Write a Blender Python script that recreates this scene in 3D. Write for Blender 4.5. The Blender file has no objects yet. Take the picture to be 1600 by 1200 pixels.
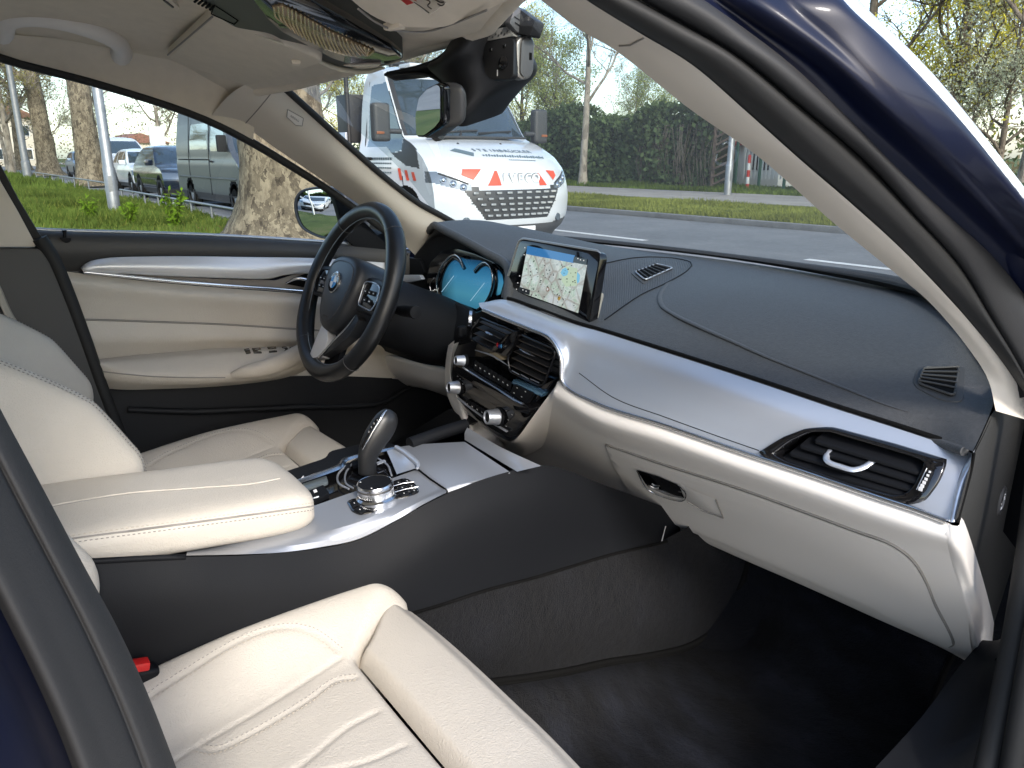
import bpy, bmesh, math, random
import numpy as np
from mathutils import Vector, Matrix, noise

# ------------------------------------------------------------------ camera, world, sun, exposure
SC = bpy.context.scene
COL = SC.collection
CAMPOS = Vector((1.025, -0.618, 1.18)); FPX = 1200.0
YAW = math.radians(36.0); PITCH = math.radians(16.48)
cam = bpy.data.cameras.new('camera'); camo = bpy.data.objects.new('camera', cam); COL.objects.link(camo)
camo.location = CAMPOS; camo.rotation_euler = (math.radians(90) - PITCH, 0, math.radians(90) - YAW)
cam.sensor_width = 36; cam.lens = 36 * FPX / 1600; cam.clip_start = 0.02; cam.clip_end = 2000
SC.camera = camo

SUN_DIR = Vector((0.80, -0.20, 0.56)).normalized()      # direction towards the sun
w = bpy.data.worlds.new('World'); SC.world = w; w.use_nodes = True
nt = w.node_tree; nt.nodes.clear()
sky = nt.nodes.new('ShaderNodeTexSky'); sky.sky_type = 'NISHITA'; sky.sun_disc = False
sky.sun_elevation = math.asin(SUN_DIR.z); sky.sun_rotation = math.atan2(SUN_DIR.x, SUN_DIR.y)
sky.air_density = 1.0; sky.dust_density = 1.6; sky.ozone_density = 1.0
bg = nt.nodes.new('ShaderNodeBackground'); bg.inputs['Strength'].default_value = 0.15
wo = nt.nodes.new('ShaderNodeOutputWorld')
nt.links.new(sky.outputs[0], bg.inputs[0]); nt.links.new(bg.outputs[0], wo.inputs[0])
sl = bpy.data.lights.new('sun', 'SUN'); sl.energy = 1.3; sl.angle = math.radians(11.0); sl.color = (1.0, 0.96, 0.90)
so = bpy.data.objects.new('sun', sl); COL.objects.link(so); so.location = (4, -6, 9)
so.rotation_euler = SUN_DIR.to_track_quat('Z', 'Y').to_euler()
SC.view_settings.view_transform = 'Standard'; SC.view_settings.look = 'None'
SC.view_settings.gamma = 1; SC.view_settings.use_curve_mapping = False
SC.view_settings.exposure = 1.6
SC.cycles.max_bounces = 10; SC.cycles.diffuse_bounces = 7; SC.cycles.glossy_bounces = 5
SC.cycles.transparent_max_bounces = 24; SC.cycles.caustics_reflective = False; SC.cycles.caustics_refractive = False
SC.cycles.sample_clamp_indirect = 6.0
SC.cycles.use_denoising = True

# ------------------------------------------------------------------ measuring: from a picture point to a place
A_ = Vector((-math.cos(YAW), math.sin(YAW), 0)); R_ = Vector((A_.y, -A_.x, 0))
F_ = A_ * math.cos(PITCH) + Vector((0, 0, -math.sin(PITCH))); U_ = R_.cross(F_)
def ray(px, py): return R_ * ((px - 800) / FPX) + U_ * ((600 - py) / FPX) + F_
def P(px, py, X=None, Y=None, Z=None, pl=None, t=None):
    d = ray(px, py)
    if t is None:
        if X is not None: pl = (1, 0, 0, X)
        elif Y is not None: pl = (0, 1, 0, Y)
        elif Z is not None: pl = (0, 0, 1, Z)
        n = Vector(pl[:3]); t = (pl[3] - n.dot(CAMPOS)) / n.dot(d)
    return CAMPOS + d * t
def PP(pts, **k): return [P(x, y, **k) for x, y in pts]
def pix(p):
    v = Vector(p) - CAMPOS; z = v.dot(F_)
    return 800 + FPX * v.dot(R_) / z, 600 - FPX * v.dot(U_) / z

# ------------------------------------------------------------------ materials
MATS = {}
def rgb(c): return (c[0], c[1], c[2], 1)
class NB:
    def __init__(s, name):
        s.m = bpy.data.materials.new(name); s.m.use_nodes = True; s.nt = s.m.node_tree; s.nt.nodes.clear()
        s.out = s.n('ShaderNodeOutputMaterial'); s.tc = s.n('ShaderNodeTexCoord')
    def n(s, t, **kw):
        o = s.nt.nodes.new(t)
        for k, v in kw.items(): setattr(o, k, v)
        return o
    def l(s, a, b): s.nt.links.new(a, b)
    def noise(s, scale, detail=3, rough=0.55, vec=None, coord='Object'):
        o = s.n('ShaderNodeTexNoise'); o.inputs['Scale'].default_value = scale; o.inputs['Detail'].default_value = detail
        o.inputs['Roughness'].default_value = rough; s.l(vec if vec is not None else s.tc.outputs[coord], o.inputs['Vector']); return o
    def ramp(s, fac, stops):
        o = s.n('ShaderNodeValToRGB'); s.l(fac, o.inputs['Fac']); e = o.color_ramp.elements
        while len(e) < len(stops): e.new(0.5)
        for i, (p, c) in enumerate(stops): e[i].position = p; e[i].color = rgb(c)
        return o
    def mapping(s, scale=(1, 1, 1), rot=(0, 0, 0), coord='Object'):
        o = s.n('ShaderNodeMapping'); o.inputs['Scale'].default_value = scale; o.inputs['Rotation'].default_value = rot
        s.l(s.tc.outputs[coord], o.inputs['Vector']); return o.outputs['Vector']
def mat(name, col, rough=0.5, metal=0.0, spec=0.5, bump=None, coat=0.0, var=None, sheen=0.0, emit=None, estr=1.0, aniso=0, trans=0.0):
    """bump=(kind, scale, strength, distance); var=(scale, amount) mottles the colour."""
    if name in MATS: return MATS[name]
    b = NB(name); p = b.n('ShaderNodeBsdfPrincipled'); b.l(p.outputs[0], b.out.inputs[0])
    I = p.inputs
    I['Base Color'].default_value = rgb(col); I['Roughness'].default_value = rough; I['Metallic'].default_value = metal
    I['Specular IOR Level'].default_value = spec; I['Coat Weight'].default_value = coat; I['Coat Roughness'].default_value = 0.04
    I['Sheen Weight'].default_value = sheen; I['Transmission Weight'].default_value = trans
    if emit: I['Emission Color'].default_value = rgb(emit); I['Emission Strength'].default_value = estr
    if var:
        n = b.noise(var[0], 4, 0.6); lo = [max(0, c * (1 - var[1])) for c in col]; hi = [min(1, c * (1 + var[1])) for c in col]
        r = b.ramp(n.outputs['Fac'], [(0.3, lo), (0.7, hi)]); b.l(r.outputs[0], I['Base Color'])
    if bump:
        kind, sc, st, dist = bump
        bp = b.n('ShaderNodeBump'); bp.inputs['Strength'].default_value = st; bp.inputs['Distance'].default_value = dist
        if kind == 'leather':
            v = b.n('ShaderNodeTexVoronoi', feature='SMOOTH_F1'); v.inputs['Scale'].default_value = sc; v.inputs['Smoothness'].default_value = 0.3
            w_ = b.noise(sc * 0.35, 2); mx = b.n('ShaderNodeMixRGB'); mx.inputs[0].default_value = 0.02
            b.l(b.tc.outputs['Object'], mx.inputs[1]); b.l(w_.outputs['Color'], mx.inputs[2]); b.l(mx.outputs[0], v.inputs['Vector'])
            n2 = b.noise(sc * 0.08, 3); ad = b.n('ShaderNodeMath', operation='MULTIPLY_ADD'); ad.inputs[1].default_value = 0.30; b.l(n2.outputs['Fac'], ad.inputs[0]); b.l(v.outputs['Distance'], ad.inputs[2])
            b.l(ad.outputs[0], bp.inputs['Height'])
        elif kind == 'brush':
            n = b.noise(1.0, 4, 0.7, vec=b.mapping(sc)); b.l(n.outputs['Fac'], bp.inputs['Height'])
        else:
            n = b.noise(sc, 5, 0.65); b.l(n.outputs['Fac'], bp.inputs['Height'])
        b.l(bp.outputs[0], I['Normal'])
        if coat: pass
    MATS[name] = b.m; return b.m

def glass(name, tint, refl=1.0, rough=0.0, dust=0.0):
    if name in MATS: return MATS[name]
    b = NB(name); tr = b.n('ShaderNodeBsdfTransparent'); tr.inputs[0].default_value = rgb(tint)
    gl = b.n('ShaderNodeBsdfGlossy'); gl.inputs['Roughness'].default_value = rough; gl.inputs[0].default_value = (refl, refl, refl, 1)
    fr = b.n('ShaderNodeFresnel'); fr.inputs['IOR'].default_value = 1.45; mx = b.n('ShaderNodeMixShader')
    geo = b.n('ShaderNodeNewGeometry'); 
    b.l(fr.outputs[0], mx.inputs[0]); b.l(gl.outputs[0], mx.inputs[2])
    if dust:
        df = b.n('ShaderNodeBsdfTranslucent'); df.inputs[0].default_value = (0.8, 0.8, 0.8, 1); m2 = b.n('ShaderNodeMixShader'); n_ = b.noise(160, 4, 0.7); r_ = b.ramp(n_.outputs['Fac'], [(0.35, (dust * .6,) * 3), (0.68, (dust,) * 3), (0.80, (dust * 3,) * 3)])
        b.l(r_.outputs[0], m2.inputs[0]); b.l(tr.outputs[0], m2.inputs[1]); b.l(df.outputs[0], m2.inputs[2]); b.l(m2.outputs[0], mx.inputs[1])
    else: b.l(tr.outputs[0], mx.inputs[1])
    b.l(mx.outputs[0], b.out.inputs[0])
    MATS[name] = b.m; return b.m

CREAM = mat('cream_leather', (0.545, 0.502, 0.438), 0.48, spec=0.4, bump=('leather', 330, 0.32, 0.0016), var=(9, 0.035))
CREAMP = mat('cream_plastic', (0.74, 0.705, 0.66), 0.55, spec=0.35, bump=('noise', 900, 0.12, 0.001))
STITCH = mat('beige_thread', (0.42, 0.37, 0.30), 0.7)
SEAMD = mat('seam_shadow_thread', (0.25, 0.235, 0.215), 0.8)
LINER = mat('headliner_fabric', (0.68, 0.61, 0.505), 0.9, spec=0.1, bump=('noise', 1500, 0.25, 0.001), var=(40, 0.04))
PILLARM = mat('pillar_fabric', (0.62, 0.57, 0.50), 0.85, spec=0.15, bump=('noise', 1500, 0.2, 0.001))
BPLAST = mat('black_plastic', (0.0065, 0.0072, 0.009), 0.55, spec=0.16, bump=('noise', 700, 0.18, 0.001))
BPAD = mat('dash_leatherette', (0.052, 0.053, 0.055), 0.55, spec=0.45, bump=('leather', 420, 0.40, 0.0016), var=(180, 0.12))
BDOOR = mat('dark_grey_plastic', (0.045, 0.044, 0.043), 0.5, spec=0.4, bump=('noise', 700, 0.15, 0.001))
BLEATH = mat('black_leather', (0.0105, 0.011, 0.012), 0.38, spec=0.5, bump=('leather', 800, 0.10, 0.0006))
GLOSS = mat('gloss_black', (0.006, 0.006, 0.007), 0.06, spec=0.6, coat=0.3)
DARK = mat('dark_void', (0.004, 0.004, 0.004), 0.8, spec=0.1)
RUBBER = mat('seal_rubber', (0.018, 0.018, 0.018), 0.62, spec=0.3, bump=('noise', 500, 0.15, 0.001))
RUBBERG = mat('seal_rubber_grey', (0.025, 0.025, 0.026), 0.6, spec=0.3, bump=('noise', 900, 0.2, 0.001))
ALU = mat('satin_aluminium', (0.52, 0.555, 0.62), 0.34, metal=0.60, bump=('brush', (60, 900, 900), 0.05, 0.0006))
ALUD = mat('satin_grey_metal', (0.40, 0.42, 0.46), 0.38, metal=0.60, bump=('brush', (900, 60, 900), 0.04, 0.0006))
CHROME = mat('matt_chrome', (0.72, 0.73, 0.75), 0.18, metal=1.0)
SILVP = mat('silver_paint', (0.74, 0.74, 0.75), 0.34, metal=0.3)
NAVY = mat('navy_paint', (0.0028, 0.0050, 0.0190), 0.42, spec=0.3, coat=0.12)
CARPET = mat('black_carpet', (0.0042, 0.0050, 0.0080), 0.95, spec=0.02, sheen=0.03, bump=('noise', 420, 1.0, 0.005), var=(9, 0.5))
MATM = mat('mat_pile', (0.0055, 0.0066, 0.0105), 0.95, spec=0.02, sheen=0.04, bump=('noise', 380, 1.0, 0.005), var=(6, 0.75))
def carpet_mat(name, lo, hi, streak):
    b = NB(name); f_ = b.noise(520, 3, 0.7); s_ = b.noise(5.5, 4, 0.6, vec=b.mapping((1, 2.2, 1), (0, 0, 0.7))); n2 = b.noise(60, 3, 0.6)
    r1 = b.ramp(f_.outputs['Fac'], [(0.36, lo), (0.64, hi)]); r2 = b.ramp(s_.outputs['Fac'], [(0.40, (1 - streak,) * 3), (0.58, (1, 1, 1)), (0.66, (1 + streak,) * 3)])
    mx = b.n('ShaderNodeMixRGB', blend_type='MULTIPLY'); mx.inputs[0].default_value = 1; b.l(r1.outputs[0], mx.inputs[1]); b.l(r2.outputs[0], mx.inputs[2])
    p = b.n('ShaderNodeBsdfPrincipled'); p.inputs['Roughness'].default_value = 1; p.inputs['Specular IOR Level'].default_value = 0.02; p.inputs['Sheen Weight'].default_value = 0.05; b.l(mx.outputs[0], p.inputs['Base Color'])
    bp = b.n('ShaderNodeBump'); bp.inputs['Strength'].default_value = 1; bp.inputs['Distance'].default_value = 0.006; ad = b.n('ShaderNodeMath', operation='ADD'); b.l(f_.outputs['Fac'], ad.inputs[0]); b.l(n2.outputs['Fac'], ad.inputs[1]); b.l(ad.outputs[0], bp.inputs['Height']); b.l(bp.outputs[0], p.inputs['Normal'])
    b.l(p.outputs[0], b.out.inputs[0]); return b.m
CARPET = carpet_mat('carpet_pile', (0.0022, 0.0028, 0.0048), (0.0068, 0.0078, 0.0120), 0.35)
MATM = carpet_mat('mat_nap', (0.0030, 0.0038, 0.0062), (0.0098, 0.0112, 0.0170), 0.85)
WHITEPRINT = mat('white_print', (0.75, 0.75, 0.75), 0.5)
REDPL = mat('red_plastic', (0.55, 0.015, 0.015), 0.35)
MIRROR = mat('mirror_silver', (0.86, 0.88, 0.89), 0.01, metal=1.0)

# ------------------------------------------------------------------ object helpers
def obj(name, me, m=None, parent=None, label=None):
    o = bpy.data.objects.new(name, me); COL.objects.link(o)
    if m is not None and len(me.materials) == 0: me.materials.append(m)
    if parent is not None: o.parent = parent
    if label: o['label'] = label
    return o
def thing(name, label, cat, loc=(0, 0, 0), rz=0.0, group=None, me=None, m=None):
    o = bpy.data.objects.new(name, me); COL.objects.link(o); o.location = loc; o.rotation_euler = (0, 0, rz)
    if me is not None and m is not None: me.materials.append(m)
    o['label'] = label; o['category'] = cat
    if group: o['group'] = group
    return o
def structure(o, kind='structure'): o['kind'] = kind; return o
def mesh(name, v, f, smooth=True, ang=None):
    me = bpy.data.meshes.new(name); me.from_pydata([tuple(p) for p in v], [], f); me.update()
    if smooth:
        me.polygons.foreach_set('use_smooth', [True] * len(me.polygons))
        if ang: me.set_sharp_from_angle(angle=math.radians(ang))
    return me
def bm_mesh(name, bm, ang=40):
    me = bpy.data.meshes.new(name); bm.normal_update(); bm.to_mesh(me); bm.free()
    me.polygons.foreach_set('use_smooth', [True] * len(me.polygons)); me.set_sharp_from_angle(angle=math.radians(ang)); return me
def sp(pts, n, closed=False):
    """n points along a Catmull-Rom curve through pts, even in chord length."""
    pts = [Vector(p) for p in pts]
    if len(pts) == 2 and not closed: return [pts[0].lerp(pts[1], i / (n - 1)) for i in range(n)]
    if closed: ext = [pts[-1]] + pts + [pts[0], pts[1]]
    else: ext = [pts[0] * 2 - pts[1]] + pts + [pts[-1] * 2 - pts[-2]]
    dense = []; K = 12
    for i in range(1, len(ext) - 2):
        p0, p1, p2, p3 = ext[i - 1:i + 3]
        a = max((p1 - p0).length, 1e-9) ** .5; b_ = max((p2 - p1).length, 1e-9) ** .5; c = max((p3 - p2).length, 1e-9) ** .5
        m1 = (p2 - p1) + ((p1 - p0) / a - (p2 - p0) / (a + b_)) * b_
        m2 = (p2 - p1) + ((p3 - p2) / c - (p3 - p1) / (b_ + c)) * b_
        for k in range(K):
            t = k / K; t2 = t * t; t3 = t2 * t
            dense.append(p1 * (2 * t3 - 3 * t2 + 1) + m1 * (t3 - 2 * t2 + t) + p2 * (-2 * t3 + 3 * t2) + m2 * (t3 - t2))
    dense.append(ext[-2].copy())
    L = [0]
    for i in range(1, len(dense)): L.append(L[-1] + (dense[i] - dense[i - 1]).length)
    out = []; j = 0; N = n if closed else n - 1
    for i in range(n):
        s = L[-1] * i / N
        while j < len(L) - 2 and L[j + 1] < s: j += 1
        q = (s - L[j]) / max(L[j + 1] - L[j], 1e-9); out.append(dense[j].lerp(dense[j + 1], min(1, q)))
    return out
def lin(pts, n):
    pts = [Vector(p) for p in pts]; L = [0]
    for i in range(1, len(pts)): L.append(L[-1] + (pts[i] - pts[i - 1]).length)
    out = []; j = 0
    for i in range(n):
        s = L[-1] * i / (n - 1)
        while j < len(L) - 2 and L[j + 1] < s: j += 1
        out.append(pts[j].lerp(pts[j + 1], min(1, (s - L[j]) / max(L[j + 1] - L[j], 1e-9))))
    return out
def grid_faces(nu, nv, cu=False, cv=False):
    f = []
    for j in range(nv if cv else nv - 1):
        for i in range(nu if cu else nu - 1):
            a = j * nu + i; b = j * nu + (i + 1) % nu; c = ((j + 1) % nv) * nu + (i + 1) % nu; d = ((j + 1) % nv) * nu + i
            f.append((a, b, c, d))
    return f
def grid(rows, nu, nv, cu=False, along='sp', across='sp'):
    R = [(sp(r, nu, cu) if along == 'sp' else lin(r, nu)) for r in rows]
    if nv == len(rows): G = R
    else:
        cols = [(sp([R[j][i] for j in range(len(R))], nv) if across == 'sp' else lin([R[j][i] for j in range(len(R))], nv)) for i in range(nu)]
        G = [[cols[i][j] for i in range(nu)] for j in range(nv)]
    return G
def loft(name, rows, m, parent=None, nu=24, nv=None, cu=False, along='sp', across='sp', thick=0.0, label=None, ang=None, drop=None, caps=False):
    nv = nv or len(rows)
    G = grid(rows, nu, nv, cu, along, across); v = [p for r in G for p in r]; f = grid_faces(nu, nv, cu)
    if caps and cu: f.append(tuple(range(nu))[::-1]); f.append(tuple(range((nv - 1) * nu, nv * nu)))
    if drop: f = [q for q in f if not drop(sum((v[i] for i in q), Vector()) / len(q))]
    me = mesh(name, v, f, True, ang); o = obj(name, me, m, parent, label)
    if thick:
        s = o.modifiers.new('solid', 'SOLIDIFY'); s.thickness = abs(thick); s.offset = 1 if thick > 0 else -1; s.use_even_offset = False
    return o
def frames(pts, closed=False):
    n = len(pts); T = []
    for i in range(n):
        a = pts[(i - 1) % n] if (closed or i > 0) else pts[i]; b = pts[(i + 1) % n] if (closed or i < n - 1) else pts[i]
        T.append((b - a).normalized())
    up = Vector((0, 0, 1)) if abs(T[0].z) < 0.9 else Vector((1, 0, 0))
    N = [(up - T[0] * up.dot(T[0])).normalized()]
    for i in range(1, n):
        q = N[-1] - T[i] * N[-1].dot(T[i]); N.append(q.normalized() if q.length > 1e-6 else N[-1])
    return T, N, [T[i].cross(N[i]) for i in range(n)]
def tube_geo(pts, r, seg=8, closed=False, flat=1.0, up=None, caps=True):
    T, N, B = frames(pts, closed)
    if up is not None:
        U = Vector(up); N = [(U - t * U.dot(t)).normalized() for t in T]; B = [T[i].cross(N[i]) for i in range(len(T))]
    v = []; n = len(pts)
    for i, p in enumerate(pts):
        rr = r[i] if isinstance(r, (list, tuple)) else r
        for k in range(seg):
            a = 2 * math.pi * k / seg; v.append(p + N[i] * (math.cos(a) * rr * flat) + B[i] * (math.sin(a) * rr))
    f = grid_faces(seg, n, True, closed)
    if caps and not closed: f += [tuple(range(seg))[::-1], tuple(range((n - 1) * seg, n * seg))]
    return v, f
def tube(name, pts, r, m, parent=None, seg=8, n=None, closed=False, flat=1.0, up=None, label=None, along='sp'):
    pts = [Vector(p) for p in pts]
    if n: pts = sp(pts, n, closed) if along == 'sp' else lin(pts, n)
    if isinstance(r, (list, tuple)) and len(r) != len(pts):
        r0 = r; r = [float(np.interp(i / (len(pts) - 1), np.linspace(0, 1, len(r0)), r0)) for i in range(len(pts))]
    v, f = tube_geo(pts, r, seg, closed, flat, up)
    return obj(name, mesh(name, v, f, True, 60), m, parent, label)
class Acc:
    """collects several pieces of ONE part."""
    def __init__(s): s.v = []; s.f = []
    def add(s, v, f):
        o = len(s.v); s.v += [Vector(p) for p in v]; s.f += [tuple(i + o for i in q) for q in f]
    def tube(s, pts, r, seg=6, n=None, flat=1.0, up=None, closed=False):
        pts = [Vector(p) for p in pts]
        if n: pts = sp(pts, n, closed)
        s.add(*tube_geo(pts, r, seg, closed, flat, up))
    def box(s, c, x, y, z):
        c, x, y, z = map(Vector, (c, x, y, z))
        v = [c + x * a + y * b + z * d for a in (-1, 1) for b in (-1, 1) for d in (-1, 1)]
        s.add(v, [(0, 1, 3, 2), (4, 6, 7, 5), (0, 4, 5, 1), (2, 3, 7, 6), (0, 2, 6, 4), (1, 5, 7, 3)])
    def done(s, name, m, parent=None, label=None, smooth=True, ang=40):
        return obj(name, mesh(name, s.v, s.f, smooth, ang), m, parent, label)
def prism(name, outline, depth, m, parent=None, bev=0.0015, segs=2, label=None, ang=40):
    bm = bmesh.new(); vs = [bm.verts.new(p) for p in outline]; fc = bm.faces.new(vs)
    r = bmesh.ops.extrude_face_region(bm, geom=[fc])
    for e in r['geom']:
        if isinstance(e, bmesh.types.BMVert): e.co += Vector(depth)
    bmesh.ops.recalc_face_normals(bm, faces=bm.faces)
    if bev:
        eds = [e for e in bm.edges if len(e.link_faces) == 2 and e.calc_face_angle(0) > 0.5]
        bmesh.ops.bevel(bm, geom=eds, offset=bev, segments=segs, profile=0.6, affect='EDGES', clamp_overlap=True)
    return obj(name, bm_mesh(name, bm, ang), m, parent, label)
def rbox(name, c, size, m, parent=None, bev=0.003, segs=2, M=None, label=None, bend=None):
    bm = bmesh.new(); bmesh.ops.create_cube(bm, size=1.0)
    for v_ in bm.verts: v_.co = Vector((v_.co.x * size[0], v_.co.y * size[1], v_.co.z * size[2]))
    if bev: bmesh.ops.bevel(bm, geom=list(bm.edges), offset=bev, segments=segs, profile=0.6, affect='EDGES', clamp_overlap=True)
    M = M or Matrix.Identity(3)
    for v_ in bm.verts: v_.co = M @ v_.co + Vector(c)
    return obj(name, bm_mesh(name, bm), m, parent, label)
def basis(axis, up=(0, 0, 1)):
    z = Vector(axis).normalized(); u = Vector(up)
    if abs(z.dot(u)) > 0.98: u = Vector((0, 1, 0))
    x = u.cross(z).normalized(); y = z.cross(x); return x, y, z
def lathe(name, prof, o, axis, m, parent=None, seg=32, label=None, ang=35, caps=False):
    x, y, z = basis(axis); o = Vector(o); v = []; f = []
    for r_, h in prof:
        for k in range(seg):
            a = 2 * math.pi * k / seg; v.append(o + x * (r_ * math.cos(a)) + y * (r_ * math.sin(a)) + z * h)
    f = grid_faces(seg, len(prof), True)
    if caps: f += [tuple(range(seg))[::-1], tuple(range((len(prof) - 1) * seg, len(prof) * seg))]
    return obj(name, mesh(name, v, f, True, ang), m, parent, label)
def sheet(name, outline, m, parent=None, label=None):
    return obj(name, mesh(name, outline, [tuple(range(len(outline)))], False), m, parent, label)
def rrect(w, h, r, n=5):
    out = []
    for cx, cy, a0 in ((w / 2 - r, h / 2 - r, 0), (-w / 2 + r, h / 2 - r, 90), (-w / 2 + r, -h / 2 + r, 180), (w / 2 - r, -h / 2 + r, 270)):
        for k in range(n + 1):
            a = math.radians(a0 + 90 * k / n); out.append((cx + r * math.cos(a), cy + r * math.sin(a)))
    return out
def rpoly(pts, r, n=4):
    """round the corners of a 3D polygon."""
    pts = [Vector(p) for p in pts]; out = []
    for i, p in enumerate(pts):
        a = pts[i - 1] - p; b = pts[(i + 1) % len(pts)] - p; rr = min(r, a.length * .45, b.length * .45)
        s = p + a.normalized() * rr; e = p + b.normalized() * rr
        for k in range(n + 1):
            t = k / n; out.append(s * (1 - t) ** 2 + p * 2 * t * (1 - t) + e * t * t)
    return out
def text(name, s, o, xdir, ydir, size, m, parent=None, ext=0.0003, align='CENTER'):
    c = bpy.data.curves.new(name, 'FONT'); c.body = s; c.size = size; c.extrude = ext; c.align_x = align; c.align_y = 'CENTER'; c.resolution_u = 3
    t = bpy.data.objects.new(name, c); COL.objects.link(t); c.materials.append(m)
    x = Vector(xdir).normalized(); y = Vector(ydir); y = (y - x * y.dot(x)).normalized(); z = x.cross(y)
    M = Matrix((x, y, z)).transposed().to_4x4(); M.translation = Vector(o); t.matrix_world = M
    if parent is not None: t.parent = parent
    return t
def inside(p, poly):
    x, y = p; c = False; j = len(poly) - 1
    for i in range(len(poly)):
        xi, yi = poly[i]; xj, yj = poly[j]
        if (yi > y) != (yj > y) and x < (xj - xi) * (y - yi) / (yj - yi) + xi: c = not c
        j = i
    return c
def stitches(name, pts, parent, step=0.006, r=0.0006, m=None, up=(0, 0, 1)):
    pts = [Vector(p) for p in pts]; L = sum((pts[i + 1] - pts[i]).length for i in range(len(pts) - 1))
    n = max(4, int(L / step)); q = sp(pts, n * 2); a = Acc()
    for i in range(0, 2 * n - 1, 2): a.tube([q[i], q[i + 1]], r, 4)
    return a.done(name, m or STITCH, parent)
# ================================================================== THE CAR
from mathutils.bvhtree import BVHTree
CAR = thing('car', 'dark navy car seen through its open front passenger door, cream leather and black dashboard inside', 'car', (0, 0, 0))
_bv = {}
def onto(o, pts, off=0.0):
    """points of a built surface met by sight lines through picture points, lifted by off along its normal."""
    if o.name not in _bv:
        me = o.data; _bv[o.name] = BVHTree.FromPolygons([v.co for v in me.vertices], [tuple(p.vertices) for p in me.polygons])
    out = []
    for x, y in pts:
        d = ray(x, y).normalized(); h, n, i, dist = _bv[o.name].ray_cast(CAMPOS, d)
        if h is None:
            best = min((_bv[o.name].find_nearest(CAMPOS + d * (0.3 + 0.03 * k)) for k in range(70)), key=lambda q: q[3]); h, n = best[0], best[1]
        if n.dot(d) > 0: n = -n
        out.append(h + n * off)
    return out
def dens(pts, n): return [(p.x, p.y) for p in sp([Vector((x, y, 0)) for x, y in pts], n)]
def densl(pts, n): return [(p.x, p.y) for p in lin([Vector((x, y, 0)) for x, y in pts], n)]

# ---- headliner: sheet from the windscreen header to the back of the cabin
def roofz(x, y): return 1.395 - 0.16 * max(0, y + 0.42) ** 1.15 - 0.22 * max(0, abs(x) - 0.30) ** 1.6 - 0.03 * max(0, -y - 1.2)
HDR = [(-0.56, -0.115), (-0.45, -0.050), (-0.30, -0.012), (-0.12, 0.004), (0.0, 0.006), (0.12, -0.006), (0.25, -0.060), (0.38, -0.13), (0.47, -0.195), (0.56, -0.27)]
hx = [a for a, _ in HDR]; hy = [b for _, b in HDR]
rows = []
for k in range(15):
    t = k / 14; r_ = []
    for x in np.linspace(-0.60, 0.60, 31):
        y0 = float(np.interp(x, hx, hy)); y = y0 + (-2.1 - y0) * t ** 1.4
        z = roofz(x, y)
        zh = 1.335 - 0.10 * abs(x) ** 1.5 + 0.024 * min(1, max(0, (x - 0.05) / 0.18)); kk = max(0, 1 - (y0 - y) / 0.16); z = z * (1 - kk * kk) + min(z, zh) * kk * kk
        r_.append(Vector((x, y, z)))
    rows.append(r_)
headliner = loft('headliner', rows, LINER, CAR, nu=61, nv=60, label='beige fabric headliner')
# header roll in front of the headliner edge
edge = [Vector(p) + Vector((0, 0.004, 0.006)) for p in rows[0]]
tube('header_trim', [p for p in edge if p.x < 0.45], 0.012, LINER, CAR, 10, 60)
# outer roof skin and cant rails (navy), a few cm above
outer = [[p + Vector((p.x * 0.10, 0.03 if k == 0 else 0, 0.045 + 0.004 * (1 - (p.x / .6) ** 2))) for p in r_] for k, r_ in enumerate(rows)]
loft('roof', outer, NAVY, CAR, nu=31, nv=30)

# ---- left roof side, window rail, pillars
WIN_TOP = [(-60, 62), (0, 85), (160, 128), (330, 186), (470, 265), (560, 326), (620, 372)]
WX = [-0.600, -0.600, -0.600, -0.605, -0.635, -0.662, -0.685]
wtop = [P(x, y, X=q) for (x, y), q in zip(WIN_TOP, WX)]
wtop_r = [Vector((-0.60, -1.9, 1.26)), Vector((-0.60, -1.2, 1.335))] + wtop
rail = sp(wtop_r, 60)
up = []
for p in rail:
    if p.y < -0.05: up.append(Vector((-0.565, p.y, roofz(-0.565, p.y) - 0.002)))
k0 = len(up)
side_rows = [rail[:k0], [(a + b) / 2 + Vector((0.006, 0, -0.004)) for a, b in zip(rail[:k0], up)], [b + Vector((0.02, 0, 0.003)) for b in up]]
loft('roof_side_trim', side_rows, LINER, CAR, nu=60, nv=10)
# left A pillar trim: windscreen side edge to window edge
WS_L = [(412, 118), (430, 131), (470, 166), (540, 229), (600, 281), (650, 319), (690, 341), (745, 372)]
WSX = [-0.505, -0.505, -0.52, -0.545, -0.57, -0.59, -0.605, -0.625]
wsl = [P(x, y, X=q) for (x, y), q in zip(WS_L, WSX)]
inner = [P(x, y, X=q) for (x, y), q in zip([(330, 180), (378, 196), (440, 238), (520, 292), (580, 334), (650, 400), (690, 436)], [-0.60, -0.61, -0.628, -0.65, -0.665, -0.688, -0.695])]
midp = [a.lerp(b, 0.5) + Vector((0.022, -0.012, 0.006)) for a, b in zip(sp(wsl, 30), sp(inner, 30))]
pl_left = loft('pillar_trim', [sp(wsl, 30), midp, sp(inner, 30)], PILLARM, CAR, nu=40, nv=14)
loft('pillar_backing', [[p + Vector((-0.012, 0.012, -0.004)) for p in q] for q in (sp(wsl, 30), midp, sp(inner, 30))], BPLAST, pl_left, nu=30, nv=6)
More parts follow.
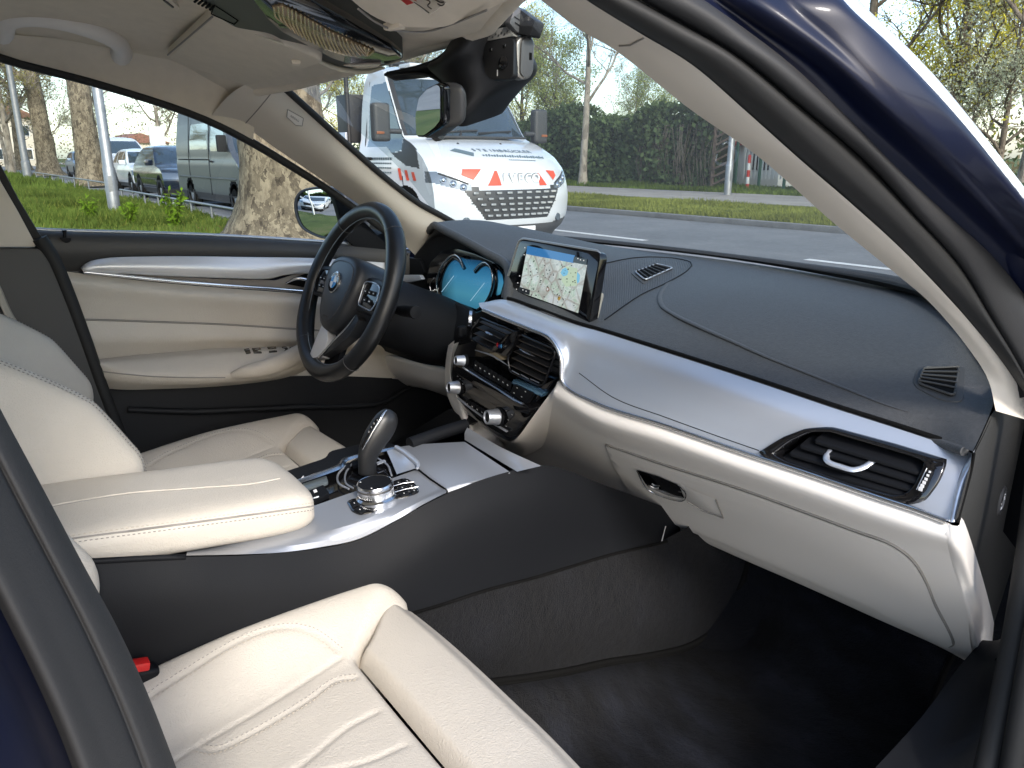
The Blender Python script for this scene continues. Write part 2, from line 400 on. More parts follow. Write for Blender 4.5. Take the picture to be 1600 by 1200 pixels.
# joint line between pillar trim and roof lining, airbag badge
tube('joint_gap', onto(pl_left, [(428, 140), (408, 165), (384, 192)], 0.0005), 0.0011, SEAMD, pl_left, 6, 12)
bq = onto(pl_left, [(449, 170), (474, 184), (472, 196), (462, 195), (448, 182)], 0.0006)
bd = prism('airbag_badge', rpoly(bq, 0.0015), ray(460, 184) * -0.0012, CREAMP, pl_left, 0.0005)
tube('badge_rim', onto(pl_left, [(449, 170), (474, 184), (472, 196), (462, 195), (448, 182)], 0.0022), 0.0008, SEAMD, pl_left, 5, 40, closed=True, along='lin')
bo = onto(pl_left, [(460, 184)], 0.003)[0]; bx_ = onto(pl_left, [(470, 190), (452, 178)], 0.003)
text('badge_lettering', 'AIRBAG', bo, bx_[0] - bx_[1], (0, 0, 1), 0.006, SEAMD, pl_left)
# small mirror triangle piece at the foot of the pillar
prism('mirror_corner_cover', rpoly(PP([(520, 300), (575, 352), (640, 420), (560, 392), (540, 372)], X=-0.70), 0.01), (-0.02, 0, 0), BPLAST, CAR, 0.003)

# black line (window seal) along the rail and the windscreen edge
tube('window_seal', [p + Vector((-0.006, 0, -0.004)) for p in wtop_r], 0.0085, RUBBER, CAR, 8, 70)
frit = [p + Vector((0, 0.004, 0.004)) for p in wsl]
tube('windscreen_seal', frit, 0.007, RUBBER, CAR, 8, 40)

# ---- windscreen
WS_BASE = [(-0.70, 0.44, 0.985), (-0.60, 0.50, 0.985), (-0.45, 0.575, 0.985), (-0.25, 0.63, 0.983), (0.0, 0.65, 0.982), (0.233, 0.615, 0.984), (0.42, 0.555, 0.987), (0.52, 0.495, 0.985), (0.60, 0.43, 0.97), (0.70, 0.36, 0.93)]
WS_TOP = [(-0.52, -0.02, 1.318), (-0.45, -0.01, 1.325), (-0.30, 0.02, 1.337), (-0.12, 0.035, 1.345), (0.0, 0.037, 1.346), (0.12, 0.03, 1.352), (0.25, -0.01, 1.362), (0.38, -0.08, 1.352), (0.47, -0.14, 1.335), (0.56, -0.20, 1.31)]
bow = [Vector(a).lerp(Vector(b), 0.5) + Vector((0, 0.02, 0.022)) for a, b in zip(WS_BASE, WS_TOP)]
GL_WS = glass('windscreen_glass', (0.72, 0.77, 0.76), 1.0, 0.0, 0.03)
windscreen = loft('windscreen', [WS_BASE, bow, WS_TOP], GL_WS, CAR, nu=40, nv=20, label='large windscreen with faint reflections of the dashboard')
tube('windscreen_frit', [Vector(p) + Vector((0, 0.002, 0.006)) for p in WS_BASE], [0.010, 0.010, 0.010, 0.009, 0.009, 0.012, 0.017, 0.018, 0.018], RUBBER, windscreen, 8, 50, flat=0.6)
# cowl under the glass
cowl = [[Vector(p) + Vector((0, 0.00, -0.01)) for p in WS_BASE], [Vector(p) + Vector((0, 0.12, -0.03)) for p in WS_BASE], [Vector(p) + Vector((0, 0.14, -0.3)) for p in WS_BASE]]
loft('cowl', cowl, BPLAST, CAR, nu=30, nv=8)
# bonnet beyond (below the sight line, closes the body)
bon = [[Vector((x, 0.70 - 0.25 * abs(x) ** 2 + (0.0 if k == 0 else k * 0.42), (0.93, 0.90, 0.84, 0.70)[k] - 0.08 * abs(x) ** 2.5)) for x in np.linspace(-0.86, 0.86, 13)] for k in range(4)]
loft('bonnet', bon, NAVY, CAR, nu=26, nv=16)

# ---- dash face planes
def PD(x, y, off=0.0): return P(x, y, pl=(-0.102, 1, 0, 0.1298 + off))
TOP = [(755, 473), (785, 468), (830, 482), (870, 497), (905, 509), (940, 519), (1000, 538), (1100, 570), (1200, 603), (1300, 637), (1400, 669), (1470, 692), (1519, 708)]
BOT = [(757, 484), (790, 498), (830, 514), (862, 529), (878, 556), (882, 598), (935, 630), (1040, 664), (1160, 705), (1270, 741), (1370, 775), (1440, 798), (1481, 814)]
OT = [0.02, 0.03, 0.04, 0.045, 0.048, 0.05, 0.05, 0.05, 0.05, 0.05, 0.05, 0.05, 0.05]
OB = [-0.012, -0.008, -0.004, 0, 0, 0, 0, 0, 0, 0, 0, 0, 0]
tp = [PD(x, y, o_) for (x, y), o_ in zip(TOP, OT)]; bt = [PD(x, y, o_) for (x, y), o_ in zip(BOT, OB)]
VENT_HOLE = [(1203, 712), (1240, 685), (1268, 673), (1300, 672), (1452, 719), (1446, 738), (1430, 768), (1405, 780), (1330, 758)]
# ---- dashboard pad
EPL = (1, 0.22, 0, 0.7462)      # plane of the dashboard's end face
DP = [(0.64, [(0.236, 0.874), (0.28, 0.898), (0.33, 0.918), (0.41, 0.932)]),
      (0.58, [(0.229, 0.881), (0.30, 0.914), (0.38, 0.950), (0.46, 0.966)]),
      (0.486, [(0.219, 0.889), (0.30, 0.922), (0.40, 0.961), (0.54, 0.984)]),
      (0.35, [(0.205, 0.899), (0.29, 0.931), (0.42, 0.967), (0.595, 0.982)]),
      (0.233, [(0.193, 0.906), (0.29, 0.937), (0.43, 0.969), (0.62, 0.980)]),
      (0.10, [(0.183, 0.912), (0.28, 0.939), (0.43, 0.966), (0.645, 0.979)]),
      (0.0, [(0.175, 0.915), (0.28, 0.943), (0.43, 0.970), (0.65, 0.979)]),
      (-0.09, [(0.180, 0.932), (0.27, 0.960), (0.43, 0.982), (0.65, 0.979)]),
      (-0.17, [(0.235, 0.984), (0.31, 0.992), (0.43, 0.996), (0.64, 0.979)]),
      (-0.26, [(0.245, 1.003), (0.33, 1.011), (0.44, 1.011), (0.63, 0.98)]),
      (-0.35, [(0.250, 1.020), (0.33, 1.026), (0.44, 1.023), (0.61, 0.982)]),
      (-0.45, [(0.265, 1.032), (0.34, 1.036), (0.44, 1.029), (0.58, 0.984)]),
      (-0.53, [(0.290, 1.035), (0.35, 1.038), (0.44, 1.030), (0.54, 0.985)]),
      (-0.60, [(0.320, 1.022), (0.37, 1.026), (0.43, 1.018), (0.50, 0.985)]),
      (-0.67, [(0.340, 0.995), (0.38, 0.998), (0.42, 0.990), (0.45, 0.98)])]
prow = [[P(x, y, pl=EPL) for x, y in [(1520, 705), (1531, 682), (1546, 648), (1560, 610)]]] + [[Vector((x, a, b)) for a, b in pr] for x, pr in DP]
_tc = sorted([tuple(p) for p in sp(tp, 200)]); _tx = [p[0] for p in _tc]
for r_ in prow[1:]:
    x = r_[0].x
    if x > -0.02: r_[0] = Vector((x, float(np.interp(x, _tx, [p[1] for p in _tc])) + 0.004, float(np.interp(x, _tx, [p[2] for p in _tc])) + 0.001))
pad = loft('dashboard', prow, BPAD, CAR, nu=40, nv=120, label='black dashboard with an airbag panel line')
# front roll of the pad
roll = [r_[0] for r_ in prow]; rr_ = [p + Vector((0, 0.002, -0.004)) for p in roll]
tube('pad_edge', sp(rr_, 120)[1:80], 0.0055, BPAD, pad, 8)
# hood lip over the instruments
lip = [p + Vector((0, 0.004, -0.006)) for p in roll[8:]]
tube('hood_lip', lip, 0.009, BPAD, pad, 8, 50)
ridge = [(1085, 411), (1060, 428), (1040, 446), (1031, 463), (1035, 478), (1055, 492), (1090, 509), (1140, 531), (1200, 558), (1260, 582), (1330, 610), (1385, 632), (1420, 643)]
tube('airbag_ridge', onto(pad, dens(ridge, 60), -0.0008), [0.001, 0.005, 0.0075, 0.006, 0.0045, 0.004, 0.0035, 0.002], BPAD, pad, 10, flat=0.45, up=(0, 0.2, 1))
# back rail next to the glass
# ribbed loudspeaker cover beside the screen
a = Acc(); N = 40
top_e = dens([(941, 418), (975, 408), (1010, 404), (1045, 403), (1078, 409)], N); bot_e = dens([(941, 503), (965, 484), (1000, 463), (1040, 444), (1082, 417)], N)
for i in range(N):
    q = densl([bot_e[i], ((bot_e[i][0] + top_e[i][0]) / 2 + 2, (bot_e[i][1] + top_e[i][1]) / 2 + 2), top_e[i]], 10)
    a.tube(onto(pad, q, 0.0), 0.0008, 5)
g = a.done('speaker_ribs', BPAD, pad); g['kind'] = 'stuff'
tube('speaker_rim', onto(pad, dens([(945, 500), (1000, 462), (1040, 443), (1075, 422), (1081, 412), (1060, 405), (1020, 402), (985, 404), (945, 412)], 50), 0.0005), 0.0013, BPLAST, pad, 6)

# ---- demister grilles on top of the pad
def pad_vent(outer_, inner_, nsl, vert, label):
    ov = onto(pad, outer_, 0.0012)
    fr = prism('dash_vent', rpoly(ov, 0.012), Vector((0, 0, -0.01)), ALUD if False else BDOOR, CAR, 0.001, label=label)
    iv = onto(pad, inner_, 0.0045); n = (iv[1] - iv[0]).cross(iv[2] - iv[0]).normalized(); n = -n if n.z < 0 else n
    prism('opening', rpoly([p - n * 0.0008 for p in iv], 0.006), n * -0.006, DARK, fr, 0.0)
    for i in range(nsl):
        t = (i + 0.7) / (nsl + 0.4)
        if vert: p0 = Vector((*inner_[0], 0)).lerp(Vector((*inner_[1], 0)), t); p1 = Vector((*inner_[3], 0)).lerp(Vector((*inner_[2], 0)), t)
        else: p0 = Vector((*inner_[0], 0)).lerp(Vector((*inner_[3], 0)), t); p1 = Vector((*inner_[1], 0)).lerp(Vector((*inner_[2], 0)), t - 0.12)
        tube('slat', onto(pad, [(p0.x, p0.y), (p1.x, p1.y)], 0.005), 0.0013, BDOOR, fr, 6)
    tube('rim', rpoly([p for p in onto(pad, inner_, 0.0035)], 0.006), 0.0016, BDOOR if not vert else ALUD, fr, 6, 40, closed=True, along='lin')
pad_vent([(984, 426), (1026, 411), (1057, 420), (1006, 445)], [(992, 427), (1026, 415), (1051, 421), (1008, 440)], 6, True, 'small grille near the screen')
pad_vent([(1434, 572), (1508, 572), (1505, 630), (1470, 626), (1425, 603)], [(1444, 577), (1497, 577), (1491, 622), (1434, 602)], 5, False, 'small grille near the passenger pillar')

m1 = [a_.lerp(b_, 0.30) + Vector((0, -0.010, 0.004)) for a_, b_ in zip(tp, bt)]; m2 = [a_.lerp(b_, 0.72) + Vector((0, -0.006, 0)) for a_, b_ in zip(tp, bt)]
_tg = grid([tp, m1, m2, bt], 220, 50)
class _N: name = 'trim_full'
_bv['trim_full'] = BVHTree.FromPolygons([p for r_ in _tg for p in r_], grid_faces(220, 50)); TFULL = _N()
trim = loft('dash_trim', [tp, m1, m2, bt], ALU, CAR, nu=220, nv=50, drop=lambda c: inside(pix(c), VENT_HOLE), label='brushed silver trim strip')
tube('chrome_edge', [p + Vector((0, -0.003, 0)) for p in bt], 0.0032, CHROME, trim, 8, 90)
tube('upper_shadow_gap', [p + Vector((0, 0.003, 0.003)) for p in sp(tp, 220)[14:]], 0.0030, DARK, trim, 6)
tube('trim_seam', onto(trim, dens([(905, 583), (960, 622), (1040, 652), (1120, 681), (1186, 704)], 50), 0.0002), 0.0006, BPLAST, trim, 5)
# right hand return of the trim
ret = [[_tg[j][-1] for j in (0, 12, 25, 38, 49)], [P(x, y, pl=EPL) for x, y in [(1520, 707), (1516, 732), (1509, 760), (1501, 790), (1494, 815)]]]
ret.insert(1, [a_.lerp(b_, .35) + Vector((0.001, -0.003, 0)) for a_, b_ in zip(*ret)]); ret.append([p + Vector((-0.012, 0.05, 0)) for p in ret[-1]])
loft('trim_end', ret, ALU, trim, nu=14, nv=14)
tube('end_groove', [p + Vector((0.0015, -0.001, 0)) for p in ret[2]], 0.0018, DARK, trim, 6, 14)

# ---- passenger outer vent
OV = [(1180, 711), (1225, 683), (1262, 669), (1300, 667), (1400, 694), (1482, 719), (1470, 752), (1447, 783), (1425, 790), (1395, 784), (1300, 752)]
vent = None
ring_o = onto(TFULL, densl(OV + [OV[0]], 140)[:-1], 0.0)
IV = [(1206, 712), (1240, 688), (1268, 675), (1300, 675), (1380, 699), (1446, 719), (1440, 738), (1425, 765), (1405, 776), (1330, 755)]
ring_i = onto(TFULL, densl(IV + [IV[0]], 140)[:-1], 0.0)
ring_b = [p + Vector((0, 0.05, 0)) for p in ring_i]
lift = Vector((0.0, -0.010, 0.003))
# match the two outlines by angle round their common middle
def by_angle(ring, c, n=72):
    an = [(math.atan2(p.z - c.z, p.x - c.x), p) for p in ring]; an.sort(key=lambda q: q[0]); A = np.array([q[0] for q in an]); out = []
    for k in range(n):
        t = -math.pi + 2 * math.pi * k / n
        out.append(Vector([float(np.interp(t, A, [q[1][i] for q in an], period=2 * math.pi)) for i in range(3)]))
    return out
cc = sum(ring_i, Vector()) / len(ring_i)
ro, ri = by_angle(ring_o, cc), by_angle(ring_i, cc)
lift = Vector((0, -0.0042, 0.001))
vent = loft('air_vent', [[p + Vector((0, 0.006, 0)) for p in ro], [p + lift * 0.7 for p in ro], [p.lerp(q, 0.08) + lift for p, q in zip(ro, ri)], [p.lerp(q, 0.92) + lift for p, q in zip(ro, ri)], [p + lift * 0.6 for p in ri], [p + Vector((0, 0.05, 0)) for p in ri]], GLOSS, CAR, nu=72, cu=True, along='lin', label='wide black air vent at the passenger end')
prism('vent_back', [p + Vector((0, 0.048, 0)) for p in ri], (0, 0.004, 0), DARK, vent, 0)
SL = [((1275, 683), (1440, 733), 0), ((1252, 691), (1436, 747), 0), ((1236, 703), (1430, 760), 0), ((1222, 714), (1420, 771), 0)]
for i, (p0, p1, _) in enumerate(SL):
    a0, a1 = [p + Vector((0, 0.010, 0)) for p in onto(TFULL, [p0, p1], 0.0)]; d_ = (a1 - a0)
    q = prism('slat', rpoly([a0 + Vector((0, -0.014, -0.003)), a1 + Vector((0, -0.014, -0.003)), a1 + Vector((0, 0.012, 0.006)), a0 + Vector((0, 0.012, 0.006))], 0.004), (0, 0, -0.0045), BPLAST, vent, 0.0015)
tb = [q + Vector((0, k, 0)) for q, k in zip(onto(TFULL, [(1293, 706), (1294, 713), (1302, 719), (1322, 726), (1340, 731), (1352, 729), (1360, 722)], 0.0), (0.006, -0.004, -0.010, -0.011, -0.010, -0.004, 0.006))]
tube('vent_tab', tb, 0.0038, ALU, vent, 8, 26, flat=0.7)
# thumb wheel with dots
wq = onto(TFULL, [(1453, 735), (1462, 737), (1448, 770), (1437, 768)], 0.0048)
prism('thumb_wheel', rpoly(wq, 0.003), (0, -0.004, 0), BPLAST, vent, 0.001)
dts = Acc()
for k in range(6):
    p = onto(TFULL, [(1456 - 2.8 * k, 740 + 5.2 * k)], 0.0095)[0]; s_ = 0.0011 + 0.0002 * k; dts.box(p, (s_, 0, 0), (0, 0.0004, 0), (0, 0, s_))
dts.done('wheel_marks', WHITEPRINT, vent)
tube('wheel_line', onto(TFULL, [(1450, 733), (1434, 766)], 0.0050), 0.0005, WHITEPRINT, vent, 5)

# ---- cream lower dash and glovebox
def PG(x, y, off=0.0): return P(x, y, pl=(-0.08, 1, 0.885, 0.863 + off))
r0 = [PD(x, y, 0.003) for x, y in [(872, 596), (935, 632), (1040, 666), (1160, 707), (1270, 743), (1370, 777), (1440, 800), (1480, 816)]]
r1 = [PD(x, y, -0.010) for x, y in [(868, 612), (932, 650), (1035, 684), (1155, 727), (1265, 765), (1365, 801), (1438, 825), (1480, 838)]]
r2 = [PG(x, y, -0.012) for x, y in [(862, 640), (930, 680), (1030, 718), (1150, 758), (1262, 800), (1363, 836), (1438, 858), (1484, 866)]]
r3 = [PG(x, y, 0.0) for x, y in [(845, 700), (930, 738), (1025, 770), (1150, 812), (1262, 856), (1370, 905), (1450, 940), (1510, 955)]]
r4 = [PG(x, y, 0.006) for x, y in [(800, 716), (930, 776), (1020, 810), (1150, 868), (1265, 918), (1380, 970), (1470, 1010), (1530, 1042)]]
r5 = [p + Vector((0, 0.05, 0.012)) for p in r4]
lower = loft('lower_dash', [r0, r1, r2, r3, r4, r5], CREAMP, CAR, nu=90, nv=60, label='cream lower dashboard')
# end return facing the sill
e0 = [r_[-1] for r_ in grid([r0, r1, r2, r3, r4], 90, 30)]
e1 = [P(1498, 822, pl=(1, .22, 0, .7505)), P(1500, 840, pl=(1, .22, 0, .7525)), P(1508, 872, pl=(1, .22, 0, .7545)), P(1534, 960, pl=(1, .22, 0, .7575)), P(1555, 1034, pl=(1, .22, 0, .7575))]
e2 = [p + Vector((-0.034, 0.10, 0.0)) for p in e1]
E0, E1, E2 = sp(e0, 30), sp(e1, 30), sp(e2, 30)
loft('lower_dash_end', [[p + Vector((-0.012, 0.006, 0)) for p in E0], E0, [a_.lerp(b_, 0.5) + Vector((0.002, -0.003, 0)) for a_, b_ in zip(E0, E1)], E1, [a_.lerp(b_, .1) for a_, b_ in zip(E1, E2)], E2], CREAMP, lower, nu=30, nv=24)
# strip left of and under the centre stack
s0 = PP([(710, 532), (705, 562), (705, 596), (724, 632), (752, 660)], Y=0.153) + PP([(797, 690), (808, 684), (829, 656), (846, 633), (873, 597)], Y=0.149)
s1 = PP([(702, 540), (698, 570), (699, 612), (716, 650), (748, 682)], Y=0.172) + [r4[0], r3[0], r2[0], r1[0], r0[0]]
s2 = [p + Vector((0, 0.10, 0.02)) for p in s1]
S0, S1 = sp(s0, 70), sp(s1, 70)
loft('stack_surround', [S0, [a_.lerp(b_, .5) + Vector((0, -0.004, -0.001)) for a_, b_ in zip(S0, S1)], S1, [p + Vector((0, 0.10, 0.02)) for p in S1]], CREAMP, lower, nu=70, nv=22)
# lid: outline on the lower dash, proud of it
LID = [(948, 694), (1030, 722), (1150, 760), (1262, 800), (1340, 829), (1392, 848), (1425, 872), (1446, 905), (1460, 940), (1489, 1008), (1380, 958), (1262, 906), (1150, 857), (1027, 801), (987, 765), (960, 727)]
gl_v = dens(LID + [LID[0]], 120)[:-1]
HANDLE = [(996, 733), (1030, 743), (1062, 757), (1071, 778), (1046, 774), (1012, 759)]
glb = prism('glovebox_lid', onto(lower, gl_v, 0.0035), ray(1200, 850).normalized() * 0.012, CREAMP, CAR, 0.0025, 2, label='closed glovebox lid') if False else None
# triangulated lid following the dash surface
def skin(name, outline, base, off, m, parent, edge=0.003, label=None, hole=None, res=7.0):
    xs = [p[0] for p in outline]; ys = [p[1] for p in outline]; bm = bmesh.new()
    ring = [bm.verts.new(p) for p in onto(base, outline, off)]
    face = bm.faces.new(ring); bmesh.ops.triangulate(bm, faces=[face])
    for _ in range(3):
        bmesh.ops.subdivide_edges(bm, edges=[e for e in bm.edges if e.calc_length() > 0.03], cuts=1)
        bmesh.ops.triangulate(bm, faces=bm.faces)
    o_n = len(ring)
    for v in bm.verts:
        if v.is_boundary: continue
        v.co = onto(base, [pix(v.co)], off)[0]
    ext = bmesh.ops.extrude_edge_only(bm, edges=[e for e in bm.edges if e.is_boundary])
    nv_ = [g for g in ext['geom'] if isinstance(g, bmesh.types.BMVert)]
    for v in nv_: v.co += ray(*pix(v.co)).normalized() * (off + 0.003)
    bmesh.ops.recalc_face_normals(bm, faces=bm.faces)
    return obj(name, bm_mesh(name, bm, 50), m, parent, label)
lid = skin('glovebox_lid', gl_v, lower, 0.004, CREAMP, CAR, label='closed glovebox lid')
tube('lid_gap', onto(lower, gl_v, 0.001), 0.0022, SEAMD, lid, 6, 160, closed=True)
hq = onto(lid, densl(HANDLE + [HANDLE[0]], 40)[:-1], 0.002)
hn = -ray(1030, 760).normalized()
prism('latch_handle', hq, hn * -0.003, GLOSS, lid, 0.001)
tube('latch_rim', onto(lid, dens([(996, 733), (1012, 761), (1045, 777), (1070, 780), (1073, 770), (1062, 756)], 24), 0.0028), 0.0012, CHROME, lid, 6)
tube('latch_icon', onto(lid, dens([(1018, 757), (1022, 760), (1030, 760)], 6), 0.0032), 0.0006, WHITEPRINT, lid, 5)
rc = onto(lid, [(1072, 759), (1100, 771), (1118, 778), (1130, 806), (1098, 795), (1074, 781)], 0.001)
prism('grip_recess', rpoly(rc, 0.004), hn * 0.0012, CREAMP, lid, 0.0008)
tube('recess_edge', onto(lid, [(1074, 782), (1098, 796), (1131, 808), (1119, 779)], 0.002), 0.0012, SEAMD, lid, 6)

# ---- black end of the dashboard with the round switch
EC = [(1521, 706), (1532, 684), (1547, 650), (1560, 632), (1556, 1045), (1553, 1030), (1500, 818), (1492, 812)]
endcap = prism('dash_end_panel', PP(EC[:4], pl=EPL) + [Vector((0.5812, 0.75, 0.93)), Vector((0.5812, 0.75, 0.40))] + PP(EC[4:], pl=EPL), (-0.003, 0.03, 0.0), mat('end_panel_grain', (0.034, 0.034, 0.033), 0.6, spec=0.3, bump=('leather', 420, 0.4, 0.0016)), CAR, 0.0010)
tube('panel_joint', PP([(1522, 706), (1534, 682), (1549, 650), (1562, 630)], pl=EPL), 0.0014, DARK, endcap, 5, 16)
tube('panel_crease', PP([(1566, 650), (1590, 705), (1620, 770)], pl=(1, .22, 0, .7472)), 0.0016, BPLAST, endcap, 6, 10)
swc = P(1563, 782, pl=(1, .22, 0, .7490))
sw = lathe('key_switch', [(0.021, -0.004), (0.021, 0.001), (0.019, 0.0035), (0.0165, 0.0035), (0.0158, 0.001), (0.0, 0.001)], swc, (1, 0.22, 0), mat('switch_grey', (0.05, 0.05, 0.052), 0.35), CAR, 32, label='round key switch on the dash end')
rbox('switch_slot', swc + Vector((0.0018, 0, 0)), (0.001, 0.004, 0.014), DARK, sw, 0.0005)
wp = Acc()
for dy, dz, s_ in ((0.002, -0.011, 0.0018), (-0.003, -0.012, 0.0024), (-0.001, -0.004, 0.001), (0.006, 0.004, 0.0012), (0.007, 0.001, 0.001), (0.006, 0.008, 0.001)):
    wp.box(swc + Vector((0.0022, dy, dz)), (0.0003, 0, 0), (0, s_, 0), (0, 0, s_))
wp.done('switch_marks', WHITEPRINT, sw)
# ---- centre stack
def PS(x, y, off=0.0): return P(x, y, Y=0.147 + off)       # off < 0 comes towards the seats
st_out = [(738, 490), (755, 484), (790, 500), (862, 531), (876, 545), (873, 590), (862, 606), (841, 636), (805, 682), (795, 686), (770, 672), (742, 652), (722, 630), (708, 606), (704, 590), (708, 555), (722, 520)]
stack = prism('centre_stack', rpoly([PS(x, y, 0.03) for x, y in st_out], 0.008), (0, 0.04, 0), GLOSS, CAR, 0.003, label='gloss black centre stack')
# lower control panel, thick plate
lowp = [(709, 560), (745, 577), (790, 602), (838, 628), (843, 634), (803, 682), (794, 684), (768, 670), (742, 650), (722, 628), (709, 606), (706, 585)]
prism('panel', rpoly([PS(x, y, 0.004) for x, y in lowp], 0.006), (0, 0.03, 0), GLOSS, stack, 0.002)
ledge = [(713, 566), (745, 583), (790, 611), (822, 633), (829, 639), (826, 648), (800, 640), (760, 615), (724, 592), (709, 580)]
prism('radio_ledge', rpoly([PS(x, y, -0.012) for x, y in ledge], 0.004), (0, 0.02, 0), GLOSS, stack, 0.002)
tube('ledge_trim', [PS(x, y, -0.016) for x, y in [(724, 574), (745, 588), (775, 606), (800, 622), (817, 631)]], 0.0032, CHROME, stack, 8, 30, flat=0.6)
tube('lower_trim', [PS(x, y, -0.001) for x, y in [(716, 622), (735, 637), (762, 656), (792, 674)]], 0.0030, ALUD, stack, 8, 30, flat=0.6)
prism('blue_strip', rpoly([PS(x, y, -0.006) for x, y in [(802, 593), (850, 613), (846, 620), (799, 599)]], 0.001), (0, 0.01, 0), mat('blue_grey_gloss', (0.16, 0.33, 0.50), 0.15, metal=0.7), stack, 0.001)
prism('button_block', rpoly([PS(x, y, -0.008) for x, y in [(803, 600), (833, 614), (822, 631), (795, 617)]], 0.002), (0, 0.012, 0), BPLAST, stack, 0.0015)
prism('gloss_cheek', rpoly([PS(x, y, 0.000) for x, y in [(836, 608), (868, 592), (850, 616), (826, 640), (823, 632)]], 0.002), (0, 0.02, 0), GLOSS, stack, 0.001)
# radio buttons row, climate buttons row
def keyrow(p0, p1, n, hgt, off, parent, nm='button'):
    for i in range(n):
        a0 = Vector((*p0, 0)).lerp(Vector((*p1, 0)), (i + 0.08) / n); a1 = Vector((*p0, 0)).lerp(Vector((*p1, 0)), (i + 0.92) / n)
        q = [PS(a0.x, a0.y, off), PS(a1.x, a1.y, off), PS(a1.x - 2, a1.y + hgt, off), PS(a0.x - 2, a0.y + hgt, off)]
        b_ = prism(nm, rpoly(q, 0.001, 2), (0, 0.004, 0), BPLAST, parent, 0.0006, 1)
        c = sum(q, Vector()) / 4; mk = Acc(); mk.box(c + Vector((0, -0.0006, 0.001)), (0.0016, 0, -0.0006), (0, 0.0002, 0), (0.0002, 0, 0.0007)); mk.done('button_mark', WHITEPRINT, b_)
keyrow((741, 563), (798, 598), 8, 13, -0.008, stack)
keyrow((728, 624), (766, 646), 5, 11, -0.001, stack)
for x, y in [(808, 606), (821, 612), (803, 614), (815, 620)]:
    a = Acc(); a.box(PS(x, y, -0.0092), (0.0014, 0, 0), (0, 0.0002, 0), (0, 0, 0.0007)); a.done('button_mark', WHITEPRINT, stack)
for x, y in [(791, 642), (800, 648), (794, 656), (791, 666), (715, 588), (719, 592), (723, 600)]:
    a = Acc(); a.box(PS(x, y, 0.0012), (0.0018, 0, 0), (0, 0.0002, 0), (0, 0, 0.0008)); a.done('button_mark', mat('grey_print', (0.35, 0.35, 0.35), 0.5), stack)
# knobs
def knob(px, py, rp, depth, off, label):
    o_ = PS(px, py, off); r_ = rp
    return lathe('control_knob', [(r_ * 1.05, 0.0), (r_ * 1.05, depth * 0.3), (r_, depth * 0.35), (r_ * 0.93, depth * 0.9), (r_ * 0.86, depth), (r_ * 0.72, depth), (r_ * 0.66, depth * 0.86), (0.0, depth * 0.86)], o_, (-0.12, -1, 0.12), ALU, stack, 28, ang=30)
for px, py, rp, dp, off in [(728, 563, 0.0095, 0.022, -0.008), (719, 605, 0.0125, 0.026, 0.006), (781, 651, 0.0145, 0.028, 0.004)]:
    k_ = knob(px, py, rp, dp, off, '')
    o_ = PS(px, py, off) + Vector((-0.12, -1, 0.12)).normalized() * dp * 0.88
    lathe('knob_face', [(rp * 0.64, 0), (rp * 0.6, 0.0012), (0, 0.0012)], o_, (-0.12, -1, 0.12), BPLAST, stack, 24)
    lathe('knob_collar', [(rp * 1.25, 0), (rp * 1.2, 0.005), (0, 0.005)], PS(px, py, off), (-0.12, -1, 0.12), BPLAST, stack, 24)
# centre vents: two blocks of slats with a bezel, hazard wedge between
SLATM = mat('vent_slat', (0.022, 0.022, 0.023), 0.4, spec=0.5); SLATE = mat('slat_highlight_brown', (0.16, 0.14, 0.12), 0.35, metal=0.6)  # brownish highlights on the slat fronts are painted as paler lines
VL = [(751, 497), (809, 521), (789, 549), (772, 548), (735, 529), (738, 512)]
VR = [(812, 522), (866, 545), (868, 552), (851, 600), (843, 603), (797, 580), (793, 560)]
for nm, poly, sl, tab in (('l', VL, [((752, 501), (806, 525)), ((748, 510), (800, 534)), ((743, 519), (795, 543)), ((739, 527), (790, 550))], [(757, 517), (764, 521), (770, 524)]),
                          ('r', VR, [((813, 529), (863, 550)), ((809, 538), (861, 560)), ((806, 547), (858, 571)), ((803, 557), (855, 582)), ((799, 568), (850, 593))], [(812, 545), (823, 551), (836, 557)])):
    vv = thing('tmp', 'x', 'x'); bpy.data.objects.remove(vv)
    bez = tube('centre_vent', rpoly([PS(x, y, 0.002) for x, y in poly], 0.006), 0.0026, GLOSS, CAR, 8, 50, closed=True, along='lin')
    prism('vent_back', [PS(x, y, 0.028) for x, y in poly], (0, 0.002, 0), DARK, bez, 0)
    for q0, q1 in sl:
        a0, a1 = PS(*q0, 0.008), PS(*q1, 0.008)
        prism('slat', rpoly([a0 + Vector((0, -0.004, -0.001)), a1 + Vector((0, -0.004, -0.001)), a1 + Vector((0, 0.012, 0.002)), a0 + Vector((0, 0.012, 0.002))], 0.002, 2), (0, 0, -0.0022), SLATM, bez, 0.0009, 1)
        tube('slat_highlight', [a0 + Vector((0, -0.0044, -0.0016)), a1 + Vector((0, -0.0044, -0.0016))], 0.0006, SLATE, bez, 5)
    tube('vent_tab', [PS(x, y, -0.004) for x, y in tab], [0.0008, 0.0026, 0.003, 0.0026, 0.0008], CHROME, bez, 8, 14, flat=0.7)
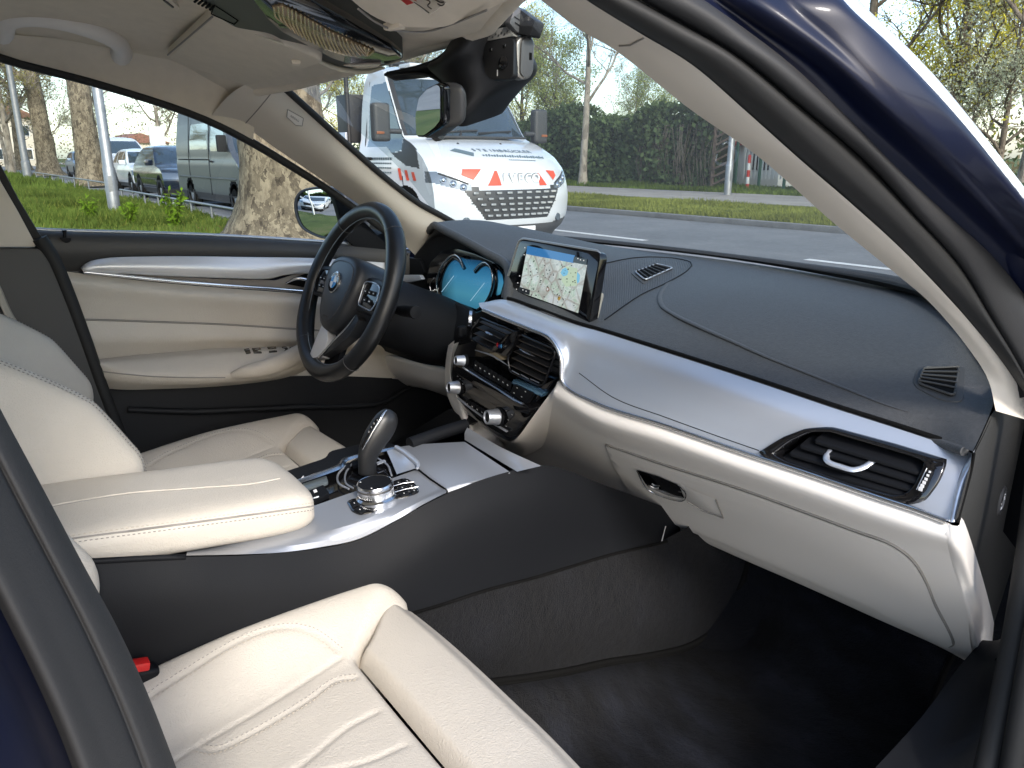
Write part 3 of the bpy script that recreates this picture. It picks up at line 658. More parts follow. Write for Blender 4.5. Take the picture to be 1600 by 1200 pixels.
# hazard wedge
wedge = prism('hazard_wedge', rpoly([PS(x, y, -0.004) for x, y in [(809, 516), (802, 540), (789, 557), (768, 549), (771, 541), (789, 524)]], 0.004), (0, 0.016, 0), GLOSS, stack, 0.003)
for (x, y), c in (((777, 539), (0.55, 0.02, 0.03)), ((780, 541), (0.02, 0.05, 0.25)), ((783, 541), (0.12, 0.40, 0.75))):
    a = Acc(); a.box(PS(x, y, -0.0052), (0.0013, 0, 0.002), (0, 0.0003, 0), (-0.001, 0, 0.0022)); a.done('emblem_stripe', mat('emblem_%d' % x, c, 0.3), stack)
text('emblem_letter', 'M', PS(788, 542, -0.0055), (1, 0, -0.15), (0, 0, 1), 0.010, CHROME, stack)
tube('display_chrome', [PS(x, y, -0.003) for x, y in [(742, 547), (770, 556), (795, 572)]], [0.0006, 0.002, 0.0006], ALUD, stack, 6, 14)
prism('clock_window', rpoly([PS(x, y, 0.0) for x, y in [(764, 551), (775, 551), (789, 562), (777, 563)]], 0.002), (0, 0.01, 0), mat('amber_glass', (0.30, 0.25, 0.16), 0.1), stack, 0.001)
for (x0, y0, x1, y1) in [(800, 573, 811, 579), (814, 579, 826, 586), (829, 586, 842, 592)]:
    tube('key_line', [PS(x0, y0 + 6, -0.001), PS(x1, y1 + 6, -0.001)], 0.0008, ALUD, stack, 5)
# start button with chrome ring, left of the vents
sb = PS(737, 498, -0.006); sx = PS(730, 506, 0.004)
lathe('start_button', [(0.0150, 0), (0.0150, 0.005), (0.0128, 0.006), (0.0115, 0.0035), (0, 0.0035)], sb, (-0.55, -0.8, 0.1), CHROME, stack, 28)
lathe('start_button_face', [(0.0114, 0.0036), (0.0105, 0.0046), (0, 0.0046)], sb, (-0.55, -0.8, 0.1), BPLAST, stack, 24)
rbox('side_switch', PS(722, 518, 0.016), (0.014, 0.02, 0.022), BPLAST, stack, 0.006, 3)

# ---- display on the dash
DPL = (0, 1, -0.2, 0.022)
def PDs(x, y, off=0.0): return P(x, y, pl=(0, 1, -0.2, 0.022 + off))
dq = [(813, 373), (939, 394), (921, 509), (784, 466)]
dn = Vector((0, 1, -0.2)).normalized()
disp = prism('display_screen', rpoly([PDs(*q) for q in dq], 0.012, 5), dn * 0.016, mat('screen_black', (0.004, 0.004, 0.005), 0.05, spec=0.6), CAR, 0.0012, 2, label='upright tablet-style display showing a map')
tube('display_rim', rpoly([PDs(*q, 0.004) for q in dq], 0.012, 5), 0.0034, mat('satin_grey', (0.33, 0.31, 0.29), 0.3, metal=0.7), disp, 8, 80, closed=True, along='lin')
# rear shell on the passenger side
shell = [PDs(938, 396, 0.016), PDs(936, 455, 0.016), PDs(921, 509, 0.016)]
prism('display_shell', rpoly([P(936, 455, pl=(0, 1, -0.2, 0.040)), P(944, 459, pl=(0, 1, -0.2, 0.040)), P(935, 497, pl=(0, 1, -0.2, 0.040)), P(927, 509, pl=(0, 1, -0.2, 0.040)), P(918, 508, pl=(0, 1, -0.2, 0.040))], 0.004), (-0.03, 0.012, 0), mat('pale_grey_plastic', (0.50, 0.48, 0.43), 0.5), disp, 0.003)
# map picture: emissive print built from a small procedural street map
def map_mat():
    b = NB('map_picture'); u = b.mapping((1, 1, 1))
    big = b.noise(22, 2, 0.5); rmp = b.ramp(big.outputs['Fac'], [(0.0, (0.36, 0.42, 0.40)), (0.48, (0.40, 0.45, 0.44)), (0.56, (0.34, 0.44, 0.36)), (0.72, (0.46, 0.50, 0.52))])
    v1 = b.n('ShaderNodeTexVoronoi', feature='DISTANCE_TO_EDGE'); v1.inputs['Scale'].default_value = 42; b.l(b.tc.outputs['Object'], v1.inputs['Vector'])
    v2 = b.n('ShaderNodeTexVoronoi', feature='DISTANCE_TO_EDGE'); v2.inputs['Scale'].default_value = 95; b.l(b.tc.outputs['Object'], v2.inputs['Vector'])
    m1 = b.ramp(v1.outputs['Distance'], [(0.0, (1, 1, 1)), (0.10, (0, 0, 0))]); m2 = b.ramp(v2.outputs['Distance'], [(0.0, (.8, .8, .8)), (0.09, (0, 0, 0))])
    x1 = b.n('ShaderNodeMixRGB'); b.l(m2.outputs[0], x1.inputs[0]); b.l(rmp.outputs[0], x1.inputs[1]); x1.inputs[2].default_value = (0.55, 0.58, 0.56, 1)
    x2 = b.n('ShaderNodeMixRGB'); b.l(m1.outputs[0], x2.inputs[0]); b.l(x1.outputs[0], x2.inputs[1]); x2.inputs[2].default_value = (0.30, 0.29, 0.27, 1)
    p = b.n('ShaderNodeBsdfPrincipled'); p.inputs['Base Color'].default_value = (0.01, 0.01, 0.01, 1); p.inputs['Roughness'].default_value = 0.06
    b.l(x2.outputs[0], p.inputs['Emission Color']); p.inputs['Emission Strength'].default_value = 0.36; b.l(p.outputs[0], b.out.inputs[0]); return b.m
MAPM = map_mat()
def lit(name, c, s=0.6): return mat(name, (0.01, 0.01, 0.01), 0.06, emit=c, estr=s * 0.55)
mp = prism('map_area', [PDs(x, y, -0.0006) for x, y in [(822, 396), (917, 414), (903, 489), (811, 456)]], dn * 0.0005, MAPM, disp, 0)
prism('sky_band', [PDs(x, y, -0.0012) for x, y in [(824, 384), (898, 399), (896, 411), (822, 397)]], dn * 0.0005, lit('map_sky_blue', (0.03, 0.15, 0.36), 0.7), disp, 0)
prism('menu_bar', [PDs(x, y, -0.0013) for x, y in [(897, 401), (917, 405), (916, 414), (895, 410)]], dn * 0.0005, lit('menu_dark', (0.02, 0.025, 0.03), 0.5), disp, 0)
prism('scale_box', [PDs(x, y, -0.0013) for x, y in [(811, 448), (828, 453), (827, 461), (809, 456)]], dn * 0.0005, lit('menu_dark', (0.02, 0.025, 0.03), 0.5), disp, 0)
lake = [(884, 418), (888, 424), (886, 430), (880, 432), (876, 427), (878, 421)]
prism('lake', [PDs(x, y, -0.0012) for x, y in lake], dn * 0.0004, lit('lake_blue', (0.14, 0.42, 0.62)), disp, 0)
prism('river', [PDs(x, y, -0.0012) for x, y in [(902, 425), (906, 430), (905, 440), (902, 443), (901, 436)]], dn * 0.0004, lit('lake_blue', (0.14, 0.42, 0.62)), disp, 0)
prism('park', [PDs(x, y, -0.0010) for x, y in [(884, 416), (902, 419), (901, 446), (884, 448), (877, 438)]], dn * 0.0004, lit('park_green', (0.42, 0.52, 0.36)), disp, 0)
a = Acc(); rd = random.Random(5)
for k in range(110):
    x = rd.uniform(822, 900); y = rd.uniform(404, 480)
    if not inside((x, y), [(822, 400), (914, 416), (902, 486), (812, 455)]): continue
    c = PDs(x, y, -0.0014); s_ = rd.uniform(0.0005, 0.0018); a.box(c, (s_, 0, 0), (0, 0.0002, 0), (s_ * .3, 0, rd.uniform(0.0003, 0.0011)))
a.done('map_marks', lit('map_mark', (0.05, 0.06, 0.07), 0.4), disp)
lathe('position_mark', [(0.004, 0), (0.004, 0.0006), (0, 0.0006)], PDs(856, 452, -0.0012), -dn, lit('pos_brown', (0.22, 0.13, 0.10)), disp, 20)
lathe('position_dot', [(0.0022, 0), (0.0022, 0.001), (0, 0.001)], PDs(856, 452, -0.0012), -dn, lit('pos_white', (0.6, 0.62, 0.62)), disp, 16)
prism('place_mark', [PDs(x, y, -0.0014) for x, y in [(872, 463), (876, 464), (875, 468), (873, 470), (871, 467)]], dn * 0.0003, lit('mark_ochre', (0.35, 0.22, 0.05)), disp, 0)
a = Acc()
for x, y in [(820, 387), (819, 398), (812, 431), (809, 442), (807, 452), (903, 404), (907, 406), (912, 407), (817, 453), (822, 455)]:
    a.box(PDs(x, y, -0.002), (0.0012, 0, 0), (0, 0.0002, 0), (0, 0, 0.0009))
a.done('menu_icons', lit('icon_white', (0.6, 0.6, 0.6), 0.7), disp)
# foot of the display
prism('display_foot', rpoly(PP([(783, 464), (924, 508), (934, 520), (905, 513), (840, 490), (782, 471)], Y=0.205), 0.004), (0, 0.03, 0), BPLAST, disp, 0.002)

# ---- instrument cluster under the hood
CY = 0.29
def PC(x, y, off=0.0): return P(x, y, Y=CY + off)
cl_o = [(664, 445), (672, 410), (690, 392), (712, 388), (740, 396), (772, 410), (792, 430), (800, 452), (790, 478), (770, 486), (744, 488), (715, 476), (680, 462)]
cluster = prism('instrument_cluster', rpoly([PC(x, y, 0.012) for x, y in cl_o], 0.01), (0, 0.01, 0), mat('cluster_black', (0.004, 0.005, 0.007), 0.12, spec=0.5), CAR, 0.002, label='digital instrument cluster behind the wheel with a painted blue sky reflection')
def clu_mat():  # dim display; the blue sky reflection is painted in as emission
    b = NB('cluster_sky_sheen'); sep = b.n('ShaderNodeSeparateXYZ'); b.l(b.tc.outputs['Generated'], sep.inputs[0])
    r_ = b.ramp(sep.outputs['Z'], [(0.0, (0.04, 0.20, 0.32)), (0.25, (0.07, 0.29, 0.42)), (0.6, (0.05, 0.25, 0.44)), (0.85, (0.025, 0.15, 0.30)), (1.0, (0.008, 0.05, 0.12))])
    r2 = b.ramp(sep.outputs['X'], [(0.0, (0.25, 0.25, 0.25)), (0.3, (0.9, 0.9, 0.9)), (1.0, (1, 1, 1))]); mx = b.n('ShaderNodeMixRGB', blend_type='MULTIPLY'); mx.inputs[0].default_value = 1
    b.l(r_.outputs[0], mx.inputs[1]); b.l(r2.outputs[0], mx.inputs[2]); p = b.n('ShaderNodeBsdfPrincipled'); p.inputs['Base Color'].default_value = (0.004, 0.006, 0.01, 1); p.inputs['Roughness'].default_value = 0.08
    b.l(mx.outputs[0], p.inputs['Emission Color']); p.inputs['Emission Strength'].default_value = 0.30; b.l(p.outputs[0], b.out.inputs[0]); return b.m
CLM = clu_mat()
sc_o = [(690, 462), (692, 430), (702, 412), (718, 402), (726, 405), (748, 407), (762, 412), (768, 430), (768, 448), (762, 464), (752, 478), (744, 483), (715, 472)]
prism('cluster_screen', rpoly([PC(x, y, 0.008) for x, y in sc_o], 0.006), (0, 0.003, 0), CLM, cluster, 0)
prism('side_screen', rpoly([PC(x, y, 0.008) for x, y in [(777, 421), (783, 430), (785, 442), (780, 460), (775, 462), (779, 440)]], 0.003), (0, 0.003, 0), CLM, cluster, 0)
tube('gauge_ring', [PC(x, y, -0.004) for x, y in [(683, 458), (682, 440), (686, 424), (694, 410), (705, 400), (713, 399), (720, 406), (724, 419)]], 0.0022, CHROME, cluster, 8, 40)
tube('gauge_ring', [PC(x, y, -0.004) for x, y in [(741, 423), (750, 413), (758, 410), (765, 416), (769, 428), (769, 446), (763, 464), (754, 477), (745, 484)]], 0.0020, CHROME, cluster, 8, 40)
tube('gauge_shade', [PC(x, y, 0.003) for x, y in [(688, 457), (689, 438), (698, 415), (710, 404), (719, 408), (726, 420)]], 0.0042, GLOSS, cluster, 8, 30)
tube('gauge_shade', [PC(x, y, 0.003) for x, y in [(743, 425), (754, 415), (763, 414), (773, 426), (775, 446), (770, 464)]], 0.0042, GLOSS, cluster, 8, 30)
tube('small_ring', [PC(x, y, -0.002) for x, y in [(673, 454), (672, 444), (679, 434)]], 0.0012, CHROME, cluster, 6, 12)
for p0, p1 in [((690, 456), (709, 431)), ((735, 470), (757, 442))]:
    tube('needle', [PC(*p0, 0.004), PC(*p1, 0.004)], 0.0008, lit('needle_pale', (0.25, 0.42, 0.55), 0.7), cluster, 5)
# binnacle: dark tunnel from the hood lip back to the cluster
lipc = sp([p + Vector((0, 0.012, -0.010)) for p in roll[9:16]][::-1], 30)
back = sp([PC(x, y, 0.03) for x, y in [(630, 430), (650, 400), (680, 375), (720, 372), (770, 395), (812, 430)]], 30)
bot1 = sp([PC(x, y, 0.028) for x, y in [(628, 470), (660, 470), (700, 485), (740, 500), (770, 496), (806, 466)]], 30)
loft('binnacle', [lipc, [a_.lerp(b_, .5) for a_, b_ in zip(lipc, back)], back, [a_.lerp(b_, .5) for a_, b_ in zip(back, bot1)], bot1], mat('binnacle_black', (0.010, 0.010, 0.011), 0.7, spec=0.2), CAR, nu=40, nv=20)
# lower edge moulding of the binnacle, silver inlay on the driver's side, small vent line
tube('binnacle_edge', PP([(640, 452), (668, 458), (700, 470), (735, 488), (760, 500)], Y=0.235), 0.007, BPLAST, CAR, 8, 30)
prism('driver_trim', rpoly(PP([(598, 430), (655, 430), (659, 437), (640, 441), (598, 440)], Y=0.27), 0.004), (0, 0.01, 0), ALU, CAR, 0.002)
prism('driver_vent_panel', rpoly(PP([(585, 380), (610, 400), (655, 405), (664, 428), (600, 432), (580, 425)], Y=0.31), 0.008), (0, 0.02, 0), BPLAST, CAR, 0.003)
tube('driver_vent_line', PP([(622, 404), (637, 398)], Y=0.305), 0.0022, CHROME, CAR, 6, 6)
# black lower dash on the driver's side and cream knee panel
lk = [PP([(585, 440), (640, 450), (700, 470), (745, 492)], Y=0.225), PP([(580, 480), (640, 492), (690, 510), (735, 520)], Y=0.20), PP([(575, 525), (630, 540), (680, 552), (706, 552)], Y=0.205), PP([(560, 530), (610, 552), (660, 568), (702, 574)], Y=0.23)]
lowb = loft('lower_column_panel', lk, BPLAST, CAR, nu=30, nv=24, label='black panel under the steering column')
a = Acc()
for x, y, s_ in [(659, 538, 0.002), (671, 542, 0.0034), (680, 544, 0.002)]: a.box(P(x, y, Y=0.194), (s_, 0, -0.0003), (0, 0.0005, 0), (0.0006, 0, 0.0016))
a.done('panel_marks', WHITEPRINT, lowb)
kn = [PP([(540, 540), (600, 556), (660, 570), (704, 580)], Y=0.235), PP([(500, 570), (590, 576), (660, 592), (704, 604)], Y=0.25), PP([(480, 594), (590, 600), (660, 607), (706, 622)], Y=0.30)]
loft('knee_panel', kn, CREAMP, CAR, nu=24, nv=12, thick=0.01, label='cream knee panel')

# ---- steering wheel
WC = P(543, 455, Y=0.0); TL = math.radians(24)
wz = Vector((0, -math.cos(TL), math.sin(TL))); wx = Vector((1, 0, 0)); wy = wz.cross(wx).normalized()      # wz towards the driver, wy up in the wheel plane
if wy.z < 0: wy = -wy
def W(a, b, c=0.0): return WC + wx * a + wy * b + wz * c
RR = 0.1665
rimp = [W(RR * math.cos(t), RR * math.sin(t)) for t in np.linspace(0, 2 * math.pi, 97)[:-1]]
rr_ = [0.0166 + 0.0022 * max(0, math.cos(2 * (t - math.radians(35)))) ** 4 for t in np.linspace(0, 2 * math.pi, 97)[:-1]]
v, f = tube_geo(rimp, rr_, 20, True)
# closed tube frames drift a little: rebuild with a fixed up vector
v, f = tube_geo(rimp, rr_, 20, True, 1.0, wz)
SW = obj('steering_wheel', mesh('steering_wheel', v, f, True), BLEATH, CAR, 'black leather steering wheel with a round emblem')
for t in (math.radians(50), math.radians(130), math.radians(228), math.radians(312)):
    c = W(RR * math.cos(t), RR * math.sin(t)); tx = W(math.cos(t), math.sin(t)) - WC
    tube('rim_seam', [c + tx * (0.0176 * math.cos(q)) + wz * (0.0176 * math.sin(q)) for q in np.linspace(0, 2 * math.pi, 25)[:-1]], 0.0008, mat('dark_thread', (0.06, 0.06, 0.062), 0.7), SW, 5, closed=True)
tube('rim_thread', [W((RR - 0.0170) * math.cos(t), (RR - 0.0170) * math.sin(t), 0.004) for t in np.linspace(0, 2 * math.pi, 121)[:-1]], 0.0008, mat('blue_grey_thread', (0.22, 0.26, 0.30), 0.7), SW, 5, closed=True)
# hub: airbag cover
hub2 = [(-0.062, 0.050), (-0.040, 0.062), (0.0, 0.066), (0.040, 0.062), (0.062, 0.050), (0.070, 0.020), (0.062, -0.020), (0.048, -0.055), (0.024, -0.080), (0.0, -0.086), (-0.024, -0.080), (-0.048, -0.055), (-0.062, -0.020), (-0.070, 0.020)]
ho = sp([W(a_, b_, 0) for a_, b_ in hub2], 60, True)
def ring_at(s_, c): return [WC + (p - WC) * s_ + wz * c for p in ho]
HUBM = mat('airbag_cover', (0.022, 0.024, 0.028), 0.42, spec=0.5, bump=('noise', 1200, 0.15, 0.0006))
loft('hub', [ring_at(1.0, -0.045), ring_at(1.02, -0.01), ring_at(1.0, 0.012), ring_at(0.94, 0.022), ring_at(0.7, 0.027), ring_at(0.35, 0.030), ring_at(0.01, 0.031)], HUBM, SW, nu=60, nv=24, cu=True, along='lin')
tube('hub_seam', [p for p in ring_at(0.80, 0.0262)], 0.0007, SEAMD if False else mat('dark_thread', (0.06, 0.06, 0.062), 0.7), SW, 5, closed=True)
# emblem: ring and four quarter fields
eo = W(0, 0.008, 0.0305)
lathe('emblem', [(0.0215, -0.004), (0.0215, 0.002), (0.020, 0.0032), (0, 0.0032)], eo, wz, CHROME, SW, 40)
lathe('emblem_ring', [(0.0195, 0.003), (0.0195, 0.0036), (0, 0.0036)], eo, wz, GLOSS, SW, 40)
for q in range(4):
    pts = [eo + wz * 0.0038] + [eo + wz * 0.0038 + wx * (0.0125 * math.cos(t)) + wy * (0.0125 * math.sin(t)) for t in np.linspace(q * math.pi / 2, (q + 1) * math.pi / 2, 9)]
    prism('emblem_field', pts, wz * 0.0004, mat('emblem_blue', (0.03, 0.25, 0.60), 0.25) if q % 2 else mat('emblem_white', (0.8, 0.82, 0.84), 0.25), SW, 0)
for i, ch in enumerate('BMW'):
    t = math.radians(125 - 35 * i); c = eo + wz * 0.0040 + wx * (0.016 * math.cos(t)) + wy * (0.016 * math.sin(t))
    text('emblem_letter', ch, c, wx * math.sin(t) - wy * math.cos(t), wx * math.cos(t) + wy * math.sin(t), 0.0065, WHITEPRINT, SW)
# spokes left and right with switch fields, split lower spoke
for s in (-1, 1):
    q = [(0.060 * s, 0.036), (0.100 * s, 0.040), (0.150 * s, 0.036), (0.158 * s, 0.0), (0.152 * s, -0.030), (0.115 * s, -0.026), (0.060 * s, -0.030)]
    prism('spoke', rpoly([W(a_, b_, 0.002) for a_, b_ in q], 0.012), wz * -0.03, HUBM, SW, 0.005, 3)
    q2 = [(0.072 * s, 0.028), (0.112 * s, 0.030), (0.138 * s, 0.024), (0.142 * s, -0.002), (0.132 * s, -0.022), (0.100 * s, -0.020), (0.074 * s, -0.018)]
    pad_ = prism('switch_field', rpoly([W(a_, b_, 0.006) for a_, b_ in q2], 0.008), wz * -0.006, GLOSS, SW, 0.002)
    tube('switch_rim', rpoly([W(a_, b_, 0.007) for a_, b_ in q2], 0.008), 0.0012, ALU if s > 0 else BPLAST, SW, 6, 50, closed=True, along='lin')
    for (a_, b_, w_, h_) in [(0.088, 0.010, .012, .009), (0.105, 0.010, .012, .009), (0.122, 0.010, .012, .009), (0.096, -0.006, .014, .008), (0.116, -0.006, .014, .008)]:
        c = W(a_ * s, b_, 0.0068)
        bb = rbox('switch', c, (w_, h_, 0.003), BPLAST, SW, 0.0012, 2, Matrix((wx, wy, wz)).transposed())
        mk = Acc(); mk.box(c + wz * 0.0017, wx * 0.0025, wz * 0.0002, wy * 0.0009); mk.done('switch_mark', WHITEPRINT, SW)
WPL = (wz.x, wz.y, wz.z, wz.dot(WC))
def WP(x, y, c=0.0): return P(x, y, pl=(WPL[0], WPL[1], WPL[2], WPL[3] + c))
prism('lower_spoke', rpoly([WP(x, y, 0.008) for x, y in [(503, 506), (511, 517), (512, 530), (506, 547), (501, 557), (486, 560), (484, 553), (493, 530)]], 0.004), wz * -0.02, SILVP, SW, 0.003, 2)
prism('lower_spoke', rpoly([WP(x, y, 0.004) for x, y in [(556, 490), (560, 500), (545, 526), (522, 545), (500, 559), (498, 556), (520, 534), (540, 512)]], 0.003), wz * -0.02, HUBM, SW, 0.003, 2)
tube('spoke_trim', [WP(x, y, 0.010) for x, y in [(555, 494), (541, 513), (522, 532), (508, 548), (499, 558)]], [0.0012, 0.0022, 0.0026, 0.0026, 0.003], CHROME, SW, 8, 30)
prism('spoke_back', rpoly([W(a_, b_, -0.014) for a_, b_ in [(-0.030, -0.06), (0.03, -0.06), (0.026, -0.155), (-0.026, -0.155)]], 0.006), wz * -0.012, BPLAST, SW, 0.003)
text('airbag_word', 'AIRBAG', W(0.0, -0.060, 0.0275), wx, wy, 0.007, mat('dark_print', (0.05, 0.05, 0.05), 0.5), SW)
# column shroud and stalks
lathe('steering_column', [(0.030, -0.02), (0.062, -0.055), (0.070, -0.10), (0.072, -0.20), (0.07, -0.28)], W(0, -0.012, 0.0), wz, BPLAST, CAR, 32)
COLM = bpy.data.objects['steering_column']
tube('paddle', [W(-0.10, 0.05, -0.05), W(-0.14, 0.04, -0.05)], 0.01, BPLAST, COLM, 8)
st = [W(0.05, -0.005, -0.075), W(0.10, -0.002, -0.070), W(0.150, 0.002, -0.062), W(0.168, 0.003, -0.060)]
tube('stalk', st, [0.007, 0.008, 0.0105, 0.0115, 0.0105], BPLAST, COLM, 12, 24)
lathe('stalk_end', [(0.0118, -0.012), (0.0125, 0.0), (0.0115, 0.004), (0, 0.005)], st[-1], st[-1] - st[-2], BPLAST, COLM, 20)
tube('stalk', [W(-0.05, 0.0, -0.075), W(-0.15, 0.01, -0.065)], [0.007, 0.008, 0.0105], BPLAST, COLM, 10, 12)
# ---- centre console
def PT(x, y, off=0.0): return P(x, y, pl=(0, -0.06, 1, 0.709 + off))
band_t = [PT(x, y, o_) for x, y, o_ in [(292, 859, 0.012), (380, 851, 0.010), (440, 845, 0.003), (500, 834, -0.002), (545, 820, -0.002), (590, 803, 0.0), (640, 783, 0.0), (696, 761, 0.001)]]
band_b = [P(x, y, X=q) for x, y, q in [(291, 868, 0.118), (380, 866, 0.120), (440, 863, 0.121), (500, 855, 0.122), (560, 842, 0.126), (620, 812, 0.129), (665, 786, 0.131), (697, 770, 0.132)]]
bandm = [a_.lerp(b_, .5) + Vector((0.003, 0, 0.001)) for a_, b_ in zip(band_t, band_b)]
plate_l = [P(x, y, pl=(0, -0.06, 1, 0.709)) for x, y in [(300, 842), (380, 815), (450, 803), (494, 789), (528, 777), (560, 766), (611, 748), (652, 733)]]
console = loft('centre_console', [plate_l, [a_.lerp(b_, .5) for a_, b_ in zip(plate_l, band_t)], band_t, bandm, band_b], ALUD, CAR, nu=60, nv=24, across='lin', label='satin silver centre console')
for o_ in [console]:
    o_.data.set_sharp_from_angle(angle=math.radians(25))
# far side of the console plate and gear well
far_o = [PT(x, y, 0.0) for x, y in [(440, 757), (500, 736), (527, 726), (535, 716), (561, 709), (600, 700), (620, 697)]]
far_i = [PT(x, y, 0.0) for x, y in [(455, 760), (508, 742), (535, 731), (544, 720), (563, 714), (603, 705), (621, 702)]]
loft('console_rail', [far_o, [a_.lerp(b_, .5) + Vector((0, 0, 0.003)) for a_, b_ in zip(far_o, far_i)], far_i], CHROME, console, nu=40, nv=7)
far_x = [p + Vector((-0.05, 0.0, -0.004)) for p in far_o]
fp = loft('console_far_plate', [far_x, far_o], BPLAST, console, nu=30, nv=4)
tube('switch_symbol', [PT(x, y, 0.002) for x, y in [(471, 748), (474, 744)]], 0.001, WHITEPRINT, console, 5)
well = [PT(x, y, -0.012) for x, y in [(430, 770), (455, 758), (536, 728), (563, 712), (603, 703), (625, 728), (618, 744), (560, 768), (494, 790), (440, 805)]]
prism('gear_well', rpoly(well, 0.006), (0, 0, -0.02), GLOSS, console, 0.001)
# park brake block, lens of dark trim, bowl ribs of the gear gate
prism('brake_switch', rpoly([PT(x, y, -0.002) for x, y in [(474, 770), (505, 757), (515, 770), (486, 785)]], 0.004), (0, 0, -0.008), BPLAST, console, 0.002)
prism('brake_symbol', [PT(x, y, 0.0008) for x, y in [(489, 766), (494, 764), (496, 768), (491, 770)]], (0, 0, -0.0005), WHITEPRINT, console, 0)
tube('switch_frame', [PT(x, y, 0.0) for x, y in [(474, 766), (485, 780), (498, 776)]], 0.0012, ALU, console, 6)
prism('auto_switch', rpoly([PT(x, y, -0.004) for x, y in [(455, 761), (510, 743), (513, 752), (466, 768)]], 0.003), (0, 0, -0.006), mat('brushed_dark', (0.20, 0.24, 0.26), 0.3, metal=0.6), console, 0.001)
gate = [(540, 728), (528, 742), (530, 756), (545, 764)]
tube('gate_ring', [PT(x, y, -0.004) for x, y in gate], 0.0018, ALUD, console, 6, 16)
tube('gate_ring', [PT(x, y, -0.006) for x, y in [(552, 722), (540, 740), (541, 756), (552, 763)]], 0.0016, ALUD, console, 6, 16)
tube('gate_ring', [PT(x, y, -0.004) for x, y in [(590, 716), (605, 726), (612, 743)]], 0.0016, ALUD, console, 6, 16)
prism('gate_light', [PT(x, y, -0.003) for x, y in [(588, 722), (600, 718), (603, 720), (590, 725)]], (0, 0, -0.002), ALU, console, 0)
for q in ([(536, 726), (545, 722), (548, 728), (539, 733)], [(549, 722), (558, 718), (560, 724), (552, 728)]):
    prism('button', rpoly([PT(x, y, -0.003) for x, y in q], 0.002), (0, 0, -0.006), BPLAST, console, 0.001)
# blue-grey tray edge with a raised lip
loft('tray_ramp', [[PT(604, 704, 0.0), PT(612, 722, -0.002), PT(620, 741, 0.0)], [PT(612, 702, 0.004), PT(624, 718, 0.004), PT(636, 736, 0.004)], [PT(619, 700, 0.010), PT(634, 714, 0.010), PT(652, 731, 0.006)]], ALU, console, nu=14, nv=10)
tube('tray_lip', [PT(x, y, 0.010) for x, y in [(619, 699), (630, 706), (643, 716), (653, 726), (652, 732)]], [0.004, 0.0055, 0.0055, 0.005, 0.002], ALU, console, 10, 24)
# roller lid over the tray and the silver sill in front of it
lid2 = [PT(x, y, 0.001) for x, y in [(618, 699), (650, 694), (726, 690), (798, 738), (760, 747), (700, 762), (697, 764), (672, 748), (653, 733)]]
prism('tray_lid', rpoly(lid2, 0.002, 2), (0, 0, -0.004), ALUD, console, 0.001)
tube('lid_joint', [PT(x, y, 0.0025) for x, y in [(653, 733), (672, 748), (697, 765), (698, 770)]], 0.0014, DARK, console, 6)
tube('lid_edge', [PT(x, y, -0.002) for x, y in [(698, 767), (715, 761), (740, 752)]], 0.005, SILVP, console, 8, 12, flat=0.6)
sill = [[PT(726, 687, 0.002), PT(770, 714, 0.002), PT(808, 737, 0.002)], [PT(726, 677, 0.012), PT(775, 706, 0.012), PT(824, 733, 0.010)], [PT(730, 668, 0.022), PT(785, 700, 0.022), PT(846, 728, 0.016)]]
loft('tray_sill', sill, ALUD, console, nu=20, nv=10)
prism('tray_wall', PP([(600, 700), (650, 688), (725, 668), (740, 660), (700, 640)], Y=0.16), (0, 0.02, 0), BPLAST, console, 0)
tube('tray_dark_edge', [PT(x, y, 0.004) for x, y in [(640, 694), (690, 676), (728, 664)]], 0.012, BPLAST, console, 8, 10)
# black side panel towards the passenger
ct = [P(x, y, X=q) for x, y, q in [(100, 880, 0.110), (200, 874, 0.112), (290, 870, 0.117), (380, 868, 0.119), (500, 857, 0.121), (560, 844, 0.125), (620, 814, 0.128), (665, 788, 0.130), (725, 760, 0.131), (780, 741, 0.131), (850, 727, 0.132), (950, 760, 0.134), (1060, 800, 0.134)]]
cm = [Vector((q, p.y, p.z - 0.05)) for p, q in zip(ct, [0.128, 0.130, 0.135, 0.138, 0.141, 0.145, 0.148, 0.150, 0.151, 0.151, 0.150, 0.146, 0.142])]
cb2 = [P(x, y, X=q) for x, y, q in [(60, 1130, 0.13), (180, 1090, 0.135), (300, 1060, 0.14), (400, 1030, 0.145), (520, 990, 0.15), (600, 970, 0.155), (680, 948, 0.16), (760, 922, 0.163), (830, 904, 0.164), (890, 886, 0.165), (950, 868, 0.165), (1000, 856, 0.163), (1042, 846, 0.160)]]
side = loft('console_side', [ct, cm, cb2], BPLAST, CAR, nu=60, nv=30, label='black flank of the centre console')
tube('console_side_top', ct[:3] , 0.004, BPLAST, side, 6, 10)
tube('side_edge', cb2, 0.003, DARK, side, 6, 40)
tube('side_joint', [P(1040, 822, X=0.150), P(1034, 846, X=0.160)], 0.0012, mat('grey_print', (0.35, 0.35, 0.35), 0.5), side, 5)
# box under the armrest
rbox('console_box', (-0.008, -0.66, 0.585), (0.215, 0.64, 0.20), BPLAST, side, 0.02, 3)

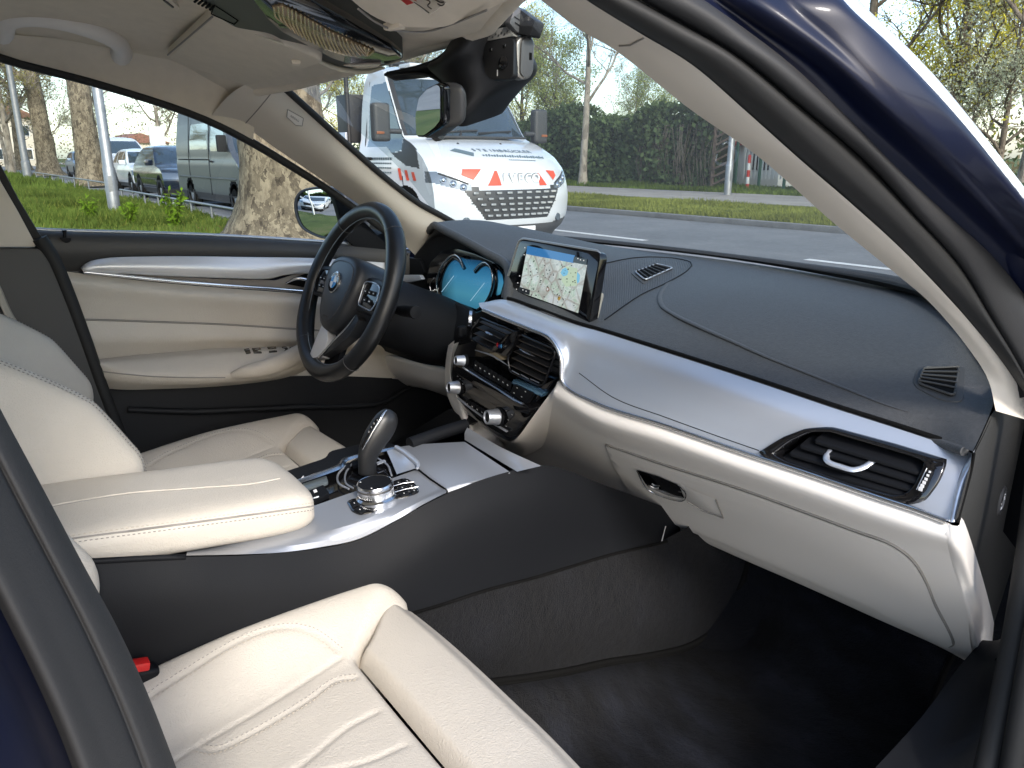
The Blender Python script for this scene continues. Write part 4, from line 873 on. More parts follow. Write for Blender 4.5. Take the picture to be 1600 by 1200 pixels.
# ---- gear selector
secs = [((561, 741), (587, 741)), ((560.5, 725), (587, 728)), ((560.5, 711), (588.5, 715)), ((565, 692), (600, 695)), ((571, 678), (610, 681)), ((580, 663), (617, 667)), ((589, 650), (619.5, 654)), ((597, 642.5), (617, 645)), ((602.5, 639), (611, 640.5))]
rows = []
for i, (l_, r_) in enumerate(secs):
    a0, a1 = P(*l_, X=-0.004), P(*r_, X=-0.004); c = (a0 + a1) / 2; e = (a1 - a0) / 2; hw = [0.010, 0.010, 0.011, 0.014, 0.016, 0.016, 0.014, 0.009, 0.004][i]
    rows.append([c + e * (math.copysign(abs(math.cos(t)) ** 0.85, math.cos(t))) + Vector((hw, 0, 0)) * (math.copysign(abs(math.sin(t)) ** 0.85, math.sin(t))) for t in np.linspace(0, 2 * math.pi, 33)[:-1]])
gear = loft('gear_selector', rows, BLEATH, CAR, nu=32, nv=40, cu=True, along='lin', caps=True, label='black gear selector with a chrome edge')
tube('chrome_edge', onto(gear, [(566.5, 703), (575, 688), (584, 672), (594, 656), (600, 646), (604, 641)], 0.0004), [0.0006, 0.0012, 0.0014, 0.0016, 0.0022, 0.001], CHROME, gear, 6, 30)
fq = onto(gear, [(567, 700), (574, 686), (583, 670), (592, 655), (588, 653), (579, 668), (571, 684), (565, 697)], 0.0004)
prism('selector_face', fq, ray(580, 670) * -0.0006, GLOSS, gear, 0)
a = Acc()
for x, y in [(590, 657), (585, 662), (581, 668), (577, 675)]: a.box(onto(gear, [(x, y)], 0.0014)[0], (0.0012, 0, 0), (0, 0.0004, 0), (0, 0, 0.0012))
a.done('gear_letters', mat('grey_print', (0.35, 0.35, 0.35), 0.5), gear)

# ---- rotary controller with keys round it
kc = PT(588, 777, 0.0); upz = Vector((0, -0.06, 1)).normalized()
def keyplate(poly, nm='key_field'): return prism(nm, rpoly([PT(x, y, 0.0015) for x, y in poly], 0.006), (0, 0, -0.006), GLOSS, console, 0.001)
kp1 = keyplate([(541, 783), (556, 777), (570, 792), (592, 794), (583, 800), (562, 803), (549, 797)]); kp2 = keyplate([(612, 752), (632, 746), (648, 754), (656, 768), (642, 774), (617, 779), (610, 768)])
for q in ([(615, 753), (625, 750), (631, 754), (619, 758)], [(628, 749), (638, 748), (644, 753), (634, 755)], [(620, 761), (633, 757), (638, 762), (624, 767)], [(636, 757), (646, 756), (650, 761), (640, 763)], [(622, 770), (636, 766), (640, 771), (627, 775)], [(641, 764), (651, 762), (653, 768), (643, 771)], [(546, 784), (556, 780), (561, 787), (551, 792)], [(553, 795), (562, 790), (572, 797), (562, 801)]):
    b_ = prism('key', rpoly([PT(x, y, 0.004) for x, y in q], 0.001, 2), (0, 0, -0.003), BPLAST, console, 0.0006, 1)
    c = PT(sum(p[0] for p in q) / 4, sum(p[1] for p in q) / 4, 0.0042); mk = Acc(); mk.box(c, (0.0012, 0, 0), (0, 0.0007, 0), (0, 0, 0.0002)); mk.done('key_mark', WHITEPRINT, b_)
for q in ([(613, 760), (630, 755), (647, 753)], [(617, 769), (634, 764), (653, 761)]): tube('key_rail', [PT(x, y, 0.0045) for x, y in q], 0.0009, CHROME, console, 6)
R0 = 0.0262
knobm = lathe('rotary_knob', [(R0 * 1.12, -0.002), (R0 * 1.12, 0.002), (R0 * 1.03, 0.0035), (R0 * 0.98, 0.0045), (R0 * 0.98, 0.016)], kc, upz, CHROME, CAR, 56, label='chrome rotary controller with black top')
lathe('knob_groove', [(R0 * 1.02, 0.016), (R0 * 1.04, 0.0175), (R0 * 1.02, 0.019), (R0, 0.0195)], kc, upz, mat('bronze_rubber', (0.05, 0.047, 0.045), 0.4), knobm, 56)
lathe('knob_rim', [(R0 * 1.02, 0.019), (R0 * 1.03, 0.022), (R0 * 0.97, 0.0245), (R0 * 0.92, 0.024)], kc, upz, CHROME, knobm, 56)
lathe('knob_top', [(R0 * 0.94, 0.0235), (R0 * 0.92, 0.0243), (R0 * 0.5, 0.0236), (0, 0.0232)], kc, upz, BPLAST, knobm, 48)
for t in range(4):
    c = kc + upz * 0.0243 + Vector((math.cos(t * math.pi / 2 + .9), math.sin(t * math.pi / 2 + .9), 0)) * R0 * 0.8
    rbox('knob_mark', c, (0.002, 0.002, 0.0004), WHITEPRINT, knobm, 0)
kn_ = Acc()
for t in np.linspace(0, 2 * math.pi, 61)[:-1]:
    d = Vector((math.cos(t), math.sin(t), 0)); kn_.box(kc + d * R0 * 0.985 + upz * 0.0105, d * 0.0006, Vector((-d.y, d.x, 0)) * 0.0005, upz * 0.0045)
kn_.done('knob_knurl', CHROME, knobm)

# ---- armrest
AY = [(-0.262, 0.700, 0.722, 0.055, 0.000), (-0.268, 0.690, 0.731, 0.080, 0.002), (-0.285, 0.685, 0.739, 0.093, 0.0), (-0.32, 0.686, 0.744, 0.098, 0.0), (-0.42, 0.698, 0.752, 0.101, -0.002), (-0.55, 0.712, 0.764, 0.103, -0.004), (-0.70, 0.722, 0.774, 0.104, -0.006), (-0.88, 0.73, 0.782, 0.104, -0.006)]
arows = []
for y, z0, z1, hw, cx in AY:
    h = (z1 - z0) / 2; zc = (z0 + z1) / 2; r_ = []
    for t in np.linspace(0, 2 * math.pi, 73)[:-1]:
        ct_, st_ = math.cos(t), math.sin(t); n_ = 0.30
        X = cx - 0.006 + hw * math.copysign(abs(ct_) ** (0.22), ct_); Z = zc + h * math.copysign(abs(st_) ** 0.55, st_)
        if st_ > 0: Z += 0.004 * math.cos(min(1, abs(X - cx) / hw) * math.pi / 2)
        r_.append(Vector((X, y, Z)))
    arows.append(r_)
arm = loft('armrest', arows, CREAM, CAR, nu=72, nv=70, cu=True, along='lin', caps=True, label='cream leather centre armrest')
sl1 = dens([(60, 850), (118, 841), (262, 822), (380, 806), (494, 790)], 40)
tube('seam', onto(arm, sl1, -0.0006), 0.0016, SEAMD, arm, 6)
stitches('stitching', onto(arm, [(x, y + 6) for x, y in sl1], 0.0002), arm, 0.0055, 0.0007, SEAMD)
stitches('stitching', onto(arm, [(x, y - 5) for x, y in sl1], 0.0002), arm, 0.0055, 0.0005)
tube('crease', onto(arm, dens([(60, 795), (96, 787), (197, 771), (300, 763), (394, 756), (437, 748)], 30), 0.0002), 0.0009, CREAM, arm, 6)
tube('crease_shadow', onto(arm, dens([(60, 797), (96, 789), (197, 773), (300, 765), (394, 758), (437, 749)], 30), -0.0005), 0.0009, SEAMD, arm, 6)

# ---- seats
def smooth(e0, e1, x): t = min(1, max(0, (x - e0) / (e1 - e0))); return t * t * (3 - 2 * t)
def cush_z(s, y):
    a_ = abs(s)
    z = 0.568 + 0.006 * smooth(-0.25, 0, y) - 0.032 * smooth(-0.10, -0.45, y)
    z -= 0.006 * math.cos(min(1, a_ / 0.15) * math.pi / 2) * 0.6
    bz = smooth(0.120, 0.225, a_) * (0.038 - 0.002 * smooth(-0.1, -0.4, y)); z += bz
    z -= 0.15 * max(0, (a_ - 0.222) / 0.05) ** 2.2
    return z
def front_y(s): return 0.116 * smooth(0.13, 0.215, abs(s)) - 0.02 * smooth(0.235, 0.272, abs(s))
S_OFF = Vector((0.37, -0.29, 0)); D_OFF = Vector((-0.37, -0.115, 0.012))
NU, NV = 170, 170; cv = []
_gx, _gy = np.linspace(-0.27, 0.27, 55), np.linspace(-0.6, 0.14, 75)
_cb = BVHTree.FromPolygons([Vector((x, y, cush_z(x, y))) + S_OFF for y in _gy for x in _gx], grid_faces(55, 75))
def seat_px(px, py):
    """seat coordinates of a seam point on the passenger cushion."""
    h, n_, i_, d_ = _cb.ray_cast(CAMPOS, ray(px, py).normalized()); p = (h if h else P(px, py, Z=0.58)) - S_OFF
    return Vector((p.x, p.y, 0))
SEAMS = [[(200, 1118), (238, 1085), (306, 1041), (372, 1002), (420, 984), (459, 980), (500, 993), (531, 1017)],
         [(252, 1204), (289, 1177), (394, 1116), (503, 1046), (534, 1026)],
         [(311, 1168), (337, 1172), (394, 1146), (481, 1094), (525, 1063), (556, 1058)],
         [(452, 1206), (472, 1194), (542, 1137), (590, 1111)]]
seam_l = [sp([seat_px(*p) for p in s], 26) for s in SEAMS]
mir = [[Vector((-p.x, p.y, 0)) for p in s] for s in seam_l]
allseams = seam_l + mir
sd = np.array([[(p.x, p.y) for p in s] for s in allseams])
def seg_dist(X, Y):
    out = np.full(X.shape, 9.0)
    for s in sd:
        for i in range(len(s) - 1):
            ax, ay = s[i]; bx, by = s[i + 1]; dx, dy = bx - ax, by - ay; L2 = dx * dx + dy * dy + 1e-12
            t = np.clip(((X - ax) * dx + (Y - ay) * dy) / L2, 0, 1); out = np.minimum(out, np.hypot(X - ax - t * dx, Y - ay - t * dy))
    return out
us = np.linspace(-0.278, 0.278, NU); XX = []; YY = []; ZZ = []
for j in range(NV):
    vv = j / (NV - 9)
    for s in us:
        yb = front_y(s); y0 = -0.52
        if vv <= 1: y = y0 + vv * (yb - y0); dz = 0
        else: y = yb + 0.004 * min(1, (vv - 1) * 60); dz = (vv - 1) / (8 / (NV - 9)) * 0.075
        d = yb - y; z = cush_z(s, y) - dz
        rad = 0.010 + 0.042 * smooth(0.14, 0.2, abs(s))
        if d < rad: z -= rad * 0.8 * (1 - max(0, d) / rad) ** 2.2
        XX.append(s); YY.append(y); ZZ.append(z)
XX, YY, ZZ = map(np.array, (XX, YY, ZZ))
dd = seg_dist(XX, YY); ZZ = ZZ - 0.0022 * np.exp(-(dd / 0.0024) ** 2) - 0.0004 * np.exp(-(dd / 0.008) ** 2)
wr = np.array([noise.noise(Vector((x * 14, y * 9, 3))) for x, y in zip(XX, YY)]); ZZ += wr * 0.0005
cush_me = mesh('seat_cushion', np.c_[XX, YY, ZZ].tolist(), grid_faces(NU, NV))
SX, SY, SZ = XX.reshape(NV, NU), YY.reshape(NV, NU), ZZ.reshape(NV, NU)
def on_cush(p):
    j = int(np.argmin(np.abs(SX[0] - p.x))); i = int(np.argmin(np.abs(SY[:, j] - p.y))); return Vector((p.x, p.y, SZ[i, j]))
# thigh support in front of the cushion
TU, TV = 110, 70; tv_ = []
for j in range(TV):
    v_ = j / (TV - 1)
    for i in range(TU):
        u_ = -1 + 2 * i / (TU - 1)
        hw0 = 0.146 + 0.072 * smooth(0, 0.8, v_ / 0.8 if v_ < .8 else 1); s = u_ * hw0
        yr = 0.006 + 0.112 * smooth(0.13, 0.215, abs(s)) * 1.0 if abs(u_) > 0.66 else 0.006
        if v_ < 0.72: y = 0.006 + (v_ / 0.72) * 0.112
        else: y = 0.118 + 0.022 * math.sin((v_ - 0.72) / 0.28 * math.pi / 2)
        z = 0.580 + 0.008 * math.sin(min(1, v_ / 0.72) * math.pi) 
        if v_ < 0.10: z -= 0.022 * (1 - v_ / 0.10) ** 2.2
        if v_ > 0.55: z -= 0.016 * smooth(0.55, 0.75, v_)
        if v_ > 0.72: z -= 0.09 * (1 - math.cos((v_ - 0.72) / 0.28 * math.pi / 2))
        e = (1 - abs(u_)) * hw0
        if e < 0.02: z -= 0.024 * (1 - e / 0.02) ** 2.2
        y -= 0.012 * abs(u_) ** 3 * v_
        tv_.append((s, y, z + 0.001 * noise.noise(Vector((s * 12, y * 12, 8)))))
thigh_me = mesh('thigh_support', tv_, grid_faces(TU, TV))
# backrest: padded bolsters either side of the insert, leaning back
def back_pt(s, h):
    """s across, h up the backrest: returns local y,z."""
    lean = [(0, -0.375, 0.56), (0.12, -0.405, 0.68), (0.25, -0.470, 0.80), (0.40, -0.575, 0.92), (0.56, -0.690, 1.06), (0.64, -0.75, 1.13)]
    H = [q[0] for q in lean]; y = float(np.interp(h, H, [q[1] for q in lean])); z = float(np.interp(h, H, [q[2] for q in lean]))
    return y, z
BU, BV = 110, 110; bv_ = []
for j in range(BV):
    h = 0.64 * j / (BV - 1)
    for i in range(BU):
        u_ = -1 + 2 * i / (BU - 1); hw0 = 0.285 - 0.03 * smooth(0.3, 0.64, h) - 0.05 * (1 - smooth(0, .12, h)); s = u_ * hw0; a_ = abs(u_)
        y, z = back_pt(s, h)
        bol = 0.105 * smooth(0.48, 0.80, a_) * (smooth(0.0, 0.16, h) * (1 - 0.75 * smooth(0.22, 0.56, h)))
        n_y, n_z = 0.90, 0.42
        edge_ = max(0, (a_ - 0.84) / 0.16); drop_ = 0.20 * edge_ ** 2.2
        off = bol - drop_ + 0.008 * math.cos(min(1, a_ / .5) * math.pi / 2)
        off -= 0.004 * math.exp(-((a_ - 0.50) / 0.012) ** 2) + 0.0035 * math.exp(-((a_ - 0.848) / 0.010) ** 2)
        top = max(0, (h - 0.58) / 0.06); off -= 0.08 * top ** 2
        bv_.append((s, y + off * n_y, z + off * n_z))
back_me = mesh('backrest', bv_, grid_faces(BU, BV))
def make_seat(off, nm, label, mirror=False):
    root = bpy.data.objects.new(nm, cush_me); COL.objects.link(root); root.location = off; root.parent = CAR; root['label'] = label
    if not cush_me.materials:
        cush_me.materials.append(CREAM); thigh_me.materials.append(CREAM); back_me.materials.append(CREAM)
    for n_, me in (('thigh_support', thigh_me), ('backrest', back_me)):
        q_ = obj(n_, me, None, root)
        if n_ == 'backrest' and not mirror: q_.location = (0, 0.07, 0)
    for k, s in enumerate(allseams):
        if k % 4 in (0, 2):
            for sgn in (-1, 1):
                q = []
                for i, p in enumerate(s):
                    t = (s[min(i + 1, len(s) - 1)] - s[max(i - 1, 0)]).normalized(); q.append(on_cush(p + Vector((-t.y, t.x, 0)) * 0.0052 * sgn) + Vector((0, 0, 0.0006)))
                stitches('stitching', q, root, 0.0055, 0.00055, SEAMD if sgn > 0 else STITCH)
    for sg in (-1, 1):
        for a0 in (0.835, 0.862):
            q = []
            for j in range(6, 95, 3):
                i = int(round((a0 * sg + 1) / 2 * (BU - 1))); q.append(Vector(bv_[j * BU + i]) + Vector((0, 0.0008, 0.0004)))
            stitches('stitching', q, root, 0.0055, 0.0006, SEAMD)
    rbox('seat_base', (0, -0.24, 0.44), (0.46, 0.52, 0.14), BPLAST, root, 0.03, 3)
    rbox('seat_rail', (0.18, -0.25, 0.345), (0.04, 0.6, 0.05), BPLAST, root, 0.006, 2); rbox('seat_rail', (-0.18, -0.25, 0.345), (0.04, 0.6, 0.05), BPLAST, root, 0.006, 2)
    bk = [[Vector((s * (1 if k else 1), back_pt(0, h)[0] - (0.02, 0.10)[k], back_pt(0, h)[1] - (0, 0.03)[k])) for s in (-0.25, -0.1, 0.1, 0.25)] for k in (0, 1) for h in ((0.0, 0.3, 0.6) if k == 0 else (0.62, 0.3, 0.0))]
    loft('backrest_shell', bk, BPLAST, root, nu=10, nv=20)
    hr = [Vector((x, -0.80 - 0.05 * (abs(x) / .13) ** 2 * 0, 1.29)) for x in (-0.11, 0, 0.11)]
    tube('headrest', [Vector((-0.13, -0.825, 1.23)), Vector((-0.06, -0.815, 1.235)), Vector((0.06, -0.815, 1.235)), Vector((0.13, -0.825, 1.23))], [0.05, 0.075, 0.075, 0.05], CREAM, root, 16, 20)
    for x in (-0.06, 0.06): tube('headrest_post', [Vector((x, -0.76, 1.10)), Vector((x, -0.81, 1.20))], 0.006, CHROME, root, 8)
    return root
pseat = make_seat(S_OFF, 'passenger_seat', 'cream leather passenger seat with stitched seams')
dseat = make_seat(D_OFF, 'driver_seat', 'cream leather driver seat behind the armrest', True)
# belt buckle beside the passenger seat
bkl = rbox('belt_buckle', P(216, 1046, X=0.150) + Vector((0, 0, -0.036)), (0.020, 0.030, 0.075), BPLAST, CAR, 0.006, 3, Matrix.Rotation(math.radians(-12), 3, 'X'))
rbox('buckle_button', P(217, 1039, X=0.152), (0.016, 0.022, 0.011), REDPL, bkl, 0.003, 2, Matrix.Rotation(math.radians(-12), 3, 'X'))

# ---- floor
FZ = 0.30
tb1 = [P(x, y, X=q) for x, y, q in [(640, 1080, 0.150), (800, 1062, 0.170), (880, 1050, 0.180), (950, 1035, 0.185), (1020, 1024, 0.190), (1080, 1008, 0.200), (1125, 975, 0.200), (1150, 930, 0.195), (1166, 885, 0.19), (1172, 840, 0.19)]]
tb0 = sp(cb2[5:] + [P(1060, 830, X=0.17), P(1090, 820, X=0.19)], 10)
tmid = [a_.lerp(b_, 0.5) + Vector((0.012, 0, 0.004)) for a_, b_ in zip(tb0, tb1)]
tunnel = loft('tunnel_carpet', [[p + Vector((-0.004, 0, 0.004)) for p in tb0], tmid, tb1], CARPET, CAR, nu=60, nv=24, label='black carpet on the tunnel side')
fl = []
for y, z in [(-1.6, 0.29), (-0.6, 0.285), (-0.2, 0.272), (0.15, 0.262), (0.36, 0.268), (0.46, 0.30), (0.62, 0.42), (0.82, 0.60), (0.88, 0.9)]:
    fl.append([Vector((x, y, z)) for x in (-0.70, -0.4, 0.0, 0.4, 0.70)])
loft('floor_carpet', fl, CARPET, CAR, nu=20, nv=60)
tube('carpet_edge', [p + Vector((0.002, 0, 0.003)) for p in tb1], 0.0065, DARK, tunnel, 8, 60)
# mat lying on the carpet, front passenger side
mo = [(0.205, -0.25), (0.205, 0.05), (0.225, 0.30), (0.232, 0.40), (0.30, 0.47), (0.45, 0.50), (0.58, 0.46), (0.62, 0.30), (0.62, 0.0), (0.60, -0.25)]
def floor_z(y): return float(np.interp(y, [-0.6, -0.2, 0.15, 0.36, 0.46, 0.62, 0.82], [0.285, 0.272, 0.262, 0.268, 0.30, 0.42, 0.60]))
rowsm = []; _te = sorted([(p.y, p.x, p.z) for p in sp(tb1, 120)]); _ty = [q[0] for q in _te]
for j in range(60):
    y = -0.28 + 0.90 * j / 59; x0 = float(np.interp(y, _ty, [q[1] for q in _te])) + 0.004; zt = float(np.interp(y, _ty, [q[2] for q in _te])) - 0.002; r_ = []
    x1 = 0.63 - 0.05 * smooth(.3, .6, y)
    for i in range(40):
        u_ = (i / 39) ** 1.5; x = x0 + (x1 - x0) * u_; zf = floor_z(y) + 0.010 + 0.003 * noise.noise(Vector((x * 9, y * 9, 1)))
        r_.append(Vector((x, y, zf + (zt - zf) * math.exp(-((x - x0) / 0.075) ** 2))))
    rowsm.append(r_)
mt = loft('floor_mat', rowsm, MATM, None, nu=40, nv=60, along='lin', across='lin')
mt['label'] = 'black carpet floor mat with brushed pile in the passenger footwell'; mt['category'] = 'floor mat'
ed = rowsm[0] + [r_[-1] for r_ in rowsm] + rowsm[-1][::-1] + [r_[0] for r_ in rowsm][::-1]
tube('binding', [rowsm[0][0]] + [r_[0] for r_ in rowsm[1:]] + rowsm[-1][1:] + [r_[-1] for r_ in rowsm[::-1][1:]], 0.005, DARK, mt, 6, 140, along='lin')
# sill trim and seals at the lower right
sl = [[P(x, y, X=q) for x, y, q in [(1330, 1240, 0.66), (1440, 1120, 0.66), (1500, 1040, 0.655), (1535, 1000, 0.65)]],
      [P(x, y, X=q) for x, y, q in [(1400, 1240, 0.69), (1490, 1130, 0.69), (1530, 1050, 0.685), (1560, 1000, 0.68)]],
      [P(x, y, X=q) for x, y, q in [(1520, 1240, 0.735), (1560, 1130, 0.735), (1580, 1040, 0.73), (1600, 960, 0.725)]]]
loft('sill_trim', sl, BPLAST, CAR, nu=20, nv=12)
sl2 = [sl[0], [p + Vector((-0.01, 0.0, -0.08)) for p in sl[0]], [p + Vector((-0.01, 0.0, -0.20)) for p in sl[0]]]
loft('sill_inner', sl2, CARPET, CAR, nu=12, nv=8)
tube('sill_joint', [P(1558, 1031, X=0.728), P(1580, 1042, X=0.732)], 0.0024, DARK, CAR, 6)
# ---- driver's door
def PX(pts, xs): 
    if not isinstance(xs, (list, tuple)): xs = [xs] * len(pts)
    return [P(x, y, X=q) for (x, y), q in zip(pts, xs)]
du0 = PX([(30, 358), (62, 361), (300, 368), (500, 379), (560, 384), (640, 392)], -0.716)
du1 = PX([(44, 366), (74, 369), (300, 377), (500, 388), (560, 393), (640, 400)], -0.690)
du2 = PX([(62, 396), (84, 396), (300, 393), (500, 398), (560, 404), (640, 415)], -0.686)
du3 = PX([(74, 424), (90, 424), (300, 420), (500, 425), (560, 430), (640, 440)], -0.700)
door = loft('driver_door', [du0, [a_.lerp(b_, .5) + Vector((0.004, 0, 0.004)) for a_, b_ in zip(du0, du1)], du1, du2, du3], BDOOR, CAR, nu=50, nv=24, label='inside of the driver door in dark grey, silver and cream')
tube('window_channel', [p + Vector((0.001, 0, 0.003)) for p in du0], 0.0035, ALU, door, 8, 40)
dt0 = PX([(128, 421), (140, 411), (166, 405), (245, 402), (350, 402), (490, 405), (600, 412)], -0.684)
dt1 = PX([(129, 422), (145, 418), (200, 417), (300, 419), (400, 423), (480, 414), (600, 420)], -0.672)
dt2 = PX([(130, 423), (160, 424), (245, 429), (350, 433), (420, 434), (445, 428), (600, 425)], -0.682)
loft('door_trim', [dt0, dt1, dt2], SILVP, door, nu=60, nv=14, thick=-0.004)
prism('pull_recess', rpoly(PX([(150, 425), (245, 431), (350, 436), (430, 438), (460, 428), (486, 418), (560, 414), (620, 420), (620, 452), (476, 452), (350, 443), (245, 436)], -0.692), 0.004), (0.004, 0, 0), mat('taupe_plastic', (0.20, 0.18, 0.16), 0.55), door, 0.001)
prism('handle_well', rpoly(PX([(444, 443), (462, 433), (486, 424), (560, 420), (560, 452), (480, 450)], -0.687), 0.006), (0.002, 0, 0), DARK, door, 0)
tube('door_handle', PX([(446, 444), (456, 438), (466, 435), (480, 437), (500, 438)], [-0.684, -0.676, -0.670, -0.668, -0.668]), [0.001, 0.0045, 0.006, 0.0055, 0.005], CHROME, door, 10, 24, flat=0.7)
tube('chrome_line', PX([(131, 425), (180, 430), (245, 437), (350, 446), (476, 455), (560, 462), (620, 468)], -0.678), 0.0042, CHROME, door, 10, 50)
dc0 = PX([(86, 422), (132, 428), (245, 441), (350, 450), (476, 459), (560, 466), (640, 474)], -0.690)
dc1 = PX([(96, 440), (160, 446), (245, 456), (350, 464), (470, 472), (560, 480), (640, 490)], -0.678)
dc2 = PX([(104, 465), (160, 470), (245, 478), (350, 486), (465, 494), (560, 502), (640, 512)], -0.686)
dc3 = PX([(114, 499), (160, 500), (245, 503), (350, 507), (460, 514), (560, 520), (640, 528)], -0.692)
dcream = loft('door_panel', [dc0, dc1, dc2, dc3], CREAM, door, nu=60, nv=30)
tube('seam', PX([(114, 499), (160, 500), (245, 503), (350, 507), (460, 514), (560, 520)], -0.6905), 0.0022, SEAMD, dcream, 6, 40)
dm0 = PX([(114, 499), (160, 500), (245, 503), (350, 507), (460, 514), (560, 520), (640, 528)], -0.691)
dm1 = PX([(130, 530), (180, 530), (245, 530), (350, 529), (460, 532), (560, 540), (640, 548)], -0.684)
dm2 = PX([(146, 563), (180, 559), (245, 553), (350, 545), (455, 542), (560, 552), (640, 560)], -0.700)
dm3 = PX([(158, 600), (200, 600), (245, 600), (350, 596), (450, 588), (560, 589), (640, 592)], -0.705)
loft('door_panel', [dm0, dm1, dm2, dm3], CREAM, door, nu=50, nv=24)
da0 = PX([(147, 562), (190, 557), (245, 552), (350, 544), (455, 541), (500, 536)], -0.694)
da1 = PX([(150, 568), (190, 566), (245, 563), (350, 556), (450, 548), (490, 542)], -0.650)
da2 = PX([(153, 577), (190, 582), (245, 586), (350, 588), (440, 572), (480, 552)], [-0.655, -0.632, -0.622, -0.620, -0.620, -0.625])
da3 = PX([(157, 590), (190, 594), (245, 598), (350, 596), (440, 584), (485, 562)], [-0.655, -0.636, -0.628, -0.626, -0.628, -0.632])
da4 = PX([(159, 607), (200, 609), (245, 608), (350, 603), (446, 590), (500, 570)], [-0.680, -0.665, -0.660, -0.660, -0.664, -0.668])
darm = loft('door_armrest', [da0, da1, da2, da3, da4], CREAM, door, nu=60, nv=36)
tube('seam', onto(darm, dens([(156, 580), (200, 585), (245, 588.5), (300, 590), (352, 590)], 24), 0.0002), 0.0014, SEAMD, darm, 6)
tube('pull_handle', PX([(362, 587), (380, 582), (410, 576), (440, 566), (462, 555), (490, 540)], [-0.616, -0.606, -0.600, -0.598, -0.600, -0.61]), [0.006, 0.015, 0.017, 0.018, 0.018, 0.016], CREAM, door, 14, 40, flat=1.1)
for q in ([(381, 547), (389, 545), (392, 552), (384, 553)], [(393, 545), (407, 544), (409, 552), (396, 552)], [(417, 543), (431, 542), (433, 550), (420, 551)], [(440, 543), (447, 542), (450, 546), (444, 551)], [(452, 544), (459, 542), (460, 546), (455, 549)]):
    b_ = prism('window_switch', rpoly(onto(darm, q, 0.002), 0.002), (0, 0, -0.006), GLOSS, door, 0.001)
    c = onto(darm, [(sum(p[0] for p in q) / 4, sum(p[1] for p in q) / 4 - 1)], 0.0026)[0]
    mk = Acc(); mk.box(c, (0.001, 0, 0), (0, 0.004, 0), (0, 0, 0.0004)); mk.done('switch_mark', ALUD, b_)
dl = [PX([(158, 604), (245, 606), (350, 601), (450, 588), (560, 588), (700, 600)], -0.705), PX([(175, 640), (250, 640), (350, 640), (450, 630), (560, 624), (700, 640)], -0.700), PX([(200, 720), (300, 720), (400, 720), (500, 720), (600, 720), (720, 720)], -0.69), PX([(200, 860), (300, 860), (400, 860), (500, 860), (600, 860), (720, 860)], -0.68)]
BLOW = mat('door_lower_black', (0.010, 0.011, 0.013), 0.6, spec=0.3, bump=('noise', 700, 0.15, 0.001))
loft('door_lower', dl, BLOW, door, nu=40, nv=24)
tube('pocket_edge', PX([(200, 640), (300, 643), (380, 640), (480, 636), (560, 634), (600, 628), (640, 606), (690, 600)], [-0.69, -0.68, -0.672, -0.67, -0.67, -0.675, -0.69, -0.69]), 0.007, BLOW, door, 8, 40)
prism('lock_bezel', rpoly(PX([(92, 371), (112, 372), (110, 378), (104, 380), (97, 377)], -0.684), 0.003), (-0.01, 0, 0), BPLAST, door, 0.002)
tube('lock_pin', [P(101, 372, X=-0.690), P(101, 365, X=-0.690), P(100.5, 360, X=-0.690)], [0.003, 0.0028, 0.004], BPLAST, door, 8, 10)
# side glass, running up to the rail
GL_S = glass('side_glass', (0.84, 0.88, 0.86))
gb = [Vector((-0.722, p.y, p.z - 0.01)) for p in sp([P(-60, 355, X=-0.716)] + du0, 20)]
gt = [Vector((q.x - 0.02, q.y, q.z)) for q in sp(wtop, 20)]
gm = [a_.lerp(b_, .5) + Vector((-0.010, 0, 0)) for a_, b_ in zip(gb, gt)]
loft('side_window', [gb, gm, gt], GL_S, CAR, nu=24, nv=8)
# ---- left B pillar
bp = prism('pillar_cover', rpoly(PX([(-120, 120), (-40, 140), (0, 282), (28, 330), (58, 386), (-120, 386)], -0.655), 0.006), (-0.03, 0, 0), PILLARM, CAR, 0.004)
prism('pillar_frame', PX([(-60, 90), (-28, 180), (0, 255), (30, 312), (60, 362), (78, 388), (64, 390), (52, 386), (24, 332), (-4, 282), (-60, 150)], -0.668), (-0.035, 0, 0), RUBBER, CAR, 0.004)
prism('pillar_lower_cover', rpoly(PX([(-160, 388), (62, 389), (76, 408), (90, 440), (118, 510), (150, 590), (200, 720), (240, 900), (-160, 900)], -0.645), 0.006), (-0.05, 0, 0), BDOOR, CAR, 0.004)
tube('door_seal', PX([(62, 372), (84, 408), (100, 445), (130, 525), (158, 605), (190, 690), (215, 780)], -0.655), 0.0135, RUBBER, CAR, 10, 50)
bl = [PX([(-40, 380), (0, 446), (24, 497), (60, 540), (92, 570)], [-0.62, -0.63, -0.635, -0.635, -0.63]), PX([(-40, 420), (0, 476), (20, 518), (50, 553), (86, 573)], [-0.61, -0.62, -0.625, -0.63, -0.625])]
loft('seat_belt', bl, mat('beige_webbing', (0.45, 0.40, 0.33), 0.75, bump=('noise', 900, 0.3, 0.001)), CAR, nu=30, nv=4, thick=0.0015, label='beige seat belt hanging on the driver side pillar')
rbox('belt_tongue', P(96, 567, X=-0.62), (0.01, 0.03, 0.012), BPLAST, bpy.data.objects['seat_belt'], 0.003)

